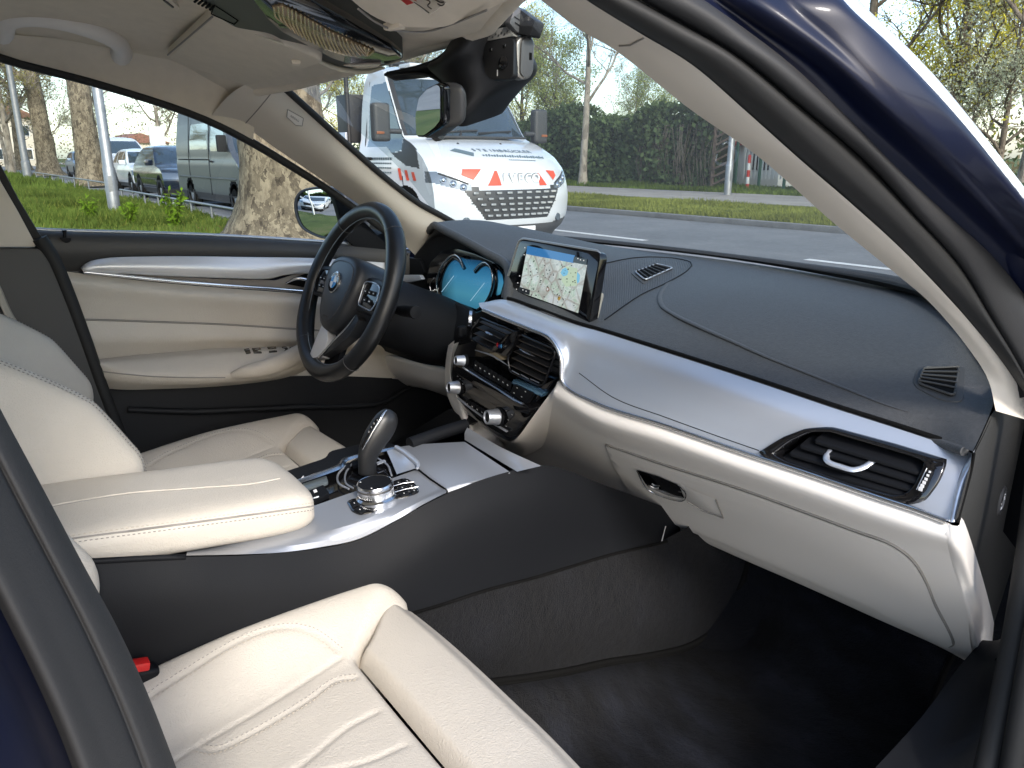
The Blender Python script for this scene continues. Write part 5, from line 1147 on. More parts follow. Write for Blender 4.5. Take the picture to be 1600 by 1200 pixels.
# ---- driver side mirror
sm = PX([(463, 330), (463, 312), (470, 299), (486, 293), (515, 292), (536, 298), (545, 312), (548, 345), (540, 368), (515, 374), (492, 368), (472, 354)], -0.965)
mn = Vector((0.62, -0.78, 0.05)).normalized()
md = Vector((-0.15, 0.98, 0)).normalized()
c0 = sum(sm, Vector()) / len(sm)
def flat_to(p, n=Vector((0.30, -0.95, -0.02)).normalized()):
    d = (p - CAMPOS); t = n.dot(c0 - CAMPOS) / n.dot(d); return CAMPOS + d * t
sm = [flat_to(p) for p in sm]; nmir = Vector((0.30, -0.95, 0.05)).normalized()
so_ = sp(sm, 48, True); cs = sum(so_, Vector()) / 48
mirr = loft('side_mirror', [[cs + (p - cs) * k + nmir * q for p in so_] for k, q in ((0.90, 0.006), (0.97, 0.010), (1.0, 0.002), (1.01, -0.03), (0.92, -0.075), (0.6, -0.11), (0.05, -0.12))], mat('mirror_shell', (0.02, 0.022, 0.028), 0.3, spec=0.5), CAR, nu=48, nv=28, cu=True, along='lin', label='driver side mirror reflecting parked cars')
loft('mirror_glass', [[cs + (p - cs) * (0.90 * k) + nmir * (0.0045 + 0.0035 * (1 - k * k)) for p in so_] for k in (1.0, 0.85, 0.7, 0.5, 0.3, 0.12, 0.004)], MIRROR, mirr, nu=48, nv=20, cu=True, along='lin')
tube('mirror_arm', [cs + nmir * -0.05 + Vector((0.05, 0, -0.05)), Vector((-0.74, cs.y + 0.06, cs.z - 0.07))], 0.03, BPLAST, mirr, 10, 8)

# ---- sun visors
def visor(px_, z_, label, nm='sun_visor', thick=0.016):
    q = [P(x, y, Z=z) for (x, y), z in zip(px_, z_)]
    return prism(nm, rpoly(q, 0.03, 6), (0, 0.002, thick), LINER, CAR, 0.006, 3, label=label)
v1 = visor([(258, 92), (332, 24), (512, 97), (388, 136)], [1.343, 1.366, 1.312, 1.304], 'driver sun visor folded up')
tube('visor_gap', [P(x, y, Z=1.345) for x, y in [(262, 86), (332, 26)]], 0.0014, SEAMD, v1, 6)
rbox('visor_clip', P(462, 98, Z=1.300), (0.028, 0.012, 0.006), LINER, v1, 0.003, 2, Matrix.Rotation(math.radians(-20), 3, 'Z'))
v2 = visor([(528, -14), (600, 40), (690, 46), (800, 0), (900, -60), (560, -130)], [1.345, 1.316, 1.312, 1.318, 1.33, 1.39], 'passenger sun visor with a warning sticker')
tube('visor_edge', [P(x, y, Z=1.314) for x, y in [(560, 14), (590, 36), (622, 48), (660, 50), (700, 40), (760, 16)]], 0.0012, SEAMD, v2, 6, 30)
zst = 1.3125
def VS(x, y, o_=0.0): return P(x, y, Z=1.3105 - o_ + 0.05 * max(0, (26 - y)) / 60)
prism('warning_sticker', [VS(x, y) for x, y in [(610, -20), (640, -40), (702, 2), (672, 23)]], (0, 0, 0.0006), mat('sticker_white', (0.74, 0.73, 0.70), 0.5), v2, 0)
prism('sticker_symbol', [VS(x, y, 0.0006) for x, y in [(616, -8), (640, -10), (652, 3), (636, 8)]], (0, 0, 0.0003), mat('sticker_red', (0.55, 0.04, 0.04), 0.5), v2, 0)
a = Acc()
for q in ([(661, -2), (672, 3), (668, 9), (674, 14)], [(678, -2), (690, 4), (697, 1)], [(684, 6), (690, 9), (694, 6)], [(647, 4), (662, 14), (670, 20)]):
    a.tube([VS(x, y, 0.0006) for x, y in q], 0.0007, 5, 10)
a.done('sticker_drawing', mat('dark_print', (0.05, 0.05, 0.05), 0.5), v2)
rbox('visor_clip', P(616, 41, Z=1.316), (0.024, 0.012, 0.008), LINER, v2, 0.003, 2, Matrix.Rotation(math.radians(20), 3, 'Z'))
# small airbag tab in the roof lining
tq = [P(x, y, Z=1.372) for x, y in [(250, -4), (262, -4), (281, 13), (276, 20)]]
prism('roof_tab', rpoly(tq, 0.003), (0, 0, 0.004), LINER, CAR, 0.001); tube('tab_print', [P(x, y, Z=1.371) for x, y in [(256, 0), (270, 11)]], 0.0016, mat('dark_print', (0.05, 0.05, 0.05), 0.5), CAR, 5)

# ---- overhead console with lamp
def ZO(x, y, off=0.0):     # underside of the console: sinks towards the windscreen
    return P(x, y, pl=(0, 0.19, 1, 1.300 + off))
oc = [(300, -20), (330, 22), (368, 44), (420, 52), (500, 96), (540, 108), (600, 104), (632, 92), (612, 74), (540, 30), (470, -10), (440, -30)]
ovh = prism('overhead_console', rpoly([ZO(x, y, 0.004) for x, y in oc], 0.012), (0, 0, 0.03), mat('overhead_grey', (0.062, 0.064, 0.056), 0.5), CAR, 0.004, 3, label='overhead console with a ribbed lamp')
prism('gloss_panel', rpoly([ZO(x, y, -0.002) for x, y in [(392, -4), (430, 0), (470, -8), (545, 34), (612, 76), (629, 91), (600, 101), (560, 104), (520, 92), (440, 50), (418, 30)]], 0.008), (0, 0, 0.01), GLOSS, ovh, 0.002)
tube('chrome_line', [ZO(x, y, -0.001) for x, y in [(398, 54), (440, 68), (490, 92), (530, 108), (565, 112), (600, 106)]], [0.0006, 0.003, 0.004, 0.0045, 0.004, 0.002], mat('cream_gloss', (0.70, 0.64, 0.50), 0.25), ovh, 8, 40)
def lens_mat():
    b = NB('lamp_lens'); p = b.n('ShaderNodeBsdfPrincipled'); p.inputs['Base Color'].default_value = (0.30, 0.205, 0.11, 1); p.inputs['Roughness'].default_value = 0.18; p.inputs['Metallic'].default_value = 0.3
    b.l(p.outputs[0], b.out.inputs[0]); return b.m
LENS = lens_mat(); L0 = [(424, 12), (440, 8), (520, 52), (586, 82), (578, 89), (548, 88), (500, 74), (458, 48), (436, 26)]
lens = prism('lamp_lens', rpoly([ZO(x, y, -0.004) for x, y in L0], 0.004), (0, 0, 0.004), LENS, ovh, 0.001)
a = Acc()
_lt = dens([(428, 12), (442, 10), (520, 52), (584, 80)], 101); _lb = dens([(428, 16), (437, 28), (458, 49), (500, 73), (546, 86), (574, 87)], 101)
def L_TOP(t): return (*_lt[int(t * 100)], 0)
def L_BOT(t): return (*_lb[int(t * 100)], 0)
for k in range(24):
    t = k / 23; x0, y0 = 432 + 140 * t, 8 + 74 * t; x1, y1 = 442 + 124 * t, 34 + 52 * t
    a.tube([ZO(q.x, q.y, -0.0046) for q in (Vector(L_TOP(t)), Vector(L_TOP(t)).lerp(Vector(L_BOT(min(1, t + .16))), .5) + Vector((-4, 4, 0)) * (1 - t), Vector(L_BOT(min(1, t + .16))))], 0.0011, 6, 10)
a.done('lens_ribs', mat('lens_rib_amber', (0.80, 0.60, 0.36), 0.15, metal=0.55), lens)
prism('ovh_reflector', rpoly([ZO(x, y, -0.004) for x, y in [(536, 103), (560, 106), (590, 104), (596, 100), (548, 101)]], 0.002), (0, 0, 0.002), mat('pinkish_chrome', (0.62, 0.56, 0.55), 0.15, metal=0.8), ovh, 0)
for k in range(5): tube('grille_slot', [ZO(310 + 6 * k, -2 + 3 * k, 0.002), ZO(304 + 6 * k, 12 + 3 * k - 9, 0.002)], 0.0016, DARK, ovh, 5)
tube('button_outline', [ZO(x, y, 0.0035) for x, y in [(335, 8), (372, 32), (366, 38), (330, 22), (335, 8)]], 0.0008, DARK, ovh, 5, 40, along='lin')
# ---- grab handle above the driver's window
gh = [P(x, y, X=q) for x, y, q in [(10, 50, -0.555), (16, 24, -0.535), (60, 26, -0.515), (110, 36, -0.512), (160, 52, -0.515), (190, 66, -0.535), (194, 84, -0.555)]]
gh0 = [P(x, y, X=q) for x, y, q in [(0, 44, -0.55), (20, 28, -0.525), (60, 27, -0.515), (110, 36, -0.512), (158, 52, -0.515), (184, 66, -0.530), (190, 82, -0.553)]]
gh0 = [p + (CAMPOS - p).normalized() * q for p, q in zip(gh0, (0.004, 0.045, 0.06, 0.06, 0.06, 0.045, 0.004))]
tube('grab_handle', gh0, [0.020, 0.013, 0.0115, 0.0115, 0.0115, 0.013, 0.018], CREAMP, CAR, 14, 50, flat=1.25)
# ---- interior mirror, its stem and the sensor cover
shc = [((705, 64), (758, 26)), ((690, 88), (768, 60)), ((668, 102), (780, 96)), ((684, 118), (792, 118)), ((700, 140), (790, 132)), ((712, 170), (765, 160)), ((716, 192), (738, 194))]
rows_o = []
for i, (l_, r_) in enumerate(shc):
    xl = [0.03, 0.005, -0.03, -0.02, -0.01, 0.0, 0.0][i]; a0 = P(*l_, X=xl); a1 = P(*r_, X=xl + [0.06, 0.08, 0.11, 0.10, 0.085, 0.05, 0.02][i]); m_ = a0.lerp(a1, 0.5) + Vector((0.015, -0.03, -0.012)) * (1 if 0 < i < 6 else 0.4)
    rows_o.append([a0, a0.lerp(a1, 0.25) + (m_ - a0.lerp(a1, .5)) * 0.8, m_, a0.lerp(a1, 0.75) + (m_ - a0.lerp(a1, .5)) * 0.8, a1, a1 + Vector((-0.02, 0.07, 0.02)), a0 + Vector((-0.01, 0.07, 0.02))])
BMIR = mat('mirror_base_black', (0.012, 0.012, 0.013), 0.45, spec=0.4)
shr = loft('sensor_cover', rows_o, BMIR, CAR, nu=42, nv=30, cu=True, label='black sensor cover at the top of the windscreen')
skirt = [P(x, y, X=q) for x, y, q in [(600, 118, -0.10), (640, 116, -0.06), (668, 120, -0.03), (690, 132, 0.0), (700, 142, 0.0)]]
sk2 = [P(x, y, X=q) for x, y, q in [(604, 112, -0.10), (650, 102, -0.05), (684, 88, 0.0), (706, 66, 0.03), (724, 34, 0.05)]]
loft('sensor_skirt', [skirt, [a_.lerp(b_, .5) + Vector((0.0, 0.02, -0.01)) for a_, b_ in zip(skirt, sk2)], sk2], BMIR, shr, nu=24, nv=10, thick=0.004)
mg = [P(x, y, X=q) for x, y, q in [(652, 212, -0.045), (650, 178, -0.045), (656, 152, -0.040), (670, 138, -0.025), (688, 132, -0.008), (688, 190, -0.008), (678, 200, -0.018)]]
mvn = (mg[3] - mg[0]).cross(mg[4] - mg[0]).normalized()
# flat glass: put all points into the plane through three of them, facing the driver
mc = P(670, 172, X=0.03); mnn = Vector((-0.02, -0.985, -0.13)).normalized()
def mpl(x, y, off=0.0): return P(x, y, pl=(mnn.x, mnn.y, mnn.z, mnn.dot(mc) + off))
mg2 = [mpl(x, y) for x, y in [(652, 211), (650.5, 180), (656, 153), (668, 140), (684, 132), (689, 136), (689, 188), (680, 199), (664, 211)]]
rv = prism('rear_view_mirror', rpoly([mpl(x, y) for x, y in [(651, 214), (649, 180), (655, 151), (667, 138), (685, 129), (694, 134), (694, 192), (682, 203), (663, 215)]], 0.006), mnn * -0.010, GLOSS, CAR, 0.002, 2, label='frameless inside mirror above the dashboard')
prism('mirror_glass', rpoly([p + mnn * 0.0012 for p in mg2], 0.004), mnn * 0.0004, MIRROR, rv, 0)
bk0 = [mpl(x, y, -0.008) for x, y in [(686, 130), (695, 134), (695, 192), (683, 204), (664, 215), (662, 208), (672, 150)]]
bkM = sum(bk0, Vector()) / len(bk0)
rowsb = []
for k, dx in ((1.0, 0.0), (1.0, 0.014), (0.92, 0.026), (0.70, 0.034), (0.1, 0.036)):
    rowsb.append([bkM + (p - bkM) * k + Vector((0.75, 0.66, 0.05)).normalized() * dx for p in sp(bk0, 40, True)])
loft('mirror_shell', rowsb, mat('mirror_grey', (0.10, 0.10, 0.10), 0.35, metal=0.3), rv, nu=40, nv=16, cu=True, along='lin')
tube('mirror_stem', [P(690, 206, X=0.0), P(700, 190, X=0.015), P(715, 165, X=0.02), P(722, 150, X=0.02)], [0.008, 0.010, 0.012, 0.012], BMIR, rv, 10, 16)
lathe('stem_joint', [(0.0001, -0.008), (0.008, -0.006), (0.009, 0), (0.008, 0.006), (0.0001, 0.008)], P(684, 211, X=0.0), (1, 0.3, 0.2), mat('mirror_grey', (0.10, 0.10, 0.10), 0.35, metal=0.3), rv, 16)

# ---- dash camera fixed to the glass: a thing of its own
DCM = mat('camera_black', (0.014, 0.014, 0.015), 0.4, spec=0.4)
dco = P(795, 90, X=0.115)
dcam = thing('dash_camera', 'small black dash camera with silver rim stuck to the windscreen', 'camera', tuple(dco))
def loc(p): return Vector(p) - dco
def PDC(x, y, off=0.0): 
    n = Vector((-0.25, -0.955, 0.15)).normalized(); n = Vector((0.20, -0.97, 0.10)).normalized()
    return loc(P(x, y, pl=(n.x, n.y, n.z, n.dot(dco) + off)))
nD = Vector((0.20, -0.97, 0.10)).normalized()
front = [(758, 66), (798, 58), (803, 62), (802, 118), (796, 124), (768, 125), (760, 119), (756, 108), (755, 74)]
prism('housing', rpoly([PDC(x, y, 0.012) for x, y in front], 0.006, 5), -nD * 0.010, DCM, dcam, 0.002, 2)
# rim and side face
sf = [(803, 62), (812, 55), (822, 52), (832, 56), (836, 66), (835, 110), (830, 122), (818, 126), (798, 126)]
def PDS(x, y, X): return loc(P(x, y, X=X))
body_side = [PDS(x, y, 0.136) for x, y in [(807, 66), (814, 57), (824, 54), (833, 58), (836, 68), (834, 112), (828, 123), (816, 125), (808, 118)]]
prism('rim', rpoly(body_side, 0.008, 5), Vector((-0.016, 0.0, 0)), mat('satin_grey', (0.33, 0.31, 0.29), 0.3, metal=0.7), dcam, 0.003, 3)
prism('side_cover', rpoly([p + Vector((0.0008, 0, 0)) for p in [PDS(x, y, 0.137) for x, y in [(814, 64), (822, 58), (831, 61), (833, 70), (832, 110), (827, 119), (818, 121), (812, 114)]]], 0.006, 5), Vector((0.001, 0, 0)), mat('camera_grey', (0.075, 0.075, 0.078), 0.4), dcam, 0.0005)
rbox('port', PDS(829, 88, 0.139), (0.001, 0.004, 0.009), DARK, dcam, 0)
lathe('lens', [(0.0085, 0), (0.0085, 0.002), (0.007, 0.003), (0, 0.003)], PDC(787, 98, 0.012), nD, GLOSS, dcam, 24)
for x, y in [(767, 78), (788, 72)]: rbox('sensor', PDC(x, y, 0.0125), (0.006, 0.002, 0.004), GLOSS, dcam, 0.0005)
rbox('status_light', PDC(777, 114, 0.0125), (0.0016, 0.001, 0.008), mat('grey_print', (0.35, 0.35, 0.35), 0.5), dcam, 0)
prism('label_plate', rpoly([PDC(x, y, 0.010) for x, y in [(754, 50), (794, 41), (803, 56), (761, 64)]], 0.003), -nD * 0.01, mat('label_grey', (0.24, 0.235, 0.22), 0.5), dcam, 0.001)
a = Acc()
for k in range(7): a.box(PDC(765 + 4.6 * k, 56 - 1.1 * k + (k % 2) * 3, 0.0106), (0.0016, 0, 0.0005), (0, 0.0002, 0), (0, 0, 0.0012))
a.done('label_print', mat('dark_print', (0.05, 0.05, 0.05), 0.5), dcam)
prism('mount', rpoly([PDC(x, y, 0.004) for x, y in [(762, 18), (804, 8), (836, 32), (828, 56), (806, 52), (796, 40), (757, 42)]], 0.003), -nD * 0.02, DCM, dcam, 0.002)
prism('mount_side', rpoly([PDS(x, y, 0.134) for x, y in [(806, 8), (837, 33), (829, 57), (808, 50), (796, 36)]], 0.003), Vector((-0.012, 0, 0)), mat('camera_grey', (0.075, 0.075, 0.078), 0.4), dcam, 0.002)
for k in (0, 1): tube('mount_line', [PDS(804 + 1 * k, 26 + 9 * k, 0.135), PDS(832 - 2 * k, 44 + 8 * k, 0.135)], 0.0006, DARK, dcam, 5)

# ---- passenger side A pillar, seals and painted frame
L1 = [(790, -40), (845, 0), (905, 46), (962, 79), (1080, 172), (1180, 241), (1300, 346), (1400, 428), (1450, 470), (1510, 540), (1545, 596), (1556, 642)]
L2 = [(860, -40), (919, 2), (1000, 52), (1081, 101), (1168, 176), (1252, 251), (1330, 318), (1403, 384), (1462, 444), (1518, 506), (1562, 560), (1600, 618), (1618, 660)]
L3 = [(930, -40), (1002, 2), (1076, 42), (1151, 86), (1252, 168), (1351, 252), (1428, 336), (1501, 418), (1548, 496), (1582, 552), (1616, 614)]
L4 = [(1040, -40), (1102, 2), (1170, 50), (1236, 101), (1320, 180), (1401, 262), (1480, 336), (1545, 396), (1601, 462), (1640, 520)]
L4b = [(1090, -40), (1140, 2), (1206, 46), (1280, 96), (1360, 168), (1445, 250), (1520, 320), (1600, 408), (1640, 455)]
L5 = [(1200, -40), (1232, 2), (1300, 62), (1370, 128), (1440, 198), (1520, 282), (1600, 372), (1640, 420)]
L6 = [(1296, -40), (1318, 2), (1388, 68), (1452, 134), (1512, 202), (1560, 262), (1600, 312), (1640, 362)]
L7 = [(1318, -40), (1344, 2), (1402, 58), (1460, 118), (1520, 190), (1564, 246), (1600, 292), (1640, 346)]
def pill(L, xs): 
    n = len(L); return [P(x, y, X=float(np.interp(i / (n - 1), np.linspace(0, 1, len(xs)), xs))) for i, (x, y) in enumerate(L)]
q1 = pill(L1, (0.36, 0.45, 0.55, 0.62, 0.665, 0.69)); q2 = pill(L2, (0.54, 0.58, 0.63, 0.665, 0.69, 0.705)); q3 = pill(L3, (0.575, 0.61, 0.655, 0.685, 0.705, 0.72))
q4 = pill(L4, (0.60, 0.64, 0.68, 0.705, 0.725)); q4b = pill(L4b, (0.605, 0.65, 0.69, 0.715, 0.735)); q5 = pill(L5, (0.63, 0.67, 0.71, 0.73, 0.75)); q6 = pill(L6, (0.655, 0.69, 0.725, 0.745, 0.76)); q7 = pill(L7, (0.635, 0.675, 0.715, 0.735, 0.75))
def mids(a_, b_, t, lift, n=60):
    A1, B1 = sp(a_, n), sp(b_, n); out = []
    for p, q in zip(A1, B1):
        m_ = p.lerp(q, t); out.append(m_ + (CAMPOS - m_).normalized() * lift)
    return out
rp = loft('pillar_trim', [q1, mids(q1, q2, 0.5, 0.012), mids(q1, q2, 0.93, 0.004), q2], PILLARM, CAR, nu=90, nv=16)
tube('joint_gap', onto(rp, [(962, 80), (985, 70), (1006, 59)], 0.0004), 0.0008, SEAMD, rp, 6)
loft('pillar_back', [q1, [p + Vector((-0.01, 0.03, 0.0)) for p in sp(q1, 60)], mids(q1, q3, .8, -0.03)], BPLAST, rp, nu=60, nv=8)
loft('door_seal', [mids(q2, q2, 0, -0.006), mids(q2, q3, 0.18, 0.012), mids(q2, q3, 0.5, 0.018), mids(q2, q3, 0.85, 0.010), mids(q3, q3, 0, -0.010)], RUBBER, CAR, nu=90, nv=24, label='black rubber door seal along the front pillar')
loft('outer_seal', [mids(q3, q3, 0, -0.012), mids(q3, q4, 0.15, 0.002), mids(q3, q4, 0.45, 0.010), mids(q3, q4, 0.8, 0.010), mids(q4, q4, 0, 0.0), mids(q4, q4, 0, -0.012)], RUBBERG, CAR, nu=90, nv=26)
frame_ = loft('door_frame', [mids(q4, q4, 0, -0.014), mids(q4, q4b, .5, -0.020), mids(q4b, q4b, 0, -0.010), mids(q4b, q5, 0.5, 0.003), mids(q5, q5, 0, -0.002), mids(q5, q6, 0.15, 0.001), mids(q5, q6, 0.85, 0.003), mids(q6, q6, 0, -0.002), mids(q6, q7, 0.5, -0.006), mids(q7, q7, 0, -0.05)], NAVY, CAR, nu=90, nv=60, label='navy painted frame of the open door')
loft('roof_edge_glare', [mids(q6, q6, 0, -0.003), mids(q6, q7, 0.15, 0.002), mids(q6, q7, 0.5, 0.003), mids(q6, q7, 0.85, 0.002), mids(q7, q7, 0, -0.003), mids(q7, q7, 0, -0.02)], mat('painted_glare', (0.72, 0.74, 0.78), 0.22, metal=0.5), CAR, nu=90, nv=24)  # bright strip painted in for the sky glare on the navy edge
# outer skin of the pillar down to the glass, and the roof rail running back over the door opening
bk1 = [p + Vector((-0.004, 0.035, 0.004)) for p in sp(q1, 60)]; o7 = mids(q7, q7, 0, -0.004)
loft('pillar_skin', [o7, [a_.lerp(b_, .5) + Vector((0.0, 0.006, 0.0)) for a_, b_ in zip(o7, bk1)], bk1], NAVY, CAR, nu=60, nv=12)
rr7 = []
for q_, dz in ((q2, 0.0), (q3, 0.0), (q4, 0.004), (q4b, 0.0), (q5, 0.01), (q6, 0.02), (q7, 0.03)):
    e_ = q_[0]; d_ = (q_[0] - q_[1]).normalized(); rr7.append([q_[1], e_, e_ + d_ * 0.05, Vector((e_.x + 0.03, -0.45, max(e_.z, 1.30) + 0.035 + dz)), Vector((e_.x + 0.05, -1.0, max(e_.z, 1.30) + 0.045 + dz)), Vector((e_.x + 0.03, -1.7, max(e_.z, 1.30) + 0.01 + dz))])
loft('roof_rail', [sp(r_, 40)[3:] for r_ in rr7], NAVY, CAR, nu=40, nv=24)
# lower door opening: seals running down the front edge
s1 = [P(1630, 640, X=0.715), P(1622, 760, X=0.725), P(1606, 880, X=0.735), P(1588, 990, X=0.745), P(1566, 1100, X=0.755), P(1536, 1230, X=0.765)]
tube('door_seal', s1, 0.014, RUBBER, CAR, 12, 50)
s2 = [P(1640, 900, X=0.76), P(1618, 1000, X=0.77), P(1600, 1100, X=0.78), P(1578, 1230, X=0.79)]
tube('outer_seal', s2, 0.013, RUBBER, CAR, 12, 40)
loft('sill', [s2, [p + Vector((0.03, 0, -0.02)) for p in s2], [p + Vector((0.05, 0, -0.16)) for p in s2]], NAVY, CAR, nu=20, nv=8)
# ---- passenger side B pillar next to the lens
B1 = [(-110, 420), (-40, 560), (0, 640), (60, 752), (130, 884), (182, 980), (228, 1080), (280, 1215), (320, 1330)]
B2 = [(-190, 420), (-120, 560), (-62, 668), (0, 790), (70, 925), (120, 1030), (160, 1120), (196, 1215), (230, 1330)]
B3 = [(-260, 420), (-190, 560), (-130, 690), (-60, 830), (0, 950), (50, 1050), (90, 1140), (118, 1215), (150, 1330)]
B4 = [(-330, 420), (-280, 560), (-230, 690), (-160, 850), (-90, 990), (-20, 1110), (26, 1215), (60, 1330)]
b1, b2, b3, b4 = pill(B1, (0.725, 0.725)), pill(B2, (0.745, 0.745)), pill(B3, (0.762, 0.762)), pill(B4, (0.785, 0.785))
loft('pillar_seal', [mids(b1, b1, 0, -0.012), mids(b1, b1, 0, 0.0), mids(b1, b2, 0.3, 0.008), mids(b1, b2, 0.55, 0.0065), mids(b1, b2, 0.62, 0.002), mids(b1, b2, 0.70, 0.006), mids(b2, b3, 0.2, 0.008), mids(b2, b3, 0.8, 0.006), mids(b3, b3, 0, -0.008)], RUBBERG, CAR, nu=60, nv=50, label='grey rubber seal of the near door pillar')
loft('pillar_body', [mids(b3, b3, 0, -0.010), mids(b3, b4, 0.2, -0.012), mids(b3, b4, 0.5, 0.0), mids(b4, b4, 0, 0.004), [p + Vector((0.06, -0.05, -0.02)) for p in sp(b4, 60)], [p + Vector((0.06, -0.25, -0.02)) for p in sp(b4, 60)]], NAVY, CAR, nu=60, nv=30)
# pillar behind the seal: shades the seat
prism('pillar_core', [Vector((0.70, -0.66, 0.35)), Vector((0.70, -0.60, 0.75)), Vector((0.69, -0.665, 1.10)), Vector((0.60, -0.72, 1.34)), Vector((0.60, -0.86, 1.35)), Vector((0.69, -0.85, 1.0)), Vector((0.70, -0.85, 0.35))], (0.05, 0, 0), BPLAST, CAR, 0.01)
# ---- the opened passenger door (hinged ahead of the seat, outside the picture)
pd0, pd1 = Vector((0.87, 0.66, 0)), Vector((1.62, 0.06, 0)); pdn = Vector((-0.62, -0.78, 0)).normalized() * 0.09
prism('passenger_door', [pd0 + Vector((0, 0, 0.30)), pd1 + Vector((0, 0, 0.30)), pd1 + Vector((0, 0, 1.0)), pd0 + Vector((0, 0, 0.93))], pdn, NAVY, CAR, 0.02)
PDO = bpy.data.objects['passenger_door']; PDO['label'] = 'opened front passenger door'
prism('door_panel', [pd0.lerp(pd1, .06) + Vector((0, 0, 0.45)) + pdn, pd0.lerp(pd1, .96) + Vector((0, 0, 0.45)) + pdn, pd0.lerp(pd1, .96) + Vector((0, 0, 0.92)) + pdn, pd0.lerp(pd1, .06) + Vector((0, 0, 0.86)) + pdn], pdn * 0.08, CREAM, PDO, 0.004)
tube('window_frame', [pd0 + Vector((0, 0, 0.93)) + pdn * .5, pd0.lerp(pd1, .45) + Vector((0, 0, 1.24)), pd0.lerp(pd1, .95) + Vector((0, 0, 1.34)), pd1 + Vector((0, 0, 1.0)) + pdn * .5], 0.022, NAVY, PDO, 8, 40)
sheet('window_pane', [pd0 + Vector((0, 0, 0.93)) + pdn * .5, pd0.lerp(pd1, .45) + Vector((0, 0, 1.24)) + pdn * .3, pd0.lerp(pd1, .95) + Vector((0, 0, 1.34)) + pdn * .3, pd1 + Vector((0, 0, 1.0)) + pdn * .5], GL_S, PDO)
# ---- body behind: floor pan, rear sides, rear bench, tail, left outer side
for sx in (-1, 1):
    q = [Vector((0.74 * sx, -0.78, 0.30)), Vector((0.74 * sx, -0.78, 1.00)), Vector((0.73 * sx, -2.1, 1.03)), Vector((0.72 * sx, -2.1, 0.30))]
    prism('rear_door', q, (0.14 * sx, 0, 0), NAVY, CAR, 0.02)
    prism('rear_door_panel', [p + Vector((-0.012 * sx, 0.02, 0)) for p in q], (0.006 * sx, 0, 0), CREAMP, CAR, 0)
    prism('rear_pillar', [Vector((0.72 * sx, -1.75, 1.02)), Vector((0.60 * sx, -1.55, 1.34)), Vector((0.58 * sx, -2.1, 1.28)), Vector((0.70 * sx, -2.4, 1.02))], (0.04 * sx, 0, 0), NAVY, CAR, 0.01)
prism('left_body', [Vector((-0.74, 0.75, 0.25)), Vector((-0.74, 0.75, 0.92)), Vector((-0.74, 0.3, 0.965)), Vector((-0.74, -0.78, 1.03)), Vector((-0.74, -0.78, 0.25))], (-0.16, 0, 0), NAVY, CAR, 0.02)
prism('left_front_wing', [Vector((-0.74, 0.75, 0.25)), Vector((-0.74, 0.75, 0.90)), Vector((-0.74, 1.9, 0.75)), Vector((-0.74, 2.2, 0.3))], (-0.16, 0, 0), NAVY, CAR, 0.02)
prism('right_front_wing', [Vector((0.74, 0.62, 0.25)), Vector((0.74, 0.62, 0.90)), Vector((0.74, 1.9, 0.75)), Vector((0.74, 2.2, 0.3))], (0.16, 0, 0), NAVY, CAR, 0.02)
loft('rear_seat', [[Vector((x, -1.25, 0.50)) for x in (-0.68, 0, 0.68)], [Vector((x, -1.30, 0.56)) for x in (-0.68, 0, 0.68)], [Vector((x, -1.72, 0.54)) for x in (-0.68, 0, 0.68)], [Vector((x, -1.80, 0.62)) for x in (-0.68, 0, 0.68)], [Vector((x, -1.98, 1.05)) for x in (-0.66, 0, 0.66)], [Vector((x, -2.10, 1.05)) for x in (-0.66, 0, 0.66)]], CREAM, CAR, nu=20, nv=30)
prism('rear_shelf', [Vector((-0.7, -2.0, 1.0)), Vector((0.7, -2.0, 1.0)), Vector((0.7, -2.7, 1.02)), Vector((-0.7, -2.7, 1.02))], (0, 0, -0.03), BPLAST, CAR, 0.005)
prism('boot', [Vector((-0.85, -2.1, 0.25)), Vector((-0.85, -2.1, 0.98)), Vector((-0.85, -3.2, 0.98)), Vector((-0.85, -3.3, 0.4))], (1.7, 0, 0), NAVY, CAR, 0.04)
rbox('underbody', (0, -0.4, 0.2), (1.55, 5.0, 0.10), BPLAST, CAR, 0.02)
for sx in (-1, 1):
    for y in (1.35, -1.62):
        wv = lathe('wheel', [(0.2, -0.11), (0.30, -0.115), (0.33, -0.08), (0.335, 0.0), (0.33, 0.08), (0.30, 0.115), (0.2, 0.11)], (0.80 * sx, y, 0.335), (1, 0, 0), RUBBER, CAR, 32)
        lathe('rim', [(0.21, -0.10), (0.19, 0.04), (0.05, 0.06), (0, 0.06)], (0.80 * sx, y, 0.335), (sx, 0, 0), ALU, wv, 24)
GLR = glass('rear_glass', (0.5, 0.52, 0.52))
for sx in (-1, 1):
    prism('rear_window', [Vector((0.735 * sx, -0.86, 1.01)), Vector((0.62 * sx, -0.86, 1.345)), Vector((0.62 * sx, -1.55, 1.34)), Vector((0.73 * sx, -1.74, 1.02))], (0.004 * sx, 0, 0), GLR, CAR, 0)
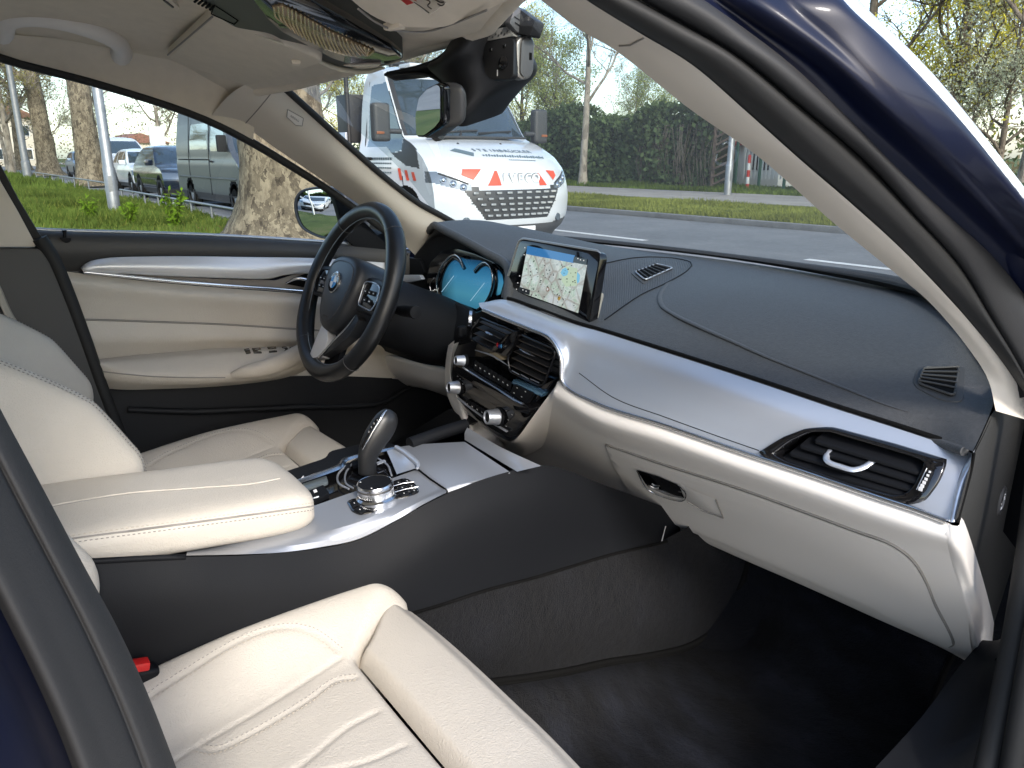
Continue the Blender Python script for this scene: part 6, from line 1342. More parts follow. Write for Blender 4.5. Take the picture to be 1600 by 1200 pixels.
# ================================================================== OUTSIDE
def ci(zs, vals, z):
    """smooth interpolation of a table."""
    zs = list(zs); i = max(0, min(len(zs) - 2, int(np.searchsorted(zs, z)) - 1)); h = zs[i + 1] - zs[i]; t = min(1, max(0, (z - zs[i]) / h))
    def sl_(k):
        if k <= 0 or k >= len(zs) - 1: return 0.0 if k <= 0 else (vals[k] - vals[k - 1]) / (zs[k] - zs[k - 1])
        a_ = (vals[k] - vals[k - 1]) / (zs[k] - zs[k - 1]); b_ = (vals[k + 1] - vals[k]) / (zs[k + 1] - zs[k])
        return 0 if a_ * b_ <= 0 else 2 * a_ * b_ / (a_ + b_)
    m0, m1_ = sl_(i) * h, sl_(i + 1) * h
    return vals[i] * (2 * t ** 3 - 3 * t * t + 1) + m0 * (t ** 3 - 2 * t * t + t) + vals[i + 1] * (-2 * t ** 3 + 3 * t * t) + m1_ * (t ** 3 - t * t)
def rawmesh(name, verts, faces, k, smooth=False):
    """fast mesh from numpy arrays of k-gons."""
    me = bpy.data.meshes.new(name); n = len(faces); verts = np.asarray(verts, dtype=np.float32)
    me.vertices.add(len(verts)); me.vertices.foreach_set('co', verts.ravel()); me.loops.add(n * k); me.polygons.add(n)
    me.loops.foreach_set('vertex_index', np.asarray(faces, dtype=np.int32).ravel()); me.polygons.foreach_set('loop_start', np.arange(0, n * k, k, dtype=np.int32))
    if smooth: me.polygons.foreach_set('use_smooth', [True] * n)
    me.update(calc_edges=True); return me
def leafmat(name, c, trans=0.35, var=0.35, scale=1.3):
    if name in MATS: return MATS[name]
    b = NB(name); n = b.noise(scale, 3); lo = tuple(x * (1 - var) for x in c); hi = tuple(min(1, x * (1 + var)) for x in c)
    r_ = b.ramp(n.outputs['Fac'], [(0.3, lo), (0.7, hi)]); df = b.n('ShaderNodeBsdfDiffuse'); tr = b.n('ShaderNodeBsdfTranslucent'); mx = b.n('ShaderNodeMixShader'); mx.inputs[0].default_value = trans
    b.l(r_.outputs[0], df.inputs[0]); b.l(r_.outputs[0], tr.inputs[0]); b.l(df.outputs[0], mx.inputs[1]); b.l(tr.outputs[0], mx.inputs[2]); b.l(mx.outputs[0], b.out.inputs[0]); MATS[name] = b.m; return b.m
def barkmat(name, stops, sc=2.5):
    if name in MATS: return MATS[name]
    b = NB(name); mp_ = b.mapping((1, 1, 0.55)); n = b.noise(sc, 6, 0.7, vec=mp_); v = b.n('ShaderNodeTexVoronoi'); v.inputs['Scale'].default_value = sc * 2.6
    n2 = b.noise(sc * 1.5, 3, 0.6, vec=mp_); ad = b.n('ShaderNodeMixRGB'); ad.inputs[0].default_value = 0.25; b.l(mp_, ad.inputs[1]); b.l(n2.outputs['Color'], ad.inputs[2]); b.l(ad.outputs[0], v.inputs['Vector'])
    sp_ = b.n('ShaderNodeSeparateColor'); b.l(v.outputs['Color'], sp_.inputs[0]); mm = b.n('ShaderNodeMath', operation='MULTIPLY_ADD'); mm.inputs[1].default_value = 0.45; b.l(sp_.outputs[0], mm.inputs[0]); b.l(n.outputs['Fac'], mm.inputs[2])
    r_ = b.ramp(mm.outputs[0], stops); p = b.n('ShaderNodeBsdfPrincipled'); p.inputs['Roughness'].default_value = 0.9; p.inputs['Specular IOR Level'].default_value = 0.15; b.l(r_.outputs[0], p.inputs['Base Color'])
    bp_ = b.n('ShaderNodeBump'); bp_.inputs['Strength'].default_value = 0.7; bp_.inputs['Distance'].default_value = 0.03; b.l(mm.outputs[0], bp_.inputs['Height']); b.l(bp_.outputs[0], p.inputs['Normal']); b.l(p.outputs[0], b.out.inputs[0]); MATS[name] = b.m; return b.m
def ground_mat(name, stops, sc, rough=0.9, bump=(60, 0.4, 0.01), spec=0.2):
    b = NB(name); n = b.noise(sc, 6, 0.65); n2 = b.noise(sc * 22, 3, 0.6); mm = b.n('ShaderNodeMath', operation='MULTIPLY_ADD'); mm.inputs[1].default_value = 0.4; b.l(n2.outputs['Fac'], mm.inputs[0]); b.l(n.outputs['Fac'], mm.inputs[2])
    sb_ = b.n('ShaderNodeMath', operation='SUBTRACT'); b.l(mm.outputs[0], sb_.inputs[0]); sb_.inputs[1].default_value = 0.2
    r_ = b.ramp(sb_.outputs[0], stops); p = b.n('ShaderNodeBsdfPrincipled'); p.inputs['Roughness'].default_value = rough; p.inputs['Specular IOR Level'].default_value = spec; b.l(r_.outputs[0], p.inputs['Base Color'])
    n3 = b.noise(bump[0], 3, 0.6); bp_ = b.n('ShaderNodeBump'); bp_.inputs['Strength'].default_value = bump[1]; bp_.inputs['Distance'].default_value = bump[2]; b.l(n3.outputs['Fac'], bp_.inputs['Height']); b.l(bp_.outputs[0], p.inputs['Normal']); b.l(p.outputs[0], b.out.inputs[0]); return b.m
ASPH = ground_mat('asphalt', [(0.3, (0.115, 0.119, 0.124)), (0.5, (0.155, 0.158, 0.162)), (0.7, (0.20, 0.20, 0.202))], 0.5, 0.8, (260, 0.5, 0.004), 0.3)
EARTH = ground_mat('grass_soil', [(0.3, (0.030, 0.045, 0.012)), (0.5, (0.06, 0.085, 0.02)), (0.7, (0.10, 0.10, 0.04))], 0.8)
LITTER = ground_mat('leaf_litter', [(0.3, (0.09, 0.06, 0.035)), (0.5, (0.17, 0.12, 0.075)), (0.7, (0.22, 0.18, 0.10))], 2.5)
PAVE = ground_mat('path_slabs', [(0.3, (0.22, 0.20, 0.18)), (0.6, (0.30, 0.28, 0.25))], 1.2, 0.85, (30, 0.2, 0.005))
KERB = ground_mat('kerb_stone', [(0.3, (0.13, 0.13, 0.13)), (0.6, (0.20, 0.20, 0.195))], 3, 0.8, (80, 0.3, 0.004))
LINEP = mat('road_paint', (0.62, 0.62, 0.60), 0.7, var=(6, 0.12))
def slab(name, x0, x1, y0, y1, z, m, nx=1, ny=1):
    o = obj(name, mesh(name, [(x0, y0, z), (x1, y0, z), (x1, y1, z), (x0, y1, z)], [(0, 1, 2, 3)], False), m); return structure(o)
slab('ground', -600, 600, -600, 600, 0.0, EARTH)
PAVE_BOUNCE = ground_mat('bounce_paving', [(0.3, (0.50, 0.49, 0.465)), (0.6, (0.60, 0.59, 0.565))], 0.7, 0.85, (40, 0.2, 0.004))  # unseen ground, made pale to bounce sunlight up into the cabin
slab('unseen_bounce_bay', -3.0, 30.0, -30, 3.6, 0.006, PAVE_BOUNCE)
slab('car_park', -60.0, -3.0, -60, -7.5, 0.078, ASPH)
slab('road', -300, 300, 3.75, 10.92, 0.006, ASPH)
structure(rbox('kerb', (-150, 3.68, 0.05), (296, 0.14, 0.14), KERB, None, 0.02, 2))
structure(rbox('kerb', (0, 10.99, 0.04), (600, 0.16, 0.13), KERB, None, 0.02, 2))
slab('verge', -300, -3.0, -40, 3.61, 0.07, EARTH)
slab('grass_strip', -300, 300, 11.07, 14.95, 0.085, EARTH)
structure(rbox('path_edging', (0, 15.0, 0.06), (600, 0.10, 0.13), KERB, None, 0.01, 1))
slab('footpath', -300, 300, 15.05, 19.2, 0.11, PAVE)
slab('park_ground', -300, 300, 19.2, 80, 0.10, EARTH)
# lane line dashes on the asphalt
dm = mesh('lane_marking', [(-1.5, -0.07, 0), (1.5, -0.07, 0), (1.5, 0.07, 0), (-1.5, 0.07, 0)], [(0, 1, 2, 3)], False)
for k in range(-9, 4):
    o = structure(obj('lane_marking', dm, LINEP)); o.location = (-2.85 + 6.0 * k + (0.35 if k == -1 else 0), 7.62, 0.0105)
sd_ = PP([(900, 362), (1020, 377)], Z=0.011)

# grass blades
rng = np.random.default_rng(3)
def grass(name, n, area, h, m, z, lean=0.5, w=0.012):
    x0, x1, y0, y1 = area
    x = x0 + (x1 - x0) * rng.random(n) ; y = y0 + (y1 - y0) * rng.random(n); a_ = rng.random(n) * 6.283
    hh = h * (0.45 + rng.random(n)) * (0.6 + 0.5 * np.sin(x * 1.3 + 2 * np.sin(y * .9)) * np.sin(y * 1.1) + 0.15); hh = np.maximum(hh, 0.02)
    ww = w * (0.7 + 0.8 * rng.random(n)); lx = lean * hh * (rng.random(n) - .5) * 2; ly = lean * hh * (rng.random(n) - .5) * 2
    dx, dy = np.cos(a_) * ww, np.sin(a_) * ww
    v = np.stack([np.stack([x - dx, y - dy, np.full(n, z)], 1), np.stack([x + dx, y + dy, np.full(n, z)], 1), np.stack([x + lx, y + ly, z + hh], 1)], 1).reshape(-1, 3)
    o = obj(name, rawmesh(name, v, np.arange(3 * n).reshape(-1, 3), 3), m); o['kind'] = 'stuff'; return o
GR1 = leafmat('grass_bright', (0.115, 0.160, 0.034), 0.4, 0.4, 0.7); GR2 = leafmat('grass_yellowish', (0.20, 0.22, 0.05), 0.4, 0.35, 0.5)
grass('grass', 70000, (-30, -8.5, -4.0, 3.5), 0.16, GR1, 0.07, 0.6, 0.016)
grass('grass', 14000, (-30, -8.5, -4.0, 3.5), 0.15, GR2, 0.07, 0.7, 0.014)
grass('grass', 26000, (-62, -30, -6.0, 3.5), 0.30, GR1, 0.07, 0.6, 0.035)
grass('grass', 46000, (-24, -3.5, 11.1, 14.9), 0.10, GR2, 0.085, 0.6, 0.015)
grass('grass', 24000, (-34, -8, 19.2, 23.5), 0.16, GR1, 0.10, 0.6, 0.024)
# litter under the big plane tree
lp = [(-9.3 + 1.9 * math.cos(t) * (1 + .2 * math.sin(3 * t)), 2.4 + 1.2 * math.sin(t) * (1 + .15 * math.cos(5 * t)), 0.078) for t in np.linspace(0, 6.283, 40)[:-1]]
structure(sheet('leaf_litter', lp, LITTER), 'stuff')
n = 2600; x = rng.normal(-9.4, 0.9, n); y = rng.normal(2.3, 0.6, n); a_ = rng.random(n) * 6.28; s_ = 0.03 + 0.03 * rng.random(n); zz = 0.085 + 0.04 * rng.random(n); t_ = rng.normal(0, 0.02, (n, 4))
q = np.stack([np.stack([x + s_ * np.cos(a_ + k * 1.57), y + s_ * np.sin(a_ + k * 1.57), zz + t_[:, k]], 1) for k in range(4)], 1).reshape(-1, 3)
o = obj('leaf_litter', rawmesh('leaf_litter', q, np.arange(4 * n).reshape(-1, 4), 4), leafmat('dead_leaf', (0.20, 0.13, 0.07), 0.2, 0.4, 3)); o['kind'] = 'stuff'

# ------------------------------------------------------------------ trees
PLANE_BARK = barkmat('plane_bark', [(0.36, (0.030, 0.025, 0.019)), (0.52, (0.075, 0.062, 0.045)), (0.68, (0.125, 0.105, 0.074)), (0.92, (0.22, 0.188, 0.132))], 7.0)
GREY_BARK = barkmat('grey_bark', [(0.35, (0.12, 0.105, 0.085)), (0.6, (0.22, 0.195, 0.16)), (0.85, (0.31, 0.28, 0.23))], 3.5)
DARK_BARK = barkmat('dark_bark', [(0.35, (0.055, 0.045, 0.035)), (0.6, (0.10, 0.085, 0.065)), (0.85, (0.16, 0.14, 0.11))], 4)
def tree_meshes(seed, h, r0, first, spread, nlimb, ntw, leaves, leafsize, flare=0.0, leafbias=0.0, droop=0.0):
    R = random.Random(seed); A = Acc(); TW = Acc(); tips = []
    tp_ = []; bend = Vector((R.uniform(-.3, .3), R.uniform(-.3, .3), 0)) * (h / 12)
    for k in range(14):
        t = k / 13; tp_.append(Vector((bend.x * t * t + 0.05 * math.sin(5 * t + seed), bend.y * t * t, h * 0.80 * t)))
    def rad(t): return r0 * (1 - 0.82 * t) + flare * r0 * math.exp(-t * 40)
    # lumpy trunk
    pts = sp(tp_, 60); T, N_, B_ = frames(pts); sg = 22; v = []
    for i, p in enumerate(pts):
        t = i / 59; r_ = rad(t)
        for k in range(sg):
            a_ = 2 * math.pi * k / sg; d = N_[i] * math.cos(a_) + B_[i] * math.sin(a_)
            nz = noise.noise(Vector((d.x * 1.3 + seed, d.y * 1.3, p.z * 0.9))) * 0.16 + noise.noise(Vector((d.x * 3, d.y * 3 + seed, p.z * 2.4))) * 0.08
            but = flare * 0.5 * max(0, math.cos(a_ * 5 + seed)) * math.exp(-t * 45)
            v.append(p + d * r_ * (1 + nz + but))
    A.add(v, grid_faces(sg, 60, True))
    def branch(p, d, L, r_, lev):
        n_ = 6 if lev < 2 else 4; q = [p]; dd_ = d.copy()
        for k in range(n_):
            dd_ = (dd_ + Vector((R.gauss(0, .16), R.gauss(0, .16), R.gauss(0.06 - droop, .12)))).normalized(); q.append(q[-1] + dd_ * (L / n_))
        rr = [r_ * (1 - 0.75 * k / n_) for k in range(n_ + 1)]
        (A if lev < 1 else TW).tube(q, rr, 7 if lev < 1 else (4 if lev < 2 else 3))
        if lev >= 3: tips.extend(q[1:]); return
        m = (nlimb, 7, ntw, 0)[lev] if lev else 7
        if lev == 2: m = ntw
        for k in range(m):
            t = R.uniform(0.25, 1.0); i = min(n_ - 1, int(t * n_)); b_ = q[i].lerp(q[i + 1], t * n_ - i); sd2 = Vector((R.gauss(0, 1), R.gauss(0, 1), R.gauss(0.25, .7)))
            nd = (dd_ * 0.55 + sd2.normalized() * 0.75).normalized(); branch(b_, nd, L * R.uniform(.38, .6), max(0.006, r_ * 0.42), lev + 1)
        tips.append(q[-1])
    for k in range(nlimb):
        t = first + (0.98 - first) * (k + R.random() * .7) / nlimb; i = min(58, int(t * 59)); p = pts[i]; az = k * 2.4 + R.uniform(-.4, .4)
        d = Vector((math.cos(az) * spread, math.sin(az) * spread, R.uniform(0.45, 1.0))).normalized(); branch(p, d, h * R.uniform(.26, .42) * (1.1 - .4 * t), rad(t) * 0.55, 0)
    tip = np.array([tuple(p) for p in tips])
    rg = np.random.default_rng(seed); nl = leaves; me_l = None
    if nl:
        c = tip[rg.integers(0, len(tip), nl)] + rg.normal(0, 0.10 + leafbias, (nl, 3)); u = rg.normal(0, 1, (nl, 3)); u /= np.linalg.norm(u, axis=1)[:, None]; w_ = rg.normal(0, 1, (nl, 3)); w_ -= u * (u * w_).sum(1)[:, None]; w_ /= np.linalg.norm(w_, axis=1)[:, None]
        s_ = (leafsize * (0.5 + rg.random(nl)))[:, None]; q = np.stack([c - u * s_, c + w_ * s_ * .55, c + u * s_, c - w_ * s_ * .55], 1).reshape(-1, 3)
        me_l = rawmesh('leaves', q, np.arange(4 * nl).reshape(-1, 4), 4)
    return mesh('trunk', A.v, A.f), mesh('twigs', TW.v, TW.f), me_l
TREES = {}
def tree(kind, loc_, rz, sc, nm, label, cat='tree', group=None):
    tm, bm_, lm = TREES[kind]; r_ = thing(nm, label, cat, loc_, rz, group); r_.scale = (sc, sc, sc)
    obj('trunk', tm, None, r_); obj('crown', bm_, None, r_)
    if lm: obj('leaves', lm, None, r_)
    return r_
def deftree(kind, bark, leaf, *a_, **k):
    t = tree_meshes(*a_, **k); t[0].materials.append(bark); t[1].materials.append(bark)
    if t[2]: t[2].materials.append(leaf)
    TREES[kind] = t
LF_Y = leafmat('leaf_spring_yellow', (0.62, 0.56, 0.08), 0.55, 0.35); LF_O = leafmat('leaf_olive', (0.27, 0.25, 0.09), 0.45, 0.35); LF_G = leafmat('leaf_fresh_green', (0.32, 0.37, 0.12), 0.5, 0.35); LF_P = leafmat('leaf_pale_blossom', (0.56, 0.60, 0.42), 0.45, 0.3); LF_D = leafmat('leaf_ivy', (0.095, 0.135, 0.060), 0.3, 0.5, 0.9)
deftree('plane', PLANE_BARK, LF_O, 11, 16, 0.60, 0.36, 0.9, 8, 4, 5000, 0.055, flare=0.5)
deftree('plane2', PLANE_BARK, LF_O, 23, 17, 0.55, 0.30, 1.0, 9, 4, 6000, 0.055, flare=0.4)
deftree('bare', GREY_BARK, LF_O, 37, 11, 0.17, 0.34, 0.75, 9, 5, 2600, 0.045, flare=0.3)
deftree('spring', GREY_BARK, LF_O, 41, 12, 0.22, 0.22, 0.9, 10, 6, 8000, 0.055, flare=0.3)
deftree('yellow', DARK_BARK, LF_Y, 53, 11, 0.20, 0.16, 1.1, 11, 6, 17000, 0.052, leafbias=0.20)
deftree('green', DARK_BARK, LF_G, 67, 10, 0.20, 0.16, 1.0, 10, 6, 13000, 0.065, leafbias=0.16)
deftree('pale', DARK_BARK, LF_P, 71, 8, 0.14, 0.12, 1.0, 11, 6, 11000, 0.045, leafbias=0.15)
deftree('twiggy', DARK_BARK, LF_Y, 83, 11, 0.20, 0.15, 1.2, 10, 6, 2500, 0.05, droop=0.02)
tree('plane', (-9.02, 3.08, 0.05), 0.4, 1.0, 'plane_tree', 'massive plane tree trunk right behind the driver side window, bark flaking')
tree('plane2', tuple(P(147, 290, Z=0.07)), 2.1, 0.93, 'plane_tree', 'thick ridged plane tree beside the lamp post, second trunk of the row')
tree('plane', tuple(P(76, 274, Z=0.07)), 4.0, 1.02, 'plane_tree', 'plane tree third along the verge, left of the silver lamp post')
tree('plane2', tuple(P(38, 266, Z=0.07)), 0.3, 0.95, 'plane_tree', 'distant plane tree fourth along the verge with low limbs')
tree('plane', (-66, 1.0, 0.05), 1.2, 1.0, 'plane_tree', 'far plane tree at the left end of the row')
GW = 'bare trees beyond the verge'
rt = random.Random(9)
wood = [(-36, 14.6), (-40, 21), (-47, 13), (-55, 18), (-62, 9.5), (-70, 15), (-58, 3.4), (-74, 4.2), (-84, 8), (-90, -2), (-76, -4), (-64, -3), (-52, -1.5), (-44, 0.4), (-95, 14), (-104, 4), (-82, 20), (-66, 26), (-50, 28)]
for i, (x, y) in enumerate(wood):
    tree(('spring', 'bare', 'spring')[i % 3], (x, y, 0.05), rt.uniform(0, 6), rt.uniform(0.85, 1.3), 'park_tree', 'tall bare tree with thin olive spring leaves in the far wood', 'tree', GW)
# across the road
tree('bare', (-22.3, 19.75, 0.1), 1.0, 0.95, 'street_tree', 'slender bare tree in front of the ivy hedge across the road')
GB = 'leafy trees behind the hedge'
for i, (x, y, k, s_) in enumerate([(-33, 27, 'green', 0.8), (-40, 30, 'yellow', 0.9), (-47, 26, 'spring', 1.0), (-36, 36, 'spring', 0.6), (-54, 34, 'green', 1.0), (-60, 27, 'yellow', 0.9)]):
    tree(k, (x, y, 0.1), i * 1.3, s_, 'garden_tree', 'light green tree behind the dark hedge across the road', 'tree', GB)
tree('green', (-27.6, 28.5, 0.1), 2.6, 0.50, 'garden_tree', 'small dark green tree above the hedge, right of the slender bare tree')
# right of the pillar: spring blossom trees
tree('yellow', (-10.0, 22.4, 0.1), 0.7, 0.85, 'blossom_tree', 'yellow green flowering tree above the roof frame at the right')
tree('yellow', (-13.5, 30.0, 0.1), 3.7, 1.0, 'blossom_tree', 'larger yellow green tree farther back behind the flowering one')
tree('pale', (-7.9, 20.8, 0.1), 1.7, 0.72, 'blossom_tree', 'pale green blossoming tree at the right edge')
tree('twiggy', (-11.3, 20.2, 0.1), 2.2, 0.95, 'twiggy_tree', 'bare twiggy tree reaching over the navy frame at the top')
tree('twiggy', (-6.6, 19.8, 0.1), 5.2, 1.0, 'twiggy_tree', 'bare tree with a dark bough in the upper right corner')
for i, (x, y) in enumerate([(-4, 34), (-14, 38), (2, 30), (8, 26)]): tree('spring' if i % 2 else 'yellow', (x, y, 0.1), i * 2.0, 1.0, 'garden_tree', 'light green tree behind the dark hedge across the road', 'tree', GB)

# every tree of a group gets its own label, by look and by its place along the row as seen from the car
ORD = 'first second third fourth fifth sixth seventh eighth ninth tenth eleventh twelfth thirteenth fourteenth fifteenth sixteenth seventeenth eighteenth nineteenth twentieth'.split()
for g_, tx in ((GW, '%s tree from the left among the bare trees beyond the verge'), (GB, '%s tree from the left among the leafy trees behind the hedge')):
    q = [o for o in SC.objects if o.get('group') == g_]; bpy.context.view_layer.update(); q.sort(key=lambda o: pix(o.location)[0] if (o.location - CAMPOS).dot(F_) > 0 else 9e9)
    for i, o in enumerate(q): o['label'] = tx % ORD[i]
# ivy hedge
def foliage_block(n, x0, x1, y0, y1, h, size, seed, wob=0.35):
    rg = np.random.default_rng(seed); x = x0 + (x1 - x0) * rg.random(n); t = rg.random(n); top = rg.random(n) < 0.3
    hh = h * (0.86 + 0.10 * np.sin(x * 0.9) + 0.06 * np.sin(x * 2.7 + 1))
    z = np.where(top, hh, hh * t); y = np.where(top, y0 + (y1 - y0) * rg.random(n), y0) + wob * np.sin(x * 1.7 + z * 1.3) * 0.5 + rg.normal(0, wob * .4, n); z = z + rg.normal(0, 0.08, n)
    c = np.stack([x, y, np.maximum(z, 0.06)], 1); u = rg.normal(0, 1, (n, 3)); u[:, 1] *= .4; u /= np.linalg.norm(u, axis=1)[:, None]; w_ = rg.normal(0, 1, (n, 3)); w_ -= u * (u * w_).sum(1)[:, None]; w_ /= np.linalg.norm(w_, axis=1)[:, None]
    s_ = (size * (0.5 + rg.random(n)))[:, None]; q = np.stack([c - u * s_, c + w_ * s_ * .7, c + u * s_, c - w_ * s_ * .7], 1).reshape(-1, 3)
    return rawmesh('foliage', q, np.arange(4 * n).reshape(-1, 4), 4)
hd = thing('hedge', 'tall dark ivy covered hedge along the path across the road', 'hedge', (0, 0, 0.1))
obj('foliage', foliage_block(40000, -46, -17.4, 21.6, 23.2, 3.1, 0.085, 4), LF_D, hd)
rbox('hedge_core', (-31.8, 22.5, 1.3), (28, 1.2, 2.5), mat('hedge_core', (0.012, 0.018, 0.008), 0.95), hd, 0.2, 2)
a = Acc(); rd = random.Random(3)
for k in range(50):
    x = rd.uniform(-21, -17.3); a.tube([(x, 21.5, 0.0), (x + rd.uniform(-.2, .2), 21.35, 0.9), (x + rd.uniform(-.4, .4), 21.5, 2.2)], 0.012, 4)
a.done('ivy_stems', DARK_BARK, hd)['kind'] = 'stuff'
# far wood closing the view at the end of the street
def far_mass(nm, n, boxes, size, m, seed):
    rg = np.random.default_rng(seed); C_ = []
    for (x0, x1, y0, y1, h) in boxes:
        k = int(n / len(boxes)); x = x0 + (x1 - x0) * rg.random(k); y = y0 + (y1 - y0) * rg.random(k); top = h * (0.72 + 0.2 * np.sin(x * .21 + y * .17) + 0.12 * np.sin(x * .6 + 1 + y * .5)); C_.append(np.stack([x, y, top * rg.random(k) ** 1.5], 1))
    c = np.concatenate(C_); k = len(c); u = rg.normal(0, 1, (k, 3)); u /= np.linalg.norm(u, axis=1)[:, None]; w_ = rg.normal(0, 1, (k, 3)); w_ -= u * (u * w_).sum(1)[:, None]; w_ /= np.linalg.norm(w_, axis=1)[:, None]
    s_ = (size * (0.4 + rg.random(k)))[:, None]; q = np.stack([c - u * s_, c + w_ * s_ * .45, c + u * s_, c - w_ * s_ * .45], 1).reshape(-1, 3)
    o = obj(nm, rawmesh(nm, q, np.arange(4 * k).reshape(-1, 4), 4), m); o['kind'] = 'stuff'; return o
far_mass('far_wood', 42000, [(-150, -110, -40, 45, 13), (-100, -30, 46, 60, 6), (-30, 60, 50, 66, 7)], 0.17, leafmat('far_twigs', (0.17, 0.145, 0.085), 0.4, 0.3, 0.2), 31)
far_mass('far_wood', 14000, [(-120, -60, 44, 52, 5), (-60, 30, 46, 52, 5)], 0.2, leafmat('far_green', (0.10, 0.13, 0.05), 0.4, 0.3, 0.2), 32)
# broken timber fence and railings right of the hedge
fz = thing('timber_fence', 'weathered brown lattice fence at the end of the hedge', 'fence', (0, 0, 0.1))
for k in range(9):
    rbox('slat', (-17.0 + 0.02 * k, 21.4, 0.28 + 0.27 * k), (0.9, 0.03, 0.07), mat('weathered_wood', (0.16, 0.11, 0.08), 0.85, var=(5, 0.3)), fz, 0.004, 1, Matrix.Rotation(math.radians(-22), 3, 'Y'))
for x in (-17.4, -16.6): rbox('post', (x, 21.45, 1.25), (0.09, 0.09, 2.5), mat('weathered_wood', (0.16, 0.11, 0.08), 0.85, var=(5, 0.3)), fz, 0.006, 1)
pk = thing('picket_fence', 'white picket fence with green posts beyond the path', 'fence', (0, 0, 0.1)); WPK = mat('white_fence_paint', (0.70, 0.70, 0.68), 0.6); GPK = mat('green_post_paint', (0.02, 0.09, 0.05), 0.5)
pm = None
for k in range(36):
    o = rbox('picket', (0, 0, 0), (0.07, 0.02, 1.25), WPK, pk, 0.003, 1) if pm is None else obj('picket', pm, None, pk)
    pm = o.data; o.location = (-17.6 + 0.16 * k, 23.4, 0.95)
for z in (0.5, 1.35): rbox('rail', (-14.8, 23.44, z), (5.8, 0.03, 0.07), WPK, pk, 0.004, 1)
for k in range(5): rbox('post', (-17.0 + 1.0 * k, 22.2, 0.9), (0.08, 0.08, 1.8), GPK, pk, 0.004, 1)
bo_ = thing('bollard', 'red and white striped bollard beside the green fence posts', 'bollard', (-15.7, 21.2, 0.1)); 
for k in range(5): lathe('band', [(0.055, 0), (0.055, 0.22)], (0, 0, 0.22 * k), (0, 0, 1), mat('signal_red', (0.50, 0.03, 0.02), 0.45) if k % 2 == 0 else WPK, bo_, 16)
lathe('cap', [(0.055, 0), (0.03, 0.04), (0, 0.05)], (0, 0, 1.1), (0, 0, 1), mat('signal_red', (0.50, 0.03, 0.02), 0.45), bo_, 16)
lathe('foot', [(0.10, 0), (0.10, 0.03), (0.055, 0.04)], (0, 0, 0), (0, 0, 1), BPLAST, bo_, 16)
rs = thing('garden_shed', 'low white garden building with a red roof edge behind the pickets', 'shed', (-18.6, 26.0, 0.1))
rbox('wall', (0, 0, 0.75), (3.0, 2.4, 1.5), WPK, rs, 0.02); rbox('roof', (0, 0, 1.58), (3.3, 2.8, 0.16), mat('signal_red', (0.50, 0.03, 0.02), 0.45), rs, 0.02)
rbox('door', (-0.8, -1.215, 0.7), (0.7, 0.03, 1.4), GPK, rs, 0.01); rbox('window', (0.7, -1.215, 0.9), (0.8, 0.03, 0.6), GLOSS, rs, 0.01)

# poles
STEEL = mat('galvanised_steel', (0.27, 0.28, 0.29), 0.45, metal=0.6, var=(8, 0.12))
def post(nm, label, x, y, r_, h, m=STEEL, arm_=True, cat='lamp post'):
    t = thing(nm, label, cat, (x, y, 0.06))
    lathe('shaft', [(r_ * 1.25, 0), (r_ * 1.25, 0.9), (r_ * 1.05, 0.94), (r_ * 0.75, h)], (0, 0, 0), (0, 0, 1), m, t, 20)
    rbox('hatch', (r_ * 1.22, -r_ * 0.3, 0.6), (0.012, 0.08, 0.3), m, t, 0.003, 1)
    if arm_:
        tube('arm', [(0, 0, h - 0.05), (0.0, 0.3, h + 0.35), (0, 1.3, h + 0.5)], r_ * 0.5, m, t, 8, 12); rbox('lamp_head', (0, 1.6, h + 0.48), (0.22, 0.7, 0.10), m, t, 0.03, 2)
    return t
post('lamp_post', 'silver lamp post on the grass, nearest one left of the grey van', -16.85, 2.27, 0.095, 7.0)
post('lamp_post', 'slim grey lamp post left of the second plane trunk', -44.6, 3.1, 0.15, 8.0)
post('lamp_post', 'faint grey lamp post at the far left of the wood', -60.0, 2.6, 0.15, 8.0)
post('sign_post', 'grey sign post on the path across the road', -14.0, 18.1, 0.085, 3.6, STEEL, False, 'post')
bs = thing('road_sign', 'round blue traffic sign above the parked cars', 'sign', (-31.0, 7.35, 0))
lathe('post', [(0.04, 0), (0.04, 3.9)], (0, 0, 0), (0, 0, 1), STEEL, bs, 12); lathe('sign_plate', [(0.42, 0), (0.42, 0.02), (0.0, 0.02)], (0.05, -0.05, 3.3), (0.95, -0.3, 0), mat('sign_blue', (0.03, 0.22, 0.55), 0.4), bs, 32)
prism('arrow', [Vector((0.085, -0.06, 3.3)) + Vector((0.3, 0.95, 0)) * a_ + Vector((0, 0, 1)) * b_ for a_, b_ in [(-0.25, 0.06), (0.05, 0.06), (0.05, 0.2), (0.28, 0), (0.05, -0.2), (0.05, -0.06), (-0.25, -0.06)]], Vector((0.95, -0.3, 0)) * 0.006, WHITEPRINT, bs, 0)
ws_ = thing('info_board', 'upright white information board behind the white cars', 'sign', (-41.0, 8.5, 0)); rbox('board', (0, 0, 1.5), (0.12, 0.7, 2.2), WPK, ws_, 0.02); rbox('foot', (0, 0, 0.2), (0.3, 0.5, 0.4), KERB, ws_, 0.02)
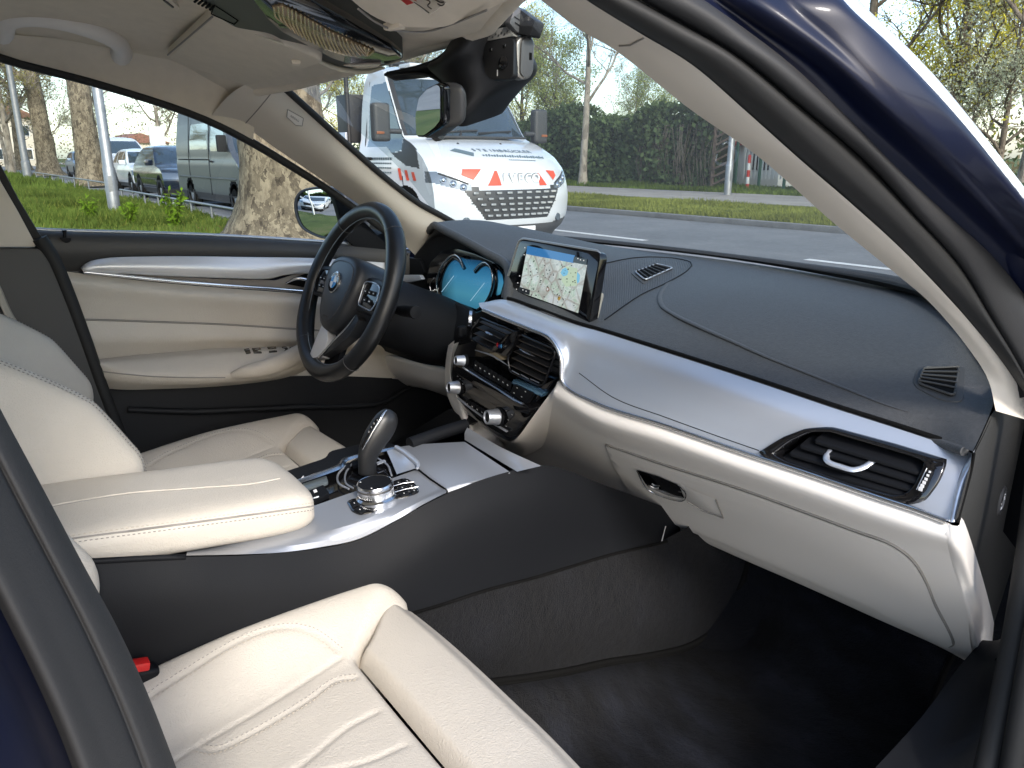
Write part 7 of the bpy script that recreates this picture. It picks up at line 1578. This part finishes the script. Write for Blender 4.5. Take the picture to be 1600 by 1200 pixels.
# low tubular railing on the verge
rf = thing('verge_railing', 'low galvanised tube railing along the grass in front of the parked cars', 'railing', (0, 0, 0.05))
tube('rail', [(-22.0, 3.3, 0.30), (-12.0, 3.3, 0.30)], 0.024, STEEL, rf, 8)
for k in range(8): tube('post', [(-21.8 + 1.38 * k, 3.3, 0.0), (-21.8 + 1.38 * k, 3.3, 0.30)], 0.022, STEEL, rf, 8)
rf2 = thing('verge_railing', 'second low rail farther along the verge beside the plane trunks', 'railing', (0, 0, 0.05))
tube('rail', [(-46.0, 3.3, 0.42), (-24.0, 3.3, 0.42)], 0.024, STEEL, rf2, 8)
for k in range(8): tube('post', [(-45.8 + 3.1 * k, 3.3, 0.0), (-45.8 + 3.1 * k, 3.3, 0.42)], 0.022, STEEL, rf2, 8)
# small flowering weeds near the railing
def weed(x, y, h, seed, label):
    w_ = thing('wild_plant', label, 'plant', (x, y, 0.07)); rd = random.Random(seed); A = Acc(); Lf = []
    for k in range(16):
        az = rd.uniform(0, 6.28); d = Vector((math.cos(az) * .35, math.sin(az) * .35, 1)); q = [Vector((0, 0, 0)), d * h * .5, d * h * rd.uniform(.7, 1.0)]; A.tube(q, 0.006, 4)
        for j in range(16):
            t = rd.random(); p = q[0].lerp(q[2], t); Lf.append(p)
    A.done('stems', GR1, w_); c = np.array([tuple(p) for p in Lf]); nn = len(c); rg = np.random.default_rng(seed); u = rg.normal(0, 1, (nn, 3)); u /= np.linalg.norm(u, axis=1)[:, None]; v2 = rg.normal(0, 1, (nn, 3)); s_ = 0.05
    q = np.stack([c, c + u * s_ + v2 * .012, c + u * s_ * 2, c + u * s_ - v2 * .012], 1).reshape(-1, 3); obj('leaves', rawmesh('leaves', q, np.arange(4 * nn).reshape(-1, 4), 4), leafmat('weed_leaf', (0.17, 0.28, 0.03), 0.45, 0.3), w_)
weed(-12.2, 2.35, 0.62, 1, 'bright green leafy weed by the railing near the big trunk'); weed(-14.6, 1.5, 0.42, 2, 'low bright green weed in the grass right of the lamp post foot'); weed(-13.6, 1.95, 0.36, 5, 'smallest leafy weed standing in the verge grass')

# ------------------------------------------------------------------ vehicles
def contour_body(levels, nz, nf, ns, nr, zlist=None):
    """closed outline per height: (z, front x, rear x, half width, front bow, rear bow)."""
    L = list(zip(*levels)); zs = list(L[0]); V_ = []; rows = []
    for j in range(nz):
        z = zs[0] + (zs[-1] - zs[0]) * j / (nz - 1); xf, xr, w_, kf, kr = [ci(zs, L[k], z) for k in range(1, 6)]; r_ = []
        for i in range(nf): 
            u = math.sin((-1 + 2 * i / (nf - 1)) * math.pi / 2) if False else (-1 + 2 * i / (nf - 1)); u = math.copysign(abs(u) ** 0.8, u); r_.append((xf - kf * abs(u) ** 2.6, u * w_, z))
        for i in range(1, ns): t = i / ns; r_.append(((xf - kf) * (1 - t) + (xr + kr) * t, w_, z))
        for i in range(nr): u = 1 - 2 * i / (nr - 1); r_.append((xr + kr * abs(u) ** 2.6, u * w_, z))
        for i in range(1, ns): t = i / ns; r_.append(((xr + kr) * (1 - t) + (xf - kf) * t, -w_, z))
        rows.append(r_)
    return [Vector(p) for r_ in rows for p in r_], len(rows[0]), nz
def split_body(levels, nz, nf, ns, nr, cls, mats, root, names):
    V_, nu, nv = contour_body(levels, nz, nf, ns, nr); F = grid_faces(nu, nv, True); F.append(tuple(range((nv - 1) * nu, nv * nu)))
    grp = {}
    for f in F:
        c = sum((V_[i] for i in f), Vector()) / len(f); k_ = cls(c); k_ = k_ + ('0' if c.y > 0 else '1') if k_ in ('side_window', 'headlight') else k_; grp.setdefault(k_, []).append(f)
    out = {}
    for k, fs in grp.items():
        used = sorted({i for f in fs for i in f}); mp_ = {i: n_ for n_, i in enumerate(used)}
        kk = k.rstrip('01'); kk = {'arch': 'wheel_arch'}.get(kk, kk)
        out[k] = obj(kk, mesh(kk, [V_[i] for i in used], [tuple(mp_[i] for i in f) for f in fs], True, 35), mats[k.rstrip('01')], root)
    bvh = BVHTree.FromPolygons(V_, F)
    return out, bvh
AGL = mat('vehicle_glass', (0.03, 0.045, 0.055), 0.04, spec=0.9, coat=0.6)
WHP = mat('white_vehicle_paint', (0.56, 0.58, 0.60), 0.25, spec=0.5, coat=0.6); TYRE = mat('tyre', (0.015, 0.015, 0.015), 0.8); LAMP = mat('headlamp_glass', (0.16, 0.19, 0.22), 0.08, metal=0.5, coat=0.5)
DGREY = mat('bumper_grey', (0.07, 0.07, 0.072), 0.6)
def wheel(root, x, y, r_, w_=0.11, side=-1):
    wv = lathe('wheel', [(r_ * 0.62, -w_), (r_ * 0.92, -w_), (r_, -w_ * 0.7), (r_, w_ * 0.7), (r_ * 0.92, w_), (r_ * 0.62, w_)], (x, y, r_), (0, 1, 0), TYRE, root, 28)
    lathe('rim', [(r_ * 0.62, 0), (r_ * 0.58, w_ * .6), (r_ * 0.2, w_ * .8), (0, w_ * .8)], (x, y, r_), (0, math.copysign(1, y), 0), ALUD, wv, 20)
    lathe('arch', [(r_ * 1.16, 0.0), (r_ * 1.16, 0.012), (r_ * 1.08, 0.012), (r_ * 1.08, 0.0)], (x, y + math.copysign(0.085, y), r_), (0, math.copysign(1, y), 0), DARK, root, 28)
# --- white municipal truck
TR = thing('delivery_truck', 'white flatbed truck with red and white warning stripes driving towards the car', 'truck', (-6.93, 5.28, 0.0), math.radians(0)); TR.scale = (1.05, 1.05, 1.05)
TL_ = [(0.14, -0.12, -2.3, 0.88, 0.34, 0.02), (0.30, -0.03, -2.3, 0.95, 0.32, 0.02), (0.44, 0.0, -2.3, 0.98, 0.30, 0.02), (0.62, 0.0, -2.3, 1.0, 0.30, 0.02), (0.82, -0.03, -2.3, 1.0, 0.31, 0.02), (0.96, -0.08, -2.3, 1.0, 0.33, 0.02), (1.08, -0.17, -2.3, 0.99, 0.36, 0.02), (1.19, -0.36, -2.3, 0.975, 0.36, 0.02), (1.28, -0.62, -2.3, 0.955, 0.30, 0.02), (1.335, -0.88, -2.3, 0.94, 0.22, 0.02), (1.38, -0.94, -2.3, 0.935, 0.22, 0.02), (1.70, -1.18, -2.3, 0.905, 0.22, 0.02), (2.03, -1.45, -2.3, 0.85, 0.22, 0.02), (2.15, -1.58, -2.3, 0.80, 0.25, 0.03), (2.22, -1.75, -2.28, 0.72, 0.28, 0.05), (2.25, -1.95, -2.24, 0.5, 0.1, 0.05)]
SWIN = [(-2.05, 1.25), (-2.05, 2.00), (-1.66, 2.02), (-1.12, 1.42), (-1.10, 1.20), (-1.35, 1.17), (-1.5, 1.25)]
WEDGE = [(-1.50, 1.25), (-1.35, 1.165), (-1.10, 1.19), (-1.10, 1.45), (-0.86, 1.34), (-0.74, 1.22), (-0.62, 0.99), (-0.95, 1.02), (-1.25, 1.12)]
def tcls(c):
    a_ = abs(c.y); z = c.z
    if z < 0.34 + 0.10 * max(0, a_ - .55): return 'bumper'
    front = c.x > ci([q[0] for q in TL_], [q[1] for q in TL_], z) - 0.30 and c.x > -1.9
    w_ = ci([q[0] for q in TL_], [q[3] for q in TL_], z)
    if 1.375 < z < 2.06 and a_ < w_ - 0.075 and c.x > -1.78: return 'windscreen'
    if 1.375 < z < 2.1 and w_ - 0.085 < a_ < w_ - 0.03 and c.x > -1.85 and a_ < w_ - 0.03 and front: return 'pillar'
    if a_ > w_ - 0.012:
        if inside((c.x, z), SWIN): return 'side_window'
        if inside((c.x, z), WEDGE): return 'pillar'
        if math.hypot(c.x + 0.98, z - 0.35) < 0.44: return 'arch%d' % (c.y > 0)
    # grille and lamps on the nose
    if front and z < 1.1:
        gw = 0.50 + 0.20 * (z - 0.46) / 0.28
        if 0.415 < z < 0.75 and a_ < gw: return 'grille'
        zl = 0.70 + 0.30 * max(0, a_ - 0.55) ; zh = 0.80 + 0.42 * max(0, a_ - 0.58)
        if a_ > 0.62 and zl < z < zh: return 'headlight'
        if 0.52 < a_ <= 0.62 and 0.60 < z < 0.79: return 'pillar'
    if a_ > 0.93 and -0.50 < c.x and 0.83 < z < 0.965: return 'headlight'
    return 'cab'
tb_, TBV = split_body(TL_, 150, 110, 90, 12, tcls, {'cab': WHP, 'bumper': DGREY, 'windscreen': AGL, 'side_window': AGL, 'pillar': mat('truck_black', (0.03, 0.03, 0.03), 0.4), 'grille': mat('truck_black', (0.03, 0.03, 0.03), 0.4), 'headlight': LAMP, 'arch': DARK}, TR, {})
def ton(y, z, off=0.006):      # point on the truck's nose seen from straight ahead
    h, n_, i, d = TBV.ray_cast(Vector((2, y, z)), Vector((-1, 0, 0))); return h + n_ * off if n_.x > 0 else h - n_ * off
def tside(x, z, off=0.006):
    h, n_, i, d = TBV.ray_cast(Vector((x, -3, z)), Vector((0, 1, 0))); n_ = n_ if n_.y < 0 else -n_; return h + n_ * off
def tdecal(nm, poly, m, fn, n_=5, off=0.006):
    """a printed patch following the body."""
    q = [Vector((*p, 0)) for p in poly]; V_ = []; 
    for j in range(n_ + 1):
        for i in range(n_ + 1):
            a_ = q[0].lerp(q[1], i / n_); b_ = q[3].lerp(q[2], i / n_); p = a_.lerp(b_, j / n_); V_.append(fn(p.x, p.y, off))
    return obj(nm, mesh(nm, V_, grid_faces(n_ + 1, n_ + 1)), m, TR)
WRED = mat('warning_red', (0.62, 0.07, 0.03), 0.45)
# front band: slanted red fields either side of the maker's letters
tdecal('warning_stripe', [(-0.67, 0.985), (-0.46, 0.985), (-0.58, 0.865), (-0.70, 0.92)], WRED, ton); tdecal('warning_stripe', [(-0.30, 0.965), (-0.27, 0.965), (-0.24, 0.80), (-0.42, 0.80)], WRED, ton)
tdecal('warning_stripe', [(0.32, 0.93), (0.345, 0.93), (0.46, 0.79), (0.33, 0.79)], WRED, ton); tdecal('warning_stripe', [(0.49, 0.965), (0.66, 0.955), (0.68, 0.90), (0.60, 0.845)], WRED, ton)
for i, ch in enumerate('IVECO'):
    y = -0.20 + 0.118 * i; z = 0.868; p = ton(y, z, 0.012); text('maker_letter', ch, p, (0, 1, 0), (0, 0, 1), 0.150, mat('letter_white', (0.80, 0.80, 0.79), 0.3), TR, 0.010); text('letter_shadow', ch, p + Vector((-0.008, 0, 0.002)), (0, 1, 0), (0, 0, 1), 0.168, mat('letter_shade_grey', (0.09, 0.10, 0.10), 0.4), TR, 0.002)  # grey copies behind stand in for the letters' slight shadow
# grille cells: bright bars in a black frame
BAR = mat('grille_chrome', (0.50, 0.51, 0.51), 0.25, metal=0.6); bar_me = None
for r_ in range(5):
    z = 0.715 - 0.064 * r_; gw = 0.46 + 0.20 * (z - 0.46) / 0.28
    for k in range(9):
        y = -gw + 2 * gw * (k + 0.5 + (0.0 if r_ % 2 else 0.0)) / 9; p = ton(y, z, 0.012)
        if bar_me is None: o = rbox('grille_cell', (0, 0, 0), (0.02, 0.072, 0.026), BAR, TR, 0.004, 1); bar_me = o.data
        else: o = obj('grille_cell', bar_me, None, TR)
        o.location = p; o.rotation_euler = (0, 0, -math.atan2(3 * 0.3 * (abs(y)) ** 1.6 * math.copysign(1, y) * .55, 1))
# bonnet print: parallelogram mark, firm name and small lines
def thood(y, z): return ton(y, z, 0.008)
TXT = mat('print_slate', (0.10, 0.14, 0.16), 0.5)
tdecal('firm_mark', [(-0.66, 1.19), (-0.58, 1.215), (-0.42, 1.165), (-0.46, 1.125)], TXT, lambda a_, b_, o_: ton(a_, b_, o_))
def letters(nm, s, y0, dy, z, size):
    for i, ch in enumerate(s):
        if ch == ' ': continue
        y = y0 + dy * i; p = ton(y, z - 0.025 * (y + .3), 0.006); p2 = ton(y, z - 0.025 * (y + .3) + 0.03, 0.006); text(nm, ch, p, (0, 1, -0.03), (p2 - p), size, TXT, TR, 0.001)
letters('firm_letter', 'STEINBRÜCKER', -0.38, 0.072, 1.195, 0.105)
a = Acc()
for k in range(26):
    y = -0.33 + 0.036 * k; p = ton(y, 1.135 - 0.03 * (y + .3), 0.006); a.box(p, (0, 0.012, 0), (0.001, 0, 0), (-0.012, 0, 0.009 + 0.004 * (k % 3)))
for k in range(14):
    y = -0.02 + 0.03 * k; p = ton(y, 1.095 - 0.03 * (y + .3), 0.006); a.box(p, (0, 0.009, 0), (0.001, 0, 0), (-0.006, 0, 0.005))
a.done('small_print', TXT, TR)
# side door print and stripes
for k, x in enumerate((-1.02, -0.90, -0.74, -0.60)[:3]):
    x = -1.16 + 0.17 * k; tdecal('warning_stripe', [(x, 0.99 - 0.02 * k), (x + 0.07, 0.99 - 0.02 * k), (x + 0.12, 0.85), (x + 0.05, 0.85)], WRED, tside)
a = Acc()
for r_ in range(4):
    for k in range(9):
        x = -1.85 + 0.062 * k; p = tside(x, 1.10 - 0.055 * r_, 0.005); a.box(p, (0.022, 0, 0), (0, 0.001, 0), (0, 0, 0.016 if r_ == 0 else 0.009))
a.done('door_print', TXT, TR)
# mirrors, wipers, washer jets, roof hatch, handle
for s in (-1, 1):
    m_ = rbox('wing_mirror', (-1.18, s * 1.20, 1.52), (0.14, 0.22, 0.44), mat('mirror_grey_plastic', (0.040, 0.042, 0.042), 0.5), TR, 0.05, 4); rbox('mirror_glass', (-1.255, s * 1.20, 1.52), (0.006, 0.17, 0.36), MIRROR, m_, 0.01)
    tube('mirror_arm', [(-1.15, s * 0.94, 1.42), (-1.16, s * 1.12, 1.42)], 0.03, mat('mirror_grey_plastic', (0.040, 0.042, 0.042), 0.5), m_, 8); rbox('turn_light', (-1.105, s * 1.24, 1.40), (0.01, 0.1, 0.03), mat('amber', (0.22, 0.07, 0.02), 0.4), m_, 0.004)
for y0, y1 in ((-0.55, 0.05), (0.05, 0.62)): tube('wiper', [ton(y0, 1.395, 0.02), ton(y1, 1.43, 0.02)], 0.012, TYRE, TR, 6)
tube('wiper_arm', [ton(-0.25, 1.35, 0.02), ton(-0.2, 1.41, 0.03)], 0.012, TYRE, TR, 6)
for y in (-0.45, 0.15): lathe('washer_jet', [(0.018, 0), (0.01, 0.012), (0, 0.012)], ton(y, 1.275, 0.0), (0.3, 0, 1), TYRE, TR, 12)
rbox('scuttle', ton(0, 1.357, 0.0) + Vector((0.03, 0, 0)), (0.10, 1.45, 0.03), mat('truck_black', (0.03, 0.03, 0.03), 0.4), TR, 0.01)
rbox('roof_hatch', (-1.72, -0.35, 2.235), (0.30, 0.42, 0.05), WHP, TR, 0.02); rbox('beacon_base', (-1.8, 0.55, 2.25), (0.22, 0.22, 0.06), WHP, TR, 0.02)
rbox('door_handle', tside(-1.95, 1.10, 0.02), (0.16, 0.03, 0.035), TYRE, TR, 0.01); 
for x0, z0, x1, z1 in ((-2.12, 0.5, -2.12, 2.05), (-1.05, 0.9, -1.0, 0.5)): tube('door_gap', [tside(x0, z0, 0.001), tside(x0 * .5 + x1 * .5, z0 * .5 + z1 * .5, 0.001), tside(x1, z1, 0.001)], 0.006, DARK, TR, 5)
tube('belt_line', [tside(x, 0.80, 0.001) for x in (-2.1, -1.7, -1.4)], 0.006, DARK, TR, 5)
for s in (-1, 1):
    for a_, z_ in ((0.70, 0.785), (0.80, 0.825), (0.89, 0.865)):
        c_ = ton(s * a_, z_, 0.004); lathe('lamp_reflector', [(0.042, 0), (0.034, 0.006), (0.026, 0.002), (0.014, 0.012), (0, 0.014)], c_, (1, s * 0.45, 0.1), mat('lamp_chrome', (0.55, 0.58, 0.62), 0.12, metal=0.9), TR, 18)
    tube('lamp_brow', [ton(s * a_, 0.80 + 0.42 * (a_ - .58) - .004, 0.004) for a_ in (0.64, 0.74, 0.84, 0.92)], 0.010, mat('truck_black', (0.03, 0.03, 0.03), 0.4), TR, 6, 16)
rbox('number_plate', ton(0, 0.27, 0.02), (0.012, 0.52, 0.11), WHITEPRINT, TR, 0.003)
for s in (-1, 1): lathe('fog_lamp', [(0.05, 0), (0.045, 0.02), (0, 0.02)], ton(s * 0.68, 0.40, 0.0), (1, s * 0.3, 0), LAMP, TR, 16)
for x in (-0.98, -4.4):
    for s in (-1, 1): wheel(TR, x, s * 0.86, 0.35, 0.13)
rbox('chassis', (-3.4, 0, 0.62), (5.0, 0.85, 0.18), TYRE, TR, 0.02)
bed = rbox('load_bed', (-4.15, 0, 0.98), (3.3, 2.1, 0.12), mat('bed_grey', (0.30, 0.31, 0.31), 0.5, metal=0.3), TR, 0.01)
for s in (-1, 1):
    for k in range(3): rbox('side_board', (-4.15 + 1.1 * (k - 1), s * 1.04, 1.24), (1.08, 0.03, 0.40), ALUD, bed, 0.006)
hbm = mat('frame_black', (0.022, 0.022, 0.023), 0.5)
for y in (-0.98, -0.3, 0.3, 0.98): tube('frame_post', [(-2.56, y, 1.0), (-2.56, y, 2.35)], 0.032, hbm, TR, 8)
tube('frame_bar', [(-2.56, -0.98, 2.35), (-2.56, 0.98, 2.35)], 0.032, hbm, TR, 8); rbox('tool_box', (-2.75, -0.72, 1.62), (0.40, 0.5, 0.62), hbm, TR, 0.02)

# --- cars
def car_thing(nm, label, cat, x, y, rz, paint, L, H, Wd, kind='car', group=None):
    root = thing(nm, label, cat, (x, y, 0.0), rz, group); h = H / 1.46; l = L / 4.4; w_ = Wd / 0.90
    if kind == 'van':
        lv = [(0.20, -0.15, -L, Wd - .08, .25, .05), (0.40, 0, -L, Wd, .30, .05), (0.75, -0.02, -L, Wd, .30, .05), (1.0, -0.22, -L, Wd, .32, .05), (1.18, -0.62, -L, Wd - .02, .30, .05), (1.25, -0.78, -L, Wd - .02, .22, .05), (1.9, -1.32, -L, Wd - .10, .22, .05), (2.2, -1.62, -L, Wd - .16, .25, .05), (H - .06, -1.95, -L + .02, Wd - .24, .25, .06), (H, -2.3, -L + .1, Wd - .45, .1, .05)]
        wz0, wz1 = 1.27, 1.95
    else:
        lv = [(0.20 * h, -.15 * l, -4.25 * l, .80 * w_, .30, .25), (.36 * h, -.02, -4.37 * l, .88 * w_, .32, .25), (.56 * h, 0, -4.4 * l, .90 * w_, .34, .25), (.72 * h, -.07, -4.4 * l, .90 * w_, .36, .25), (.82 * h, -.30, -4.38 * l, .885 * w_, .36, .25), (.91 * h, -.92 * l, -4.33 * l, .865 * w_, .25, .2), (.97 * h, -1.18 * l, -4.28 * l, .84 * w_, .2, .2), (1.2 * h, -1.62 * l, -4.05 * l, .76 * w_, .18, .2), (1.37 * h, -2.02 * l, -3.75 * l, .67 * w_, .18, .2), (1.44 * h, -2.35 * l, -3.4 * l, .56 * w_, .15, .2), (1.46 * h, -2.6 * l, -3.1 * l, .35 * w_, .1, .1)]
        wz0, wz1 = .975 * h, 1.355 * h
    Z = [q[0] for q in lv]
    def cls(c):
        a_ = abs(c.y); z = c.z; hw = ci(Z, [q[3] for q in lv], z); xf = ci(Z, [q[1] for q in lv], z); xr = ci(Z, [q[2] for q in lv], z)
        if z < .33 * (h if kind != 'van' else 1.1): return 'bumper'
        if wz0 < z < wz1:
            if c.x > xf - 0.16 and a_ < hw - 0.05: return 'windscreen'
            if c.x < xr + 0.15 and a_ < hw - 0.08 and kind != 'van': return 'rear_screen'
            if a_ > hw - 0.02 and xf - .30 > c.x > xr + .35:
                if kind == 'van':
                    if inside((c.x, z), [(-2.5, 1.30), (-2.5, 1.92), (-1.75, 1.92), (-1.32, 1.35)]): return 'side_window'
                    if -4.25 < c.x < -2.75 and 1.34 < z < 1.92: return 'side_window'
                elif all(abs(c.x + q * l) > 0.045 for q in (2.35, 3.25)): return 'side_window'
        nose = c.x > xf - 0.40
        if nose and a_ > hw * .58 and (.60 * h if kind != 'van' else .80) < z < (.745 * h if kind != 'van' else 1.02): return 'headlight'
        if nose and a_ < hw * .5 and (.42 * h if kind != 'van' else .55) < z < (.66 * h if kind != 'van' else .82): return 'grille'
        for ax in (-.85 * l, -3.45 * l) if kind != 'van' else (-.95, -L + 1.15):
            if a_ > hw - .03 and math.hypot(c.x - ax, z - .33) < .375: return 'arch%d%d' % (c.y > 0, ax < -2)
        return 'body'
    split_body(lv, 56, 44, 70, 14, cls, {'body': paint, 'bumper': DGREY, 'windscreen': AGL, 'rear_screen': AGL, 'side_window': AGL, 'headlight': LAMP, 'grille': TYRE, 'arch': DARK}, root, {})
    for ax in (-.85 * l, -3.45 * l) if kind != 'van' else (-.95, -L + 1.15):
        for s in (-1, 1): wheel(root, ax, s * (Wd - .10), .33, .10)
    zm = 1.0 * h if kind != 'van' else 1.45
    for s in (-1, 1): rbox('wing_mirror', ((-1.45 * l if kind != 'van' else -1.25), s * (Wd + .08), zm), (.12, .2, .15 if kind != 'van' else .34), paint if kind != 'van' else TYRE, root, .03, 2)
    rbox('number_plate', (0.012, 0, .40), (.012, .5, .11), WHITEPRINT, root, .003)
    if kind == 'van':
        for x_ in (-2.62, -4.35): tube('door_gap', [(x_, -Wd - .002, .35), (x_, -Wd + .0, 1.2), (x_, -Wd + .10, 2.1)], .008, DARK, root, 5)
        tube('slide_rail', [(-2.7, -Wd - .006, 1.12), (-L + .3, -Wd - .006, 1.12)], .014, TYRE, root, 6); tube('swage', [(-.7, -Wd - .004, .72), (-L + .2, -Wd - .004, .72)], .02, paint, root, 6); rbox('door_handle', (-2.42, -Wd - .015, 1.08), (.18, .03, .04), TYRE, root, .01)
    return root
GRV = mat('grey_van_paint', (0.075, 0.085, 0.10), 0.35, metal=0.05, coat=0.12); DKC = mat('dark_car_paint', (0.018, 0.026, 0.045), 0.22, metal=0.3, coat=0.8); BLC = mat('silver_blue_paint', (0.20, 0.27, 0.36), 0.3, metal=0.5, coat=0.5)
car_thing('parked_van', 'tall dark grey panel van parked behind the big plane trunk', 'van', -15.0, 5.45, math.radians(0), GRV, 5.6, 2.62, 0.99, 'van')
car_thing('parked_car', 'dark blue estate car parked directly behind the grey van', 'car', -21.2, 5.22, math.radians(0), DKC, 4.4, 1.50, 0.92)
car_thing('parked_car', 'white saloon car parked behind the dark blue car', 'car', -27.3, 5.60, math.radians(0), WHP, 4.4, 1.46, 0.90)
car_thing('parked_van', 'white van with dark windscreen behind the lamp post', 'van', -33.0, 5.75, math.radians(0), WHP, 4.6, 1.95, 0.90)
car_thing('parked_car', 'silver blue car seen between the two plane trunks', 'car', -48.0, 6.6, math.radians(0), BLC, 4.4, 1.5, 0.90)
car_thing('parked_car', 'white hatchback on the car park, seen in the side mirror', 'car', -7.4, -8.3, math.radians(70), WHP, 4.0, 1.46, 0.88)
post('sign_post', 'white post by the white hatchback, seen in the side mirror', -6.3, -7.2, 0.05, 3.2, WPK, False, 'post')
h2 = thing('hedge', 'green hedge behind the car park, seen in the side mirror', 'hedge', (0, 0, 0)); obj('foliage', foliage_block(9000, -26, 6, -20, -19, 2.6, 0.16, 8), leafmat('hedge_light', (0.09, 0.13, 0.03), 0.3, 0.4), h2)
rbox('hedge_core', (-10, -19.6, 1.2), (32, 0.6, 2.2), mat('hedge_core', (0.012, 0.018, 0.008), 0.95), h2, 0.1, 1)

# --- houses far behind the trees
def house(label, x, y, w_, d, h, wall, roof, rz=0, rh=2.5, flat=False):
    t = thing('house', label, 'house', (x, y, 0), rz); wl = rbox('wall', (0, 0, h / 2), (w_, d, h), wall, t, 0.02)
    if flat: rbox('roof', (0, 0, h + 0.15), (w_ + .4, d + .4, 0.3), roof, t, 0.02)
    else: prism('roof', [Vector((-w_ / 2 - .4, -d / 2 - .4, h)), Vector((w_ / 2 + .4, -d / 2 - .4, h)), Vector((w_ / 2 + .4, 0, h + rh)), Vector((-w_ / 2 - .4, 0, h + rh))], (0, 0.001, 0), roof, t, 0) if False else prism('roof', [Vector((-w_ / 2 - .4, -d / 2 - .4, h)), Vector((-w_ / 2 - .4, d / 2 + .4, h)), Vector((-w_ / 2 - .4, 0, h + rh))], (w_ + .8, 0, 0), roof, t, 0.02)
    fl_ = max(1, int(h / 2.9)); nwin = max(2, int(w_ / 2.4))
    for f_ in range(fl_):
        for k in range(nwin):
            xx = -w_ / 2 + w_ * (k + .5) / nwin; fr = rbox('window', (xx, -d / 2 - .02, 1.5 + 2.9 * f_), (1.2, .06, 1.4), WPK, t, .01); rbox('pane', (xx, -d / 2 - .055, 1.5 + 2.9 * f_), (1.0, .02, 1.2), AGL, fr, 0)
        for k in range(max(1, int(d / 3))):
            yy = -d / 2 + d * (k + .5) / max(1, int(d / 3)); fr = rbox('window', (w_ / 2 + .02, yy, 1.5 + 2.9 * f_), (.06, 1.2, 1.4), WPK, t, .01); rbox('pane', (w_ / 2 + .055, yy, 1.5 + 2.9 * f_), (.02, 1.0, 1.2), AGL, fr, 0)
    return t
OCH = mat('ochre_render', (0.46, 0.36, 0.20), 0.85, var=(1.5, 0.1)); CRM = mat('cream_render', (0.55, 0.50, 0.40), 0.85, var=(1.5, 0.1)); RTI = mat('red_roof_tiles', (0.20, 0.095, 0.065), 0.8, var=(4, 0.25)); GRF = mat('grey_roofing', (0.14, 0.14, 0.14), 0.8)
house('ochre apartment house seen above the parked cars beside the van', -86, 27.5, 16, 10, 8.6, OCH, GRF, 0, flat=True)
house('cream house with red tiled roof behind the bare trees', -150, 28, 10, 9, 3.4, CRM, RTI, 0.1, 1.6)
house('pale house at the back of the wood on the left', -128, 6, 16, 10, 6.0, CRM, RTI, 0.05)
# ------------------------------------------------------------------ lettering as plain meshes
dg = bpy.context.evaluated_depsgraph_get()
for t in [o for o in SC.objects if o.type == 'FONT']:
    me = bpy.data.meshes.new_from_object(t.evaluated_get(dg)); nm = t.name.split('.')[0]; o = bpy.data.objects.new(nm, me); COL.objects.link(o)
    M = t.matrix_world.copy(); o.parent = t.parent
    if not me.materials: me.materials.append(t.data.materials[0])
    o.matrix_basis = t.matrix_basis.copy(); bpy.data.objects.remove(t)
